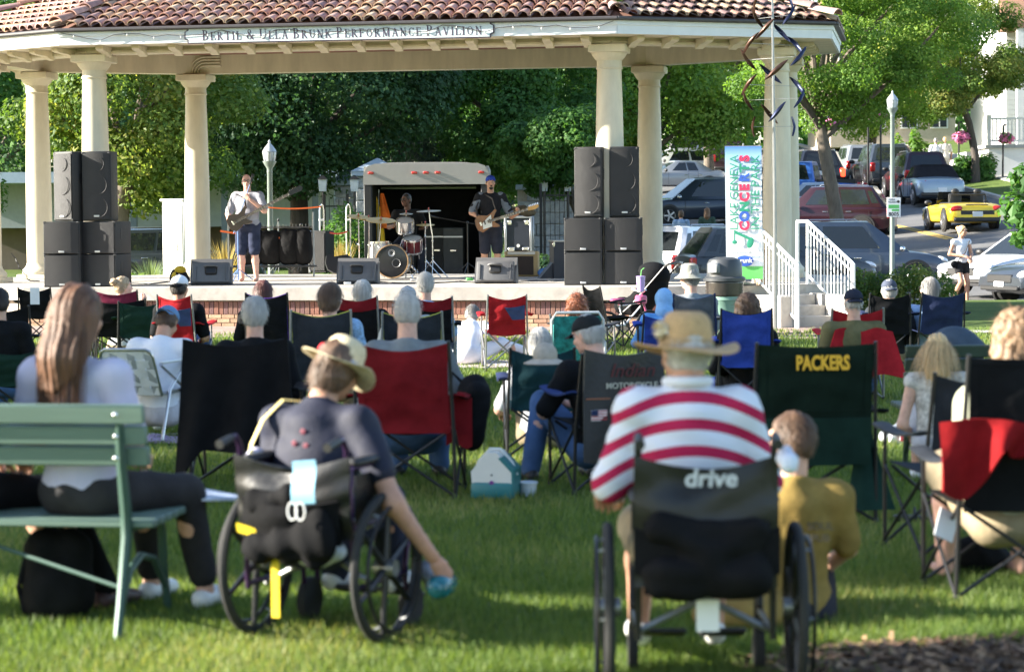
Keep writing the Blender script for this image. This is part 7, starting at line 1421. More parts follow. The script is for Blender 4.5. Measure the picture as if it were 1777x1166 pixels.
# big black chair on the right with occupant and red jacket
CH = S2(1772, 398, .25); camp_chair('big black high-backed camp chair nearest the right edge', CH, R(6), w=.56, hb=1.08, sh=.42, back=BLKF, frame=FRB, arm=CHAR, sag=.01)
P = Pose(sh=.45, lean=-4, head=(0, 4, 0), sc=1.08); P.legs((-.18, .46, .5), (-.2, .42, .09), (.14, .46, .5), (.16, .40, .09)); P.top(1772, 546, 398); person('person with curly sandy hair and pale patterned shirt in the big black chair', CH + V((.04, .02, 0)), R(6), P, 'pink', mk('camo_pale', (.36, .37, .28), .85, var=.5, scale=14), .8, KHAK, 1.0, None, 'curly', 'sandydark', 1.15)
o = MB().sheet(lambda u, v: (-.42 + .62 * u + .05 * v * math.sin(7 * u), -.36 - .03 * math.sin(3.1 * u) - (.012 + .03 * v) * math.sin(15 * u + 2.5 * v) - .02 * v, .79 + .03 * math.sin(4 * u + .5) - v * (.20 + .10 * math.sin(5.5 * u + 1.2) + .05 * math.sin(13 * u))), 40, 12, .014).build('red_jacket', fab('jacket_scarlet', (.20, .008, .010)), None); o.location = CH; o.rotation_euler = (0, 0, R(6)); tag(o, 'scarlet jacket slung across the big black chair', 'jacket')
o = MB().sheet(lambda u, v: ((u - .5) * .10, 0, .13 * v), 3, 3, .004).build('paper_tag', SGN, None); o.location = S2(1646, 402, .1) + V((0, 0, .28)); o.rotation_euler = (R(-15), R(25), R(20)); tag(o, 'white paper tag hanging from the big black chair', 'paper')
CP = S2(1668, 352, .2); camp_chair('grey camp chair between the blonde girl and the big black chair', CP, R(12), w=.46, hb=.92, back=CHAR, frame=FRB, arm=fab('arm_grey', (.07, .075, .08)))
o = blob('shoulder_bag', [('e', (0, 0, .08), (.14, .1, .09)), ('e', (.1, .05, .06), (.1, .08, .07))], BLKF, None, .014, .03, disp=wrinkle(.008, 30, 8)); o.location = S2(1728, 385, .5); tag(o, 'dark bag on the grass under the big black chair', 'bag')
P = MB(); t = thing('plastic_bag', 'white plastic shopping bag with red print on the grass', 'plastic bag', S2(1568, 236, .1)); b = blob('bag', [('e', (0, 0, .06), (.13, .1, .08)), ('e', (-.06, 0, .05), (.1, .08, .06)), ('e', (.03, 0, .14), (.05, .04, .05))], mk('film_white', (.72, .73, .75), .35, var=.06), t, .012, .02, disp=wrinkle(.014, 60, 6), cuts=[((0, 0, .0), (0, 0, -1))]); MB().sheet(lambda u, v: (-.02 + .12 * u, -.11, .03 + .05 * v), 3, 3, .004).build('print', mk('print_red', (.55, .08, .1), .6, var=.4, scale=60), t)
p = S2(1612, 322, .3); t = thing('sandal', 'dark strappy sandal on the grass by the bench', 'sandal', p, R(80)); blob('sole', [('c', (0, -.08, .025), (0, .1, .025), .04, .045)], SHOEB, t, .01, .02, cuts=[((0, 0, .035), (0, 0, 1)), ((0, 0, 0), (0, 0, -1))])
for y in (-.04, .02, .08): MB().tube([(-.04, y, .03), (0, y, .075), (.04, y, .03)], .008, 6).build('strap', SHOEB, t)
# --- trash can, stroller, bicycle
p = S2(1258, 124, 0); t = thing('trash_can', 'green barrel trash can with dark domed lid and liner', 'trash can', p, R(-10)); BGN = mk('barrel_green', (.17, .29, .235), .5, var=.08); LID = mk('lid_grey', (.05, .055, .062), .4, var=.1)
MB().lathe([(.25, 0), (.26, .02), (.255, .22), (.268, .25), (.255, .28), (.255, .50), (.268, .53), (.255, .56), (.255, .66)], n=28).build('barrel', BGN, t); MB().lathe([(.262 + .006 * (i % 2), .58 + .025 * i) for i in range(9)], n=28, cap=False).build('liner', mk('liner_black', (.03, .026, .024), .25, var=.3), t); MB().lathe([(.26, .78), (.295, .79), (.295, .83), (.27, .85)], n=28).build('rim', LID, t); MB().lathe([(.25, .85), (.245, 1.03), (.21, 1.09), (.12, 1.12), (.004, 1.125)], n=28).build('dome', LID, t); MB().box((-.12, -.2, .97), (.18, .12, .15), (0, 0, R(-30)), bev=.02).build('flap', mk('flap_grey', (.2, .21, .22), .4), t)
p = S2(1122, 122, .2); t = thing('baby_stroller', 'dark stroller with curved handlebar in front of the stage', 'stroller', p, R(60))
MB().tube([(-.2, -.4, .98), (-.2, -.46, 1.02), (0, -.5, 1.04), (.2, -.46, 1.02), (.2, -.4, .98)], .02, 8).build('handlebar', BLK, t)
for s_ in (-1, 1):
    MB().tube([(s_ * .2, -.4, .98), (s_ * .22, .1, .45), (s_ * .2, .5, .14)], .014, 8).build('frame_tube', FRB, t); MB().tube([(s_ * .22, 0, .55), (s_ * .25, -.3, .14)], .014, 8).build('frame_tube', FRB, t)
    for y, r_ in ((-.3, .14), (.5, .11)):
        wl = MB().lathe([(r_ * .7, -.02), (r_, -.018), (r_, .018), (r_ * .7, .02)], (s_ * .26, y, r_), 18, (0, math.pi / 2, 0)).build('wheel', RUB, t); MB().lathe([(r_ * .68, -.01), (r_ * .68, .01)], (s_ * .26, y, r_), 14, (0, math.pi / 2, 0)).build('hub', FRG, wl)
blob('seat', [('c', (0, -.15, .75), (0, .1, .45), .2, .2), ('c', (0, .1, .45), (0, .35, .42), .17, .14)], BLKF, t, .02, .05, sub=[('e', (0, .2, .72), (.17, .3, .24))]); blob('canopy', [('e', (0, -.12, .85), (.22, .26, .2))], BLKF, t, .02, .03, sub=[('e', (0, .02, .78), (.2, .26, .2))])
p = at(1112, 495, 32.2); t = thing('tumbler', 'lavender drink tumbler with a green straw on the stroller', 'cup', (p.x, p.y, p.z - .09)); MB().lathe([(.05, 0), (.062, .2)], n=18).build('cup', mk('tumbler_lavender', (.45, .32, .66), .4), t); MB().lathe([(.065, .2), (.065, .215), (.03, .22)], n=18).build('lid', mk('tumbler_lavender', (.45, .32, .66), .4), t); MB().tube([(0, 0, .2), (.01, 0, .3), (.05, 0, .33)], .007, 6).build('straw', mk('straw_green', (.15, .5, .12), .5), t)
p = S2(1092, 128, .25); t = thing('kids_bicycle', 'child bicycle with white and pink frame by the stage', 'bicycle', p, R(25)); BW = mk('bike_white', (.7, .68, .7), .3); BPK = mk('bike_pink', (.62, .12, .25), .35)
for x in (-.33, .33):
    wl = MB().tube([(x + .2 * math.cos(a), 0, .2 + .2 * math.sin(a)) for a in [i * .3927 for i in range(17)]], .018, 8).build('tyre', RUB, t)
    for k in range(10): MB().tube([(x, 0, .2), (x + .19 * math.cos(k * .628), 0, .2 + .19 * math.sin(k * .628))], .002, 4).build('spoke', CHR, wl)
MB().tube([(-.33, 0, .2), (-.05, 0, .22), (.24, 0, .52), (-.14, 0, .48), (-.05, 0, .22)], .016, 8).build('frame', BW, t); MB().tube([(.33, 0, .2), (.24, 0, .52), (.21, 0, .64)], .014, 8).build('fork', BPK, t); MB().tube([(.17, -.2, .70), (.21, -.05, .66), (.21, .05, .66), (.17, .2, .70)], .011, 8).build('handlebar', CHR, t); MB().box((-.16, 0, .56), (.2, .12, .05), bev=.02).build('saddle', BPK, t); MB().tube([(-.14, 0, .46), (-.16, 0, .55)], .011, 6).build('seat_post', CHR, t); MB().box((.2, .0, .56), (.12, .16, .12), bev=.02).build('basket', BPK, t)
# --- people on the street
P = Pose(stand=True, head=(0, 30, 0), sc=.97); P.legs((-.09, .10, .5), (-.07, .12, .08), (.10, .16, .52), (.10, -.18, .14)); P.er, P.wr = V((.26, -.06, 1.12)), V((.05, .18, 1.08)); P.el, P.wl = V((-.25, .0, 1.12)), V((-.1, .22, 1.02))
wp = tz(*spot(1669, 79.5).xy); o = person('blonde woman in white tank top and black shorts walking by the cars', wp, R(200), P, 'tan', WHT, 0, fab('shorts_black2', (.02, .02, .022)), .42, SHOEW, 'bun', 'blonde', .86, None, True, group='people on the street', glasses=True); MB().tube([(-.14, .1, 1.42), (0, .16, 1.15), (.18, .1, .95)], .012, 6).build('bag_strap', BLK, o); blob('handbag', [('e', (.2, .06, .9), (.1, .05, .08))], BLKF, o, .014, .02)
for px, S, lb, sh_, hc_, hr_ in ((1183, 56, 'woman in a pale blue dress walking away across the car park', LTB, 'brown', 'bob'), (1228, 56, 'long-haired woman in a dark green top walking away across the car park', fab('top_green', (.06, .10, .08)), 'chestnut', 'long')):
    P = Pose(stand=True, sc=.96); P.arms((-.27, -.02, 1.1), (-.28, .05, .86), (.27, -.02, 1.1), (.28, .05, .86)); o = person(lb, tz(*spot(px, S).xy), R(-5), P, 'tan', sh_, .6, KHAK if hr_ == 'long' else LTB, .55, SHOEW, hr_, hc_, .9, group='people on the street')
for px, lb, py in ((1624, 'strolling person in a white shirt and dark shorts up the pavement', 322), (1640, 'strolling person in cream top and trousers up the pavement', 324)):
    q = spot(px, 40.5); P = Pose(stand=True); P.arms((-.27, -.02, 1.15), (-.28, .08, .9), (.27, -.02, 1.15), (.28, .08, .9)); person(lb, tz(q.x, q.y), R(0), P, 'tan', WHT if px == 1624 else fab('cotton_cream', (.6, .56, .5)), .8, CHAR if px == 1624 else fab('cotton_cream', (.6, .56, .5)), .9 if px == 1624 else 2, SHOEW, 'short', 'grey' if px == 1624 else 'blonde', 1.05, group='people on the street')
# ================================================================ foreground
# left bench, its sitters and things
p = S2(258, 430, .15); bench('green slatted park bench with curved iron ends in the near corner', (p.x, p.y, 0), R(-8), 1.9, SLG, IRG, .965)
P = Pose(sh=.47, lean=-3, head=(2, -8, 0), sc=1.0); P.legs((.02, .48, .52), (-.04, .62, .09), (.24, .45, .52), (.30, .50, .09)); P.top(118, 500, 425); WB = S2(118, 425, .24)
wm = person('woman with long straight brown hair and lavender top on the green bench', WB, R(-22), P, 'fair', LAV, .85, fab('leggings_grey', (.035, .034, .036)), 1.85, SHOEW, None, 'chestnut', .98, None)
HM = Matrix.Translation(P.hc) @ P.HR.to_4x4(); W_ = lambda q: tuple(HM @ V(q)); HB_ = mk('hair_longbrown', (.10, .042, .018), .6, var=.5, scale=30, bump=.8, bscale=70, stretch=(1, 1, .06))
blob('hair', [('e', W_((0, -.018, .028)), (.10, .112, .112), P.HR), ('c', W_((0, -.05, -.02)), W_((0, -.085, -.18)), .10, .115), ('c', W_((0, -.085, -.18)), W_((.0, -.10, -.35)), .115, .085), ('c', W_((.055, -.04, -.02)), W_((.075, -.05, -.32)), .055, .05), ('c', W_((-.055, -.04, -.02)), W_((-.085, -.05, -.32)), .055, .055)], HB_, wm, .008, .035, disp=lambda X, Y, Z: .0035 * np.sin(X * 210 + 6 * Z) + .003 * np.sin(X * 95 - 9 * Z + 1) + .002 * np.sin(X * 420 + Y * 60), cuts=[(W_((0, .052, .035)), tuple(P.HR @ V((0, .83, -.55)))), (W_((0, 0, -.40)), (0, 0, -1))])
sv, g_ = MB(), random.Random(4)
for k in range(260):
    a = g_.uniform(-2.7, -.4); r0 = .10; x, y = r0 * math.cos(a), r0 * 1.1 * math.sin(a) - .015
    x2 = x * g_.uniform(.95, 1.35) + g_.uniform(-.012, .012); sv.tube([W_((x * .8, y * .8, .10)), W_((x * 1.04, y * 1.05, .02)), W_((x2 * 1.05, y - .05, -.16)), W_((x2 * .95 + g_.uniform(-.02, .02), y - .055, -.40 + g_.uniform(-.04, .05)))], [.0012, .0022, .002, .0008], 4, cap=False)
sv.build('hair_strands', HB_, wm)
P = Pose(sh=.47, lean=-2, head=(0, 0, 0)); P.legs((.14, .5, .52), (.30, .62, .09), (-.1, .5, .52), (.12, .66, .09)); o = person('second bench sitter in black trousers, mostly out of frame', S2(-120, 425, .24), R(-34), P, 'fair', BLKF, .9, BLKF, 1.95, mk('shoe_redblack', (.06, .03, .03), .5, var=.9, scale=14), 'short', 'dark')
o = MB().sheet(lambda u, v: (.30 * u, .26 * v, .012 + .02 * math.sin(3 * u + 1) * v), 8, 6, .01).build('printed_leaflet', mk('print_bluewhite', (.45, .5, .68), .5, var=.7, scale=9), None); pp = S2(262, 415, .3); o.location = (pp.x, pp.y, .475); tag(o, 'blue and white leaflet lying on the end of the green bench', 'leaflet')
t = thing('backpack', 'black backpack standing on the grass under the green bench', 'backpack', S2(55, 428, .42), R(8)); bp2 = fab('pack_black', (.009, .009, .01))
blob('body', [('c', (-.05, 0, .1), (-.05, 0, .30), .10, .09), ('c', (.06, 0, .1), (.06, 0, .30), .10, .09), ('e', (0, -.07, .14), (.11, .06, .12))], bp2, t, .012, .04, disp=wrinkle(.006, 30, 3), cuts=[((0, 0, 0), (0, 0, -1))]); MB().tube([(-.03, 0, .37), (-.02, 0, .42), (.02, 0, .42), (.03, 0, .37)], .008, 6).build('handle', bp2, t); MB().tube([(-.13, -.02, .02), (-.16, -.03, .15), (-.12, -.03, .30)], .014, 6).build('strap', bp2, t)
# ---------------------------------------------------------------- wheelchairs
WCB = mk('chair_tube_black', (.03, .03, .033), .35, .5, var=.1); VIN = mk('vinyl_black', (.008, .008, .009), .4, var=.2, bump=.35, bscale=14); VINS = fab('nylon_black', (.008, .008, .009))
def wheelchair(label, loc, yaw, w, purple=None, mag=3, hb=.93, sh=.5, wo=.055):
    t = thing('wheelchair', label, 'wheelchair', loc, yaw, 'wheelchairs on the lawn'); r_ = .305; fr = purple or WCB
    ring = lambda x, rr, n=32: [(x, rr * math.cos(i * 2 * math.pi / n), r_ + rr * math.sin(i * 2 * math.pi / n)) for i in range(n + 1)]
    for s_ in (-1, 1):
        x = s_ * (w / 2 + wo); wl = MB().tube(ring(x, r_ - .018), .019, 8, cap=False).build('wheel', RUB, t)
        MB().tube(ring(x, r_ - .034), .010, 6, cap=False).build('rim', WCB, wl); MB().tube(ring(x + s_ * .04, r_ - .055), .0085, 6, cap=False).build('hand_rim', FRB, wl)
        sp_ = MB()
        for k in range(mag * 2): a = k * math.pi / mag + .4; sp_.tube([(x, .03 * math.cos(a), r_ + .03 * math.sin(a)), (x, (r_ - .036) * math.cos(a), r_ + (r_ - .036) * math.sin(a))], [.016, .011], 6)
        sp_.build('spokes', WCB, wl); MB().lathe([(.032, -.045), (.034, .045)], (x, 0, r_), 14, (0, math.pi / 2, 0)).build('hub', FRG, wl)
        for k in range(6): a = k * 1.047; MB().tube([(x + s_ * .004, (r_ - .04) * math.cos(a), r_ + (r_ - .04) * math.sin(a)), (x + s_ * .04, (r_ - .055) * math.cos(a), r_ + (r_ - .055) * math.sin(a))], .005, 5).build('rim_tab', FRG, wl)
        xi = s_ * w / 2
        MB().tube([(xi, -.18, .22), (xi, -.2, .5), (xi, -.235, .80), (xi, -.25, hb), (xi, -.27, hb + .02), (xi, -.32, hb + .015)], .0125, 8).build('back_post', fr, t); MB().tube([(xi, -.30, hb + .017), (xi, -.40, hb - .0)], [.017, .019], 8).build('push_grip', BLK, t)
        MB().tube([(xi, -.2, sh - .02), (xi, .34, sh), (xi, .40, sh - .06), (xi, .44, .14)], .0125, 8).build('side_tube', fr, t); MB().tube([(xi, -.18, .24), (xi, .3, .24), (xi, .36, sh - .02)], .0125, 8).build('lower_tube', fr, t)
        MB().tube([(xi, -.2, sh), (xi, -.2, sh + .22), (xi, .15, sh + .22), (xi, .2, sh)], .011, 8).build('arm_tube', fr, t); MB().box((xi, -.02, sh + .24), (.055, .34, .035), bev=.014).build('arm_pad', BLK, t)
        MB().box((xi, .0, sh + .1), (.006, .32, .18), bev=.003).build('side_guard', VIN, t)
        cw = MB().lathe([(.05, -.018), (.09, -.018), (.095, 0), (.09, .018), (.05, .018)], (xi, .36, .095), 18, (0, math.pi / 2, 0)).build('caster', RUB, t); MB().lathe([(.05, -.012), (.05, .012)], (xi, .36, .095), 14, (0, math.pi / 2, 0)).build('caster_hub', FRG, cw); MB().tube([(xi, .36, .095), (xi, .31, .15), (xi, .30, .26)], .012, 6).build('fork', fr, cw)
        MB().box((s_ * w * .24, .52, .12), (w * .36, .16, .02), (R(-15), 0, 0), bev=.006).build('footplate', BLK, t)
    MB().tube([(-w / 2, -.03, .22), (w / 2, .0, sh - .02)], .013, 8).build('cross_brace', FRG, t); MB().tube([(w / 2, .03, .22), (-w / 2, .06, sh - .02)], .013, 8).build('cross_brace', FRG, t)
    MB().sheet(lambda u, v: ((u - .5) * w, -.19 + .52 * v, sh - .03 * math.sin(math.pi * u)), 10, 8, .02).build('seat', VIN, t)
    bfn_ = lambda u, v: ((u - .5) * (w + .03), -.215 - .03 * v - .05 * math.sin(math.pi * u) * math.sin(math.pi * min(1, v + .1)) + .009 * math.sin(9 * u + 5 * v) + .006 * math.sin(19 * v - 7 * u), sh - .06 + (hb - sh + .01) * v - .05 * math.sin(math.pi * u) * v)
    b = MB().sheet(bfn_, 14, 12, .012).build('backrest', VIN, t); MB().sheet(lambda u, v: (lambda q: (q[0] * .86, q[1] - .03 - .02 * math.sin(math.pi * u), q[2] - .02))(bfn_(u, v * .55)), 12, 6, .012).build('back_pocket', VINS, b)
    return t
# left: person reaching for a bottle
WL = S2(548, 436, .1); wy = R(-22); wc = wheelchair('wheelchair with purple frame and yellow straps', WL, wy, .47, mk('tube_purple', (.05, .022, .075), .35, .5), 3, .82)
YS_ = mk('strap_yellow', (.78, .58, .02), .6)
MB().sheet(lambda u, v: (-.10 + .035 * u, -.235, .12 + .34 * v), 2, 8, .005).build('yellow_strap', YS_, wc); MB().sheet(lambda u, v: (-.235 + .13 * v, -.26 - .01 * u, .46 + .035 * u - .03 * v), 2, 4, .006).build('yellow_strap', YS_, wc)
t = thing('face_mask', 'pale blue face mask hanging from the wheelchair back', 'face mask', WL, wy); MKB = mk('mask_blue', (.25, .50, .66), .7, var=.06); MB().sheet(lambda u, v: (.075 + .10 * u, -.385 - .010 * math.sin(6 * v), .595 + .165 * v + .01 * u), 4, 10, .006).build('pleated_cloth', MKB, t)
for dx in (.075, .11): MB().tube([(dx + .02 * math.cos(a), -.388, .57 + .035 * math.sin(a)) for a in [i * .4833 for i in range(14)]], .0035, 5).build('ear_loop', SGN, t)
o = blob('water_bag', [('e', (0, 0, 0), (.10, .07, .055)), ('e', (-.04, 0, -.01), (.07, .06, .05))], mk('clear_plastic', (.55, .62, .70), .12, var=.1), None, .01, .02, disp=wrinkle(.006, 50, 3)); o.location = WL + RZ(wy) @ V((.06, -.1, .37)); tag(o, 'clear plastic bottle bag slung under the purple wheelchair', 'plastic bag')
P = Pose(sh=.50, lean=19, side=-2, head=(24, -14, 10), sw=.185, sc=.98); P.er, P.wr = V((.37, .03, .73)), V((.50, .13, .50)); P.el, P.wl = V((-.22, .12, .78)), V((-.15, .35, .66)); P.hb = {'r': (V((.25, .35, -.6)), V((.8, -.3, .2)), [1.0, 1.0, 1.0, .9])}
P.legs((-.13, .46, .52), (-.14, .52, .2), (.13, .46, .52), (.14, .52, .2)); P.top(588, 600, 440)
NVP = mk('navy_print', (.006, .008, .025), .75, var=.25, scale=8, bump=.3, bscale=25)
lp = person('person in straw hat and navy shirt leaning from the wheelchair to grip a bottle', WL + V((-.05, 0, 0)), wy, P, 'tan', NVP, .62, fab('slacks_navy', (.03, .035, .06)), 2, SHOEW, 'bob', 'brown', 1.08, ('straw', STRW, -.12, .165, fab('hat_ribbon', (.30, .34, .46))), True, curl=.6, wr_=.005)
HM = Matrix.Translation(P.hc) @ P.HR.to_4x4(); blob('hat_flower', [('e', tuple(HM @ V((-.115, .0, .07))), (.022, .022, .022))], mk('flower_red', (.62, .02, .03), .6), lp, .006, .01, disp=wrinkle(.006, 200, 2))
sp0 = [P.sl + P.R @ V(q) for q in ((.08, .03, .10), (.035, -.055, .085), (-.02, -.105, -.01), (-.045, -.13, -.12), (-.04, -.135, -.24))]
MB().tube(sp0, .012, 8, flat=.35).build('shoulder_ribbon', mk('ribbon_cream', (.72, .60, .25), .6), lp)
for q in ((.10, -.135, .36), (.07, -.14, .31), (.12, -.135, .30)): MB().ell(P.pel + P.R @ V((q[0] - .1, q[1] - .005, q[2] + .03)), (.013, .003, .013)).build('embroidery', mk('embroidery_red', (.16, .03, .05), .7, var=.5, scale=60), lp)
hand = P.wr + V((.25, .35, -.6)).normalized() * .1
q = WL + RZ(wy) @ (hand + V((-.06, -.06, -.03))); t = thing('water_bottle', 'teal drinking bottle gripped in a hand beside the wheel', 'bottle', q, wy); t.rotation_euler = (R(88), 0, R(-12)); BTL = mk('bottle_teal', (.008, .15, .19), .2, var=.05, coat=.4)
MB().lathe([(.04, -.12), (.048, -.11), (.048, .03), (.036, .05), (.028, .055)], n=18).build('body', BTL, t); MB().lathe([(.030, .055), (.030, .08), (.014, .085), (.012, .10)], n=16).build('cap', BTL, t)
blob('striped_cloth', [('e', (0, 0, 0), (.045, .06, .05)), ('e', (.02, .03, -.05), (.04, .05, .06))], mk('cloth_whiteblue', (.22, .25, .32), .8, var=.6, scale=25), None, .01, .02, disp=wrinkle(.008, 50, 12)).location = WL + RZ(wy) @ V((.33, .34, .24)); tag(bpy.data.objects['striped_cloth'], 'blue and white cloth bundle at the wheelchair footrest', 'cloth')
o = blob('cushion_pad', [('e', (0, 0, 0), (.05, .1, .07))], LAV, None, .012, .02); o.location = WL + RZ(wy) @ V((-.29, .0, .70)); tag(o, 'lavender pad tucked beside the wheelchair armrest', 'cushion')
blob('slung_bag', [('c', (-.14, -.27, .40), (.02, -.28, .42), .06, .065), ('c', (-.13, -.26, .58), (.0, -.27, .60), .05, .055), ('c', (-.15, -.28, .62), (.05, -.28, .44), .03, .04), ('e', (.13, -.29, .46), (.08, .06, .12))], VINS, wc, .010, .03, disp=wrinkle(.016, 44, 5))
# right: striped man
WR = S2(1222, 496, .12); wr2 = wheelchair('wide black wheelchair with white lettering on its backrest', WR, R(-1), .47, None, 4, .925, .47, .10)
text('drive', .085, mk('print_silver', (.55, .57, .6), .5, var=0), wr2, Matrix.Translation((.01, -.318, .775)) @ Matrix.Rotation(R(86), 4, 'X'), off=.002, ext=.003, sx=1.05, shear=.12)
o = MB().sheet(lambda u, v: (-.035 + .08 * u, -.24, .26 + .11 * v), 3, 3, .004).build('care_tag', SGN, wr2)
blob('slung_bag', [('c', (-.15, -.30, .46), (.15, -.30, .46), .075, .075), ('c', (-.17, -.29, .62), (.17, -.29, .60), .045, .045), ('c', (-.16, -.30, .64), (.0, -.33, .53), .03, .04), ('c', (.17, -.30, .62), (.02, -.33, .53), .03, .04)], VINS, wr2, .012, .035, disp=wrinkle(.011, 30, 9))
MB().sheet(lambda u, v: ((u - .5) * .5, -.29 - .03 * math.sin(math.pi * u), .42 + .16 * v + .05 * (2 * u - 1) ** 2), 10, 4, .02).build('hanging_pouch', VINS, wr2)
st = bpy.data.materials.new('striped_jersey'); st.use_nodes = True; N = st.node_tree.nodes; L = st.node_tree.links; MATS['striped_jersey'] = st; b_ = N['Principled BSDF']; b_.inputs['Roughness'].default_value = .85; b_.inputs['Specular IOR Level'].default_value = .2
tc = N.new('ShaderNodeTexCoord'); sp = N.new('ShaderNodeSeparateXYZ'); L.new(tc.outputs['Object'], sp.inputs[0])
def mth(op, a, b=None):
    n = N.new('ShaderNodeMath'); n.operation = op
    for i, x in enumerate((a, b)):
        if x is None: continue
        if isinstance(x, (int, float)): n.inputs[i].default_value = x
        else: L.new(x, n.inputs[i])
    return n.outputs[0]
ph = mth('ADD', sp.outputs[2], mth('MULTIPLY', mth('MULTIPLY', sp.outputs[0], sp.outputs[0]), 1.15)); fr_ = mth('FRACT', mth('DIVIDE', mth('ADD', ph, .003), .0945)); ms = mth('LESS_THAN', fr_, .43)
mx = N.new('ShaderNodeMixRGB'); mx.inputs[1].default_value = (.66, .69, .78, 1); mx.inputs[2].default_value = (.42, .018, .075, 1); L.new(ms, mx.inputs[0]); L.new(mx.outputs[0], b_.inputs['Base Color'])
nz = N.new('ShaderNodeTexNoise'); nz.inputs['Scale'].default_value = 20; L.new(tc.outputs['Object'], nz.inputs['Vector']); bpn = N.new('ShaderNodeBump'); bpn.inputs['Strength'].default_value = .35; bpn.inputs['Distance'].default_value = .01; L.new(nz.outputs[0], bpn.inputs['Height']); L.new(bpn.outputs[0], b_.inputs['Normal'])
P = Pose(sh=.48, lean=2, head=(6, 14, 3), sw=.175, sc=1.04); P.hc -= V((0, 0, .05)); P.el, P.wl = V((-.275, .03, .80)), V((-.27, .28, .74)); P.er, P.wr = V((.275, .03, .80)), V((.30, .28, .74)); P.legs((-.12, .48, .52), (-.13, .56, .14), (.15, .48, .52), (.16, .56, .14)); P.top(1170, 552, 490)
sm_ = person('man in red and white striped shirt and straw hat in a wheelchair', S2(1198, 490, .12), R(2), P, 'tan', st, 1.75, KHAK, .98, SHOEW, 'buzz', 'white', 1.10, ('straw', STRW2, .05, .185, fab('ribbon_tan', (.42, .30, .17))), wr_=.004)
MB().tube([tuple(P.nb + P.R @ V((.075 * math.cos(a), .075 * math.sin(a) - .005, .045))) for a in [i * .4488 for i in range(15)]], .02, 8).build('collar', WHT, sm_)
HM = Matrix.Translation(P.hc) @ P.HR.to_4x4() @ Matrix.Scale(1.06, 4); v, f, tn = leafcloud([(tuple(HM @ V((-.10, -.03, .07))), (.03, .03, .035))], 70, .03, 3, .2, .2); leaf_obj('hat_flowers', v, f, tn, [mk('petal_cream', (.75, .62, .38), .7), mk('petal_white', (.78, .75, .66), .7)], sm_, (.5,))
o = blob('grip_cover', [('c', (0, 0, 0), (0, .1, .02), .034, .03)], mk('towel_white', (.62, .66, .76), .9, var=.12, scale=30), None, .01, .02, disp=wrinkle(.005, 60, 2)); o.location = WR + V((.262, -.41, .86)); tag(o, 'white towelling cover on the push grip of the wide wheelchair', 'grip cover')
# boy on the grass
MUS = fab('tee_mustard', (.24, .165, .05)); BP = S2(1385, 424, .2)
P = Pose(sh=0, lean=-4, head=(2, 42, 6), sc=.95, hz=.12, sw=.185); P.legs((-.2, .32, .2), (-.02, .5, .09), (.16, .36, .2), (.0, .45, .09)); P.arms((-.25, .05, .36), (-.15, .3, .2), (.24, -.0, .34), (.17, .22, .2)); P.top(1370, 722, 424)
by = person('boy in a mustard t-shirt with short brown hair sitting on the grass', BP, R(4), P, 'fair', MUS, .9, fab('shorts_dark', (.03, .03, .04)), 1.0, None, 'short', 'brown', 1.0, group='people in the audience', wr_=.005)
for i, (s_, k_) in enumerate((('SOUL', .045), ('PUB', .045))): text(s_, k_, mk('print_dark', (.10, .08, .05), .7, var=0), by, Matrix.Translation((.09, -.152, .40 - .05 * i + (.012 * (i > 1) * (i - 1)))) @ Matrix.Rotation(R(84), 4, 'X') , off=.0005)
o = blob('mustard_jumper', [('e', (0, 0, .06), (.2, .12, .08)), ('e', (.12, .05, .07), (.14, .12, .08))], MUS, None, .014, .04, disp=wrinkle(.012, 26, 7), cuts=[((0, 0, 0), (0, 0, -1))]); o.location = S2(1300, 440, .35); tag(o, 'mustard garment spread on the grass beside the boy', 'garment')
# ---------------------------------------------------------------- mulch bed and grass
MUL = ground_mat('mulch_soil', (.08, .045, .025), (.14, .085, .045), (.20, .125, .065), 8, 30, .9, 60)
c = gnd(1770, 1150); b = MB(); n = 40; ring = []
for i in range(n): a = 2 * math.pi * i / n; r_ = 1 + .12 * math.sin(3 * a + 1) + .07 * math.sin(7 * a); ring.append((c.x + 1.05 * r_ * math.cos(a), c.y - .1 + .52 * r_ * math.sin(a), .006))
b.add(ring + [(c.x, c.y, .03)], [[i, (i + 1) % n, n] for i in range(n)]); o = b.build('mulch_bed', MUL, None); o['kind'] = 'structure'
g = np.random.RandomState(3); m = 2600; a = g.rand(m) * 6.283; q = np.sqrt(g.rand(m)); pts = np.stack([c.x + q * 1.08 * np.cos(a), c.y - .1 + q * .56 * np.sin(a), .012 + .028 * (1 - q) + g.rand(m) * .012], 1); th = g.rand(m) * 6.28; L_ = (.012 + .03 * g.rand(m))[:, None]; d = np.stack([np.cos(th), np.sin(th), g.randn(m) * .25], 1); e = np.stack([-np.sin(th), np.cos(th), g.randn(m) * .25], 1) * .25
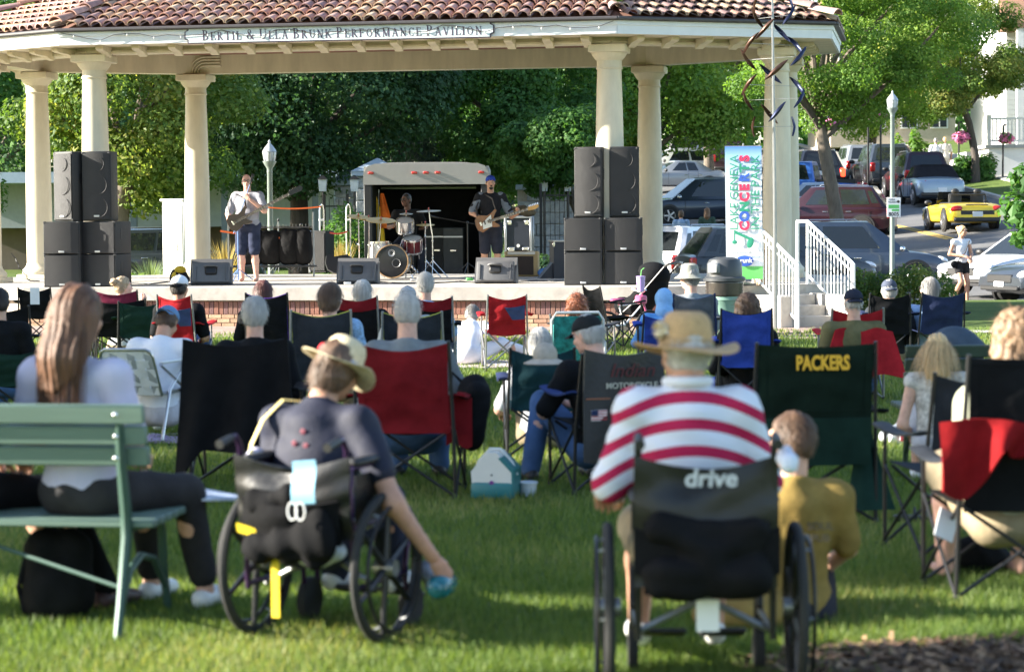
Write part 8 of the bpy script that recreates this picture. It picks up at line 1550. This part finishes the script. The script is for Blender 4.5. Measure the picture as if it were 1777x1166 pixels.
v = np.stack([pts - d * L_ - e * L_, pts + d * L_ - e * L_, pts + d * L_ + e * L_, pts - d * L_ + e * L_], 1).reshape(-1, 3); tone = g.rand(m)
o = leaf_obj('mulch_chips', v, np.arange(4 * m).reshape(-1, 4), tone, [mk('chip_brown', (.16, .09, .05), .9), mk('chip_tan', (.32, .2, .11), .9), mk('chip_dark', (.05, .03, .02), .9)], None); o['kind'] = 'stuff'
def blades(name, n, y0, y1, h, w, seed, mats, pw=2.0):
    g = np.random.RandomState(seed); u = g.rand(n); y = (y0 ** (1 - pw) + u * (y1 ** (1 - pw) - y0 ** (1 - pw))) ** (1 / (1 - pw)) if pw != 1 else y0 * (y1 / y0) ** u
    x = (g.rand(n) - .5) * (y * .60 + 1.2); s = np.clip(y / 14, .75, 2.2)
    keep = ~(((x - c.x) / 1.1) ** 2 + ((y - c.y + .1) / .56) ** 2 < 1 - .75 * g.rand(n) ** 2); x, y, s = x[keep], y[keep], s[keep]; n = len(x)
    a = g.rand(n) * 6.283; hh = h * (.45 + .75 * g.rand(n)) * (.8 + .2 * s); ww = w * s * (.7 + .6 * g.rand(n)); ln = g.rand(n) * .8; la = g.rand(n) * 6.283
    p = np.stack([x, y, np.zeros(n) - .004], 1); dx = np.stack([np.cos(a), np.sin(a), np.zeros(n)], 1) * ww[:, None]; tip = p + np.stack([np.cos(la) * ln * hh, np.sin(la) * ln * hh, hh], 1)
    v = np.stack([p - dx, p + dx, tip], 1).reshape(-1, 3); f = np.arange(3 * n).reshape(-1, 3)
    patch = .5 + .5 * np.sin(x * 2.1 + 1.3 * np.sin(y * 1.7)) * np.sin(y * 1.3 + .7 * x); tone = patch * .4 + g.rand(n) * .6
    o = leaf_obj(name, v, f, tone, mats, None, (.42, .80)); o['kind'] = 'stuff'; o['label'] = 'short green lawn grass blades'; o['category'] = 'grass'
GB = [leafmat('blade_green', (.078, .135, .03), .4), leafmat('blade_light', (.14, .195, .055), .4), leafmat('blade_straw', (.27, .275, .11), .4)]
blades('grass', 430000, 7.2, 34, .055, .0048, 21, GB, 1.6)
g = np.random.RandomState(8)
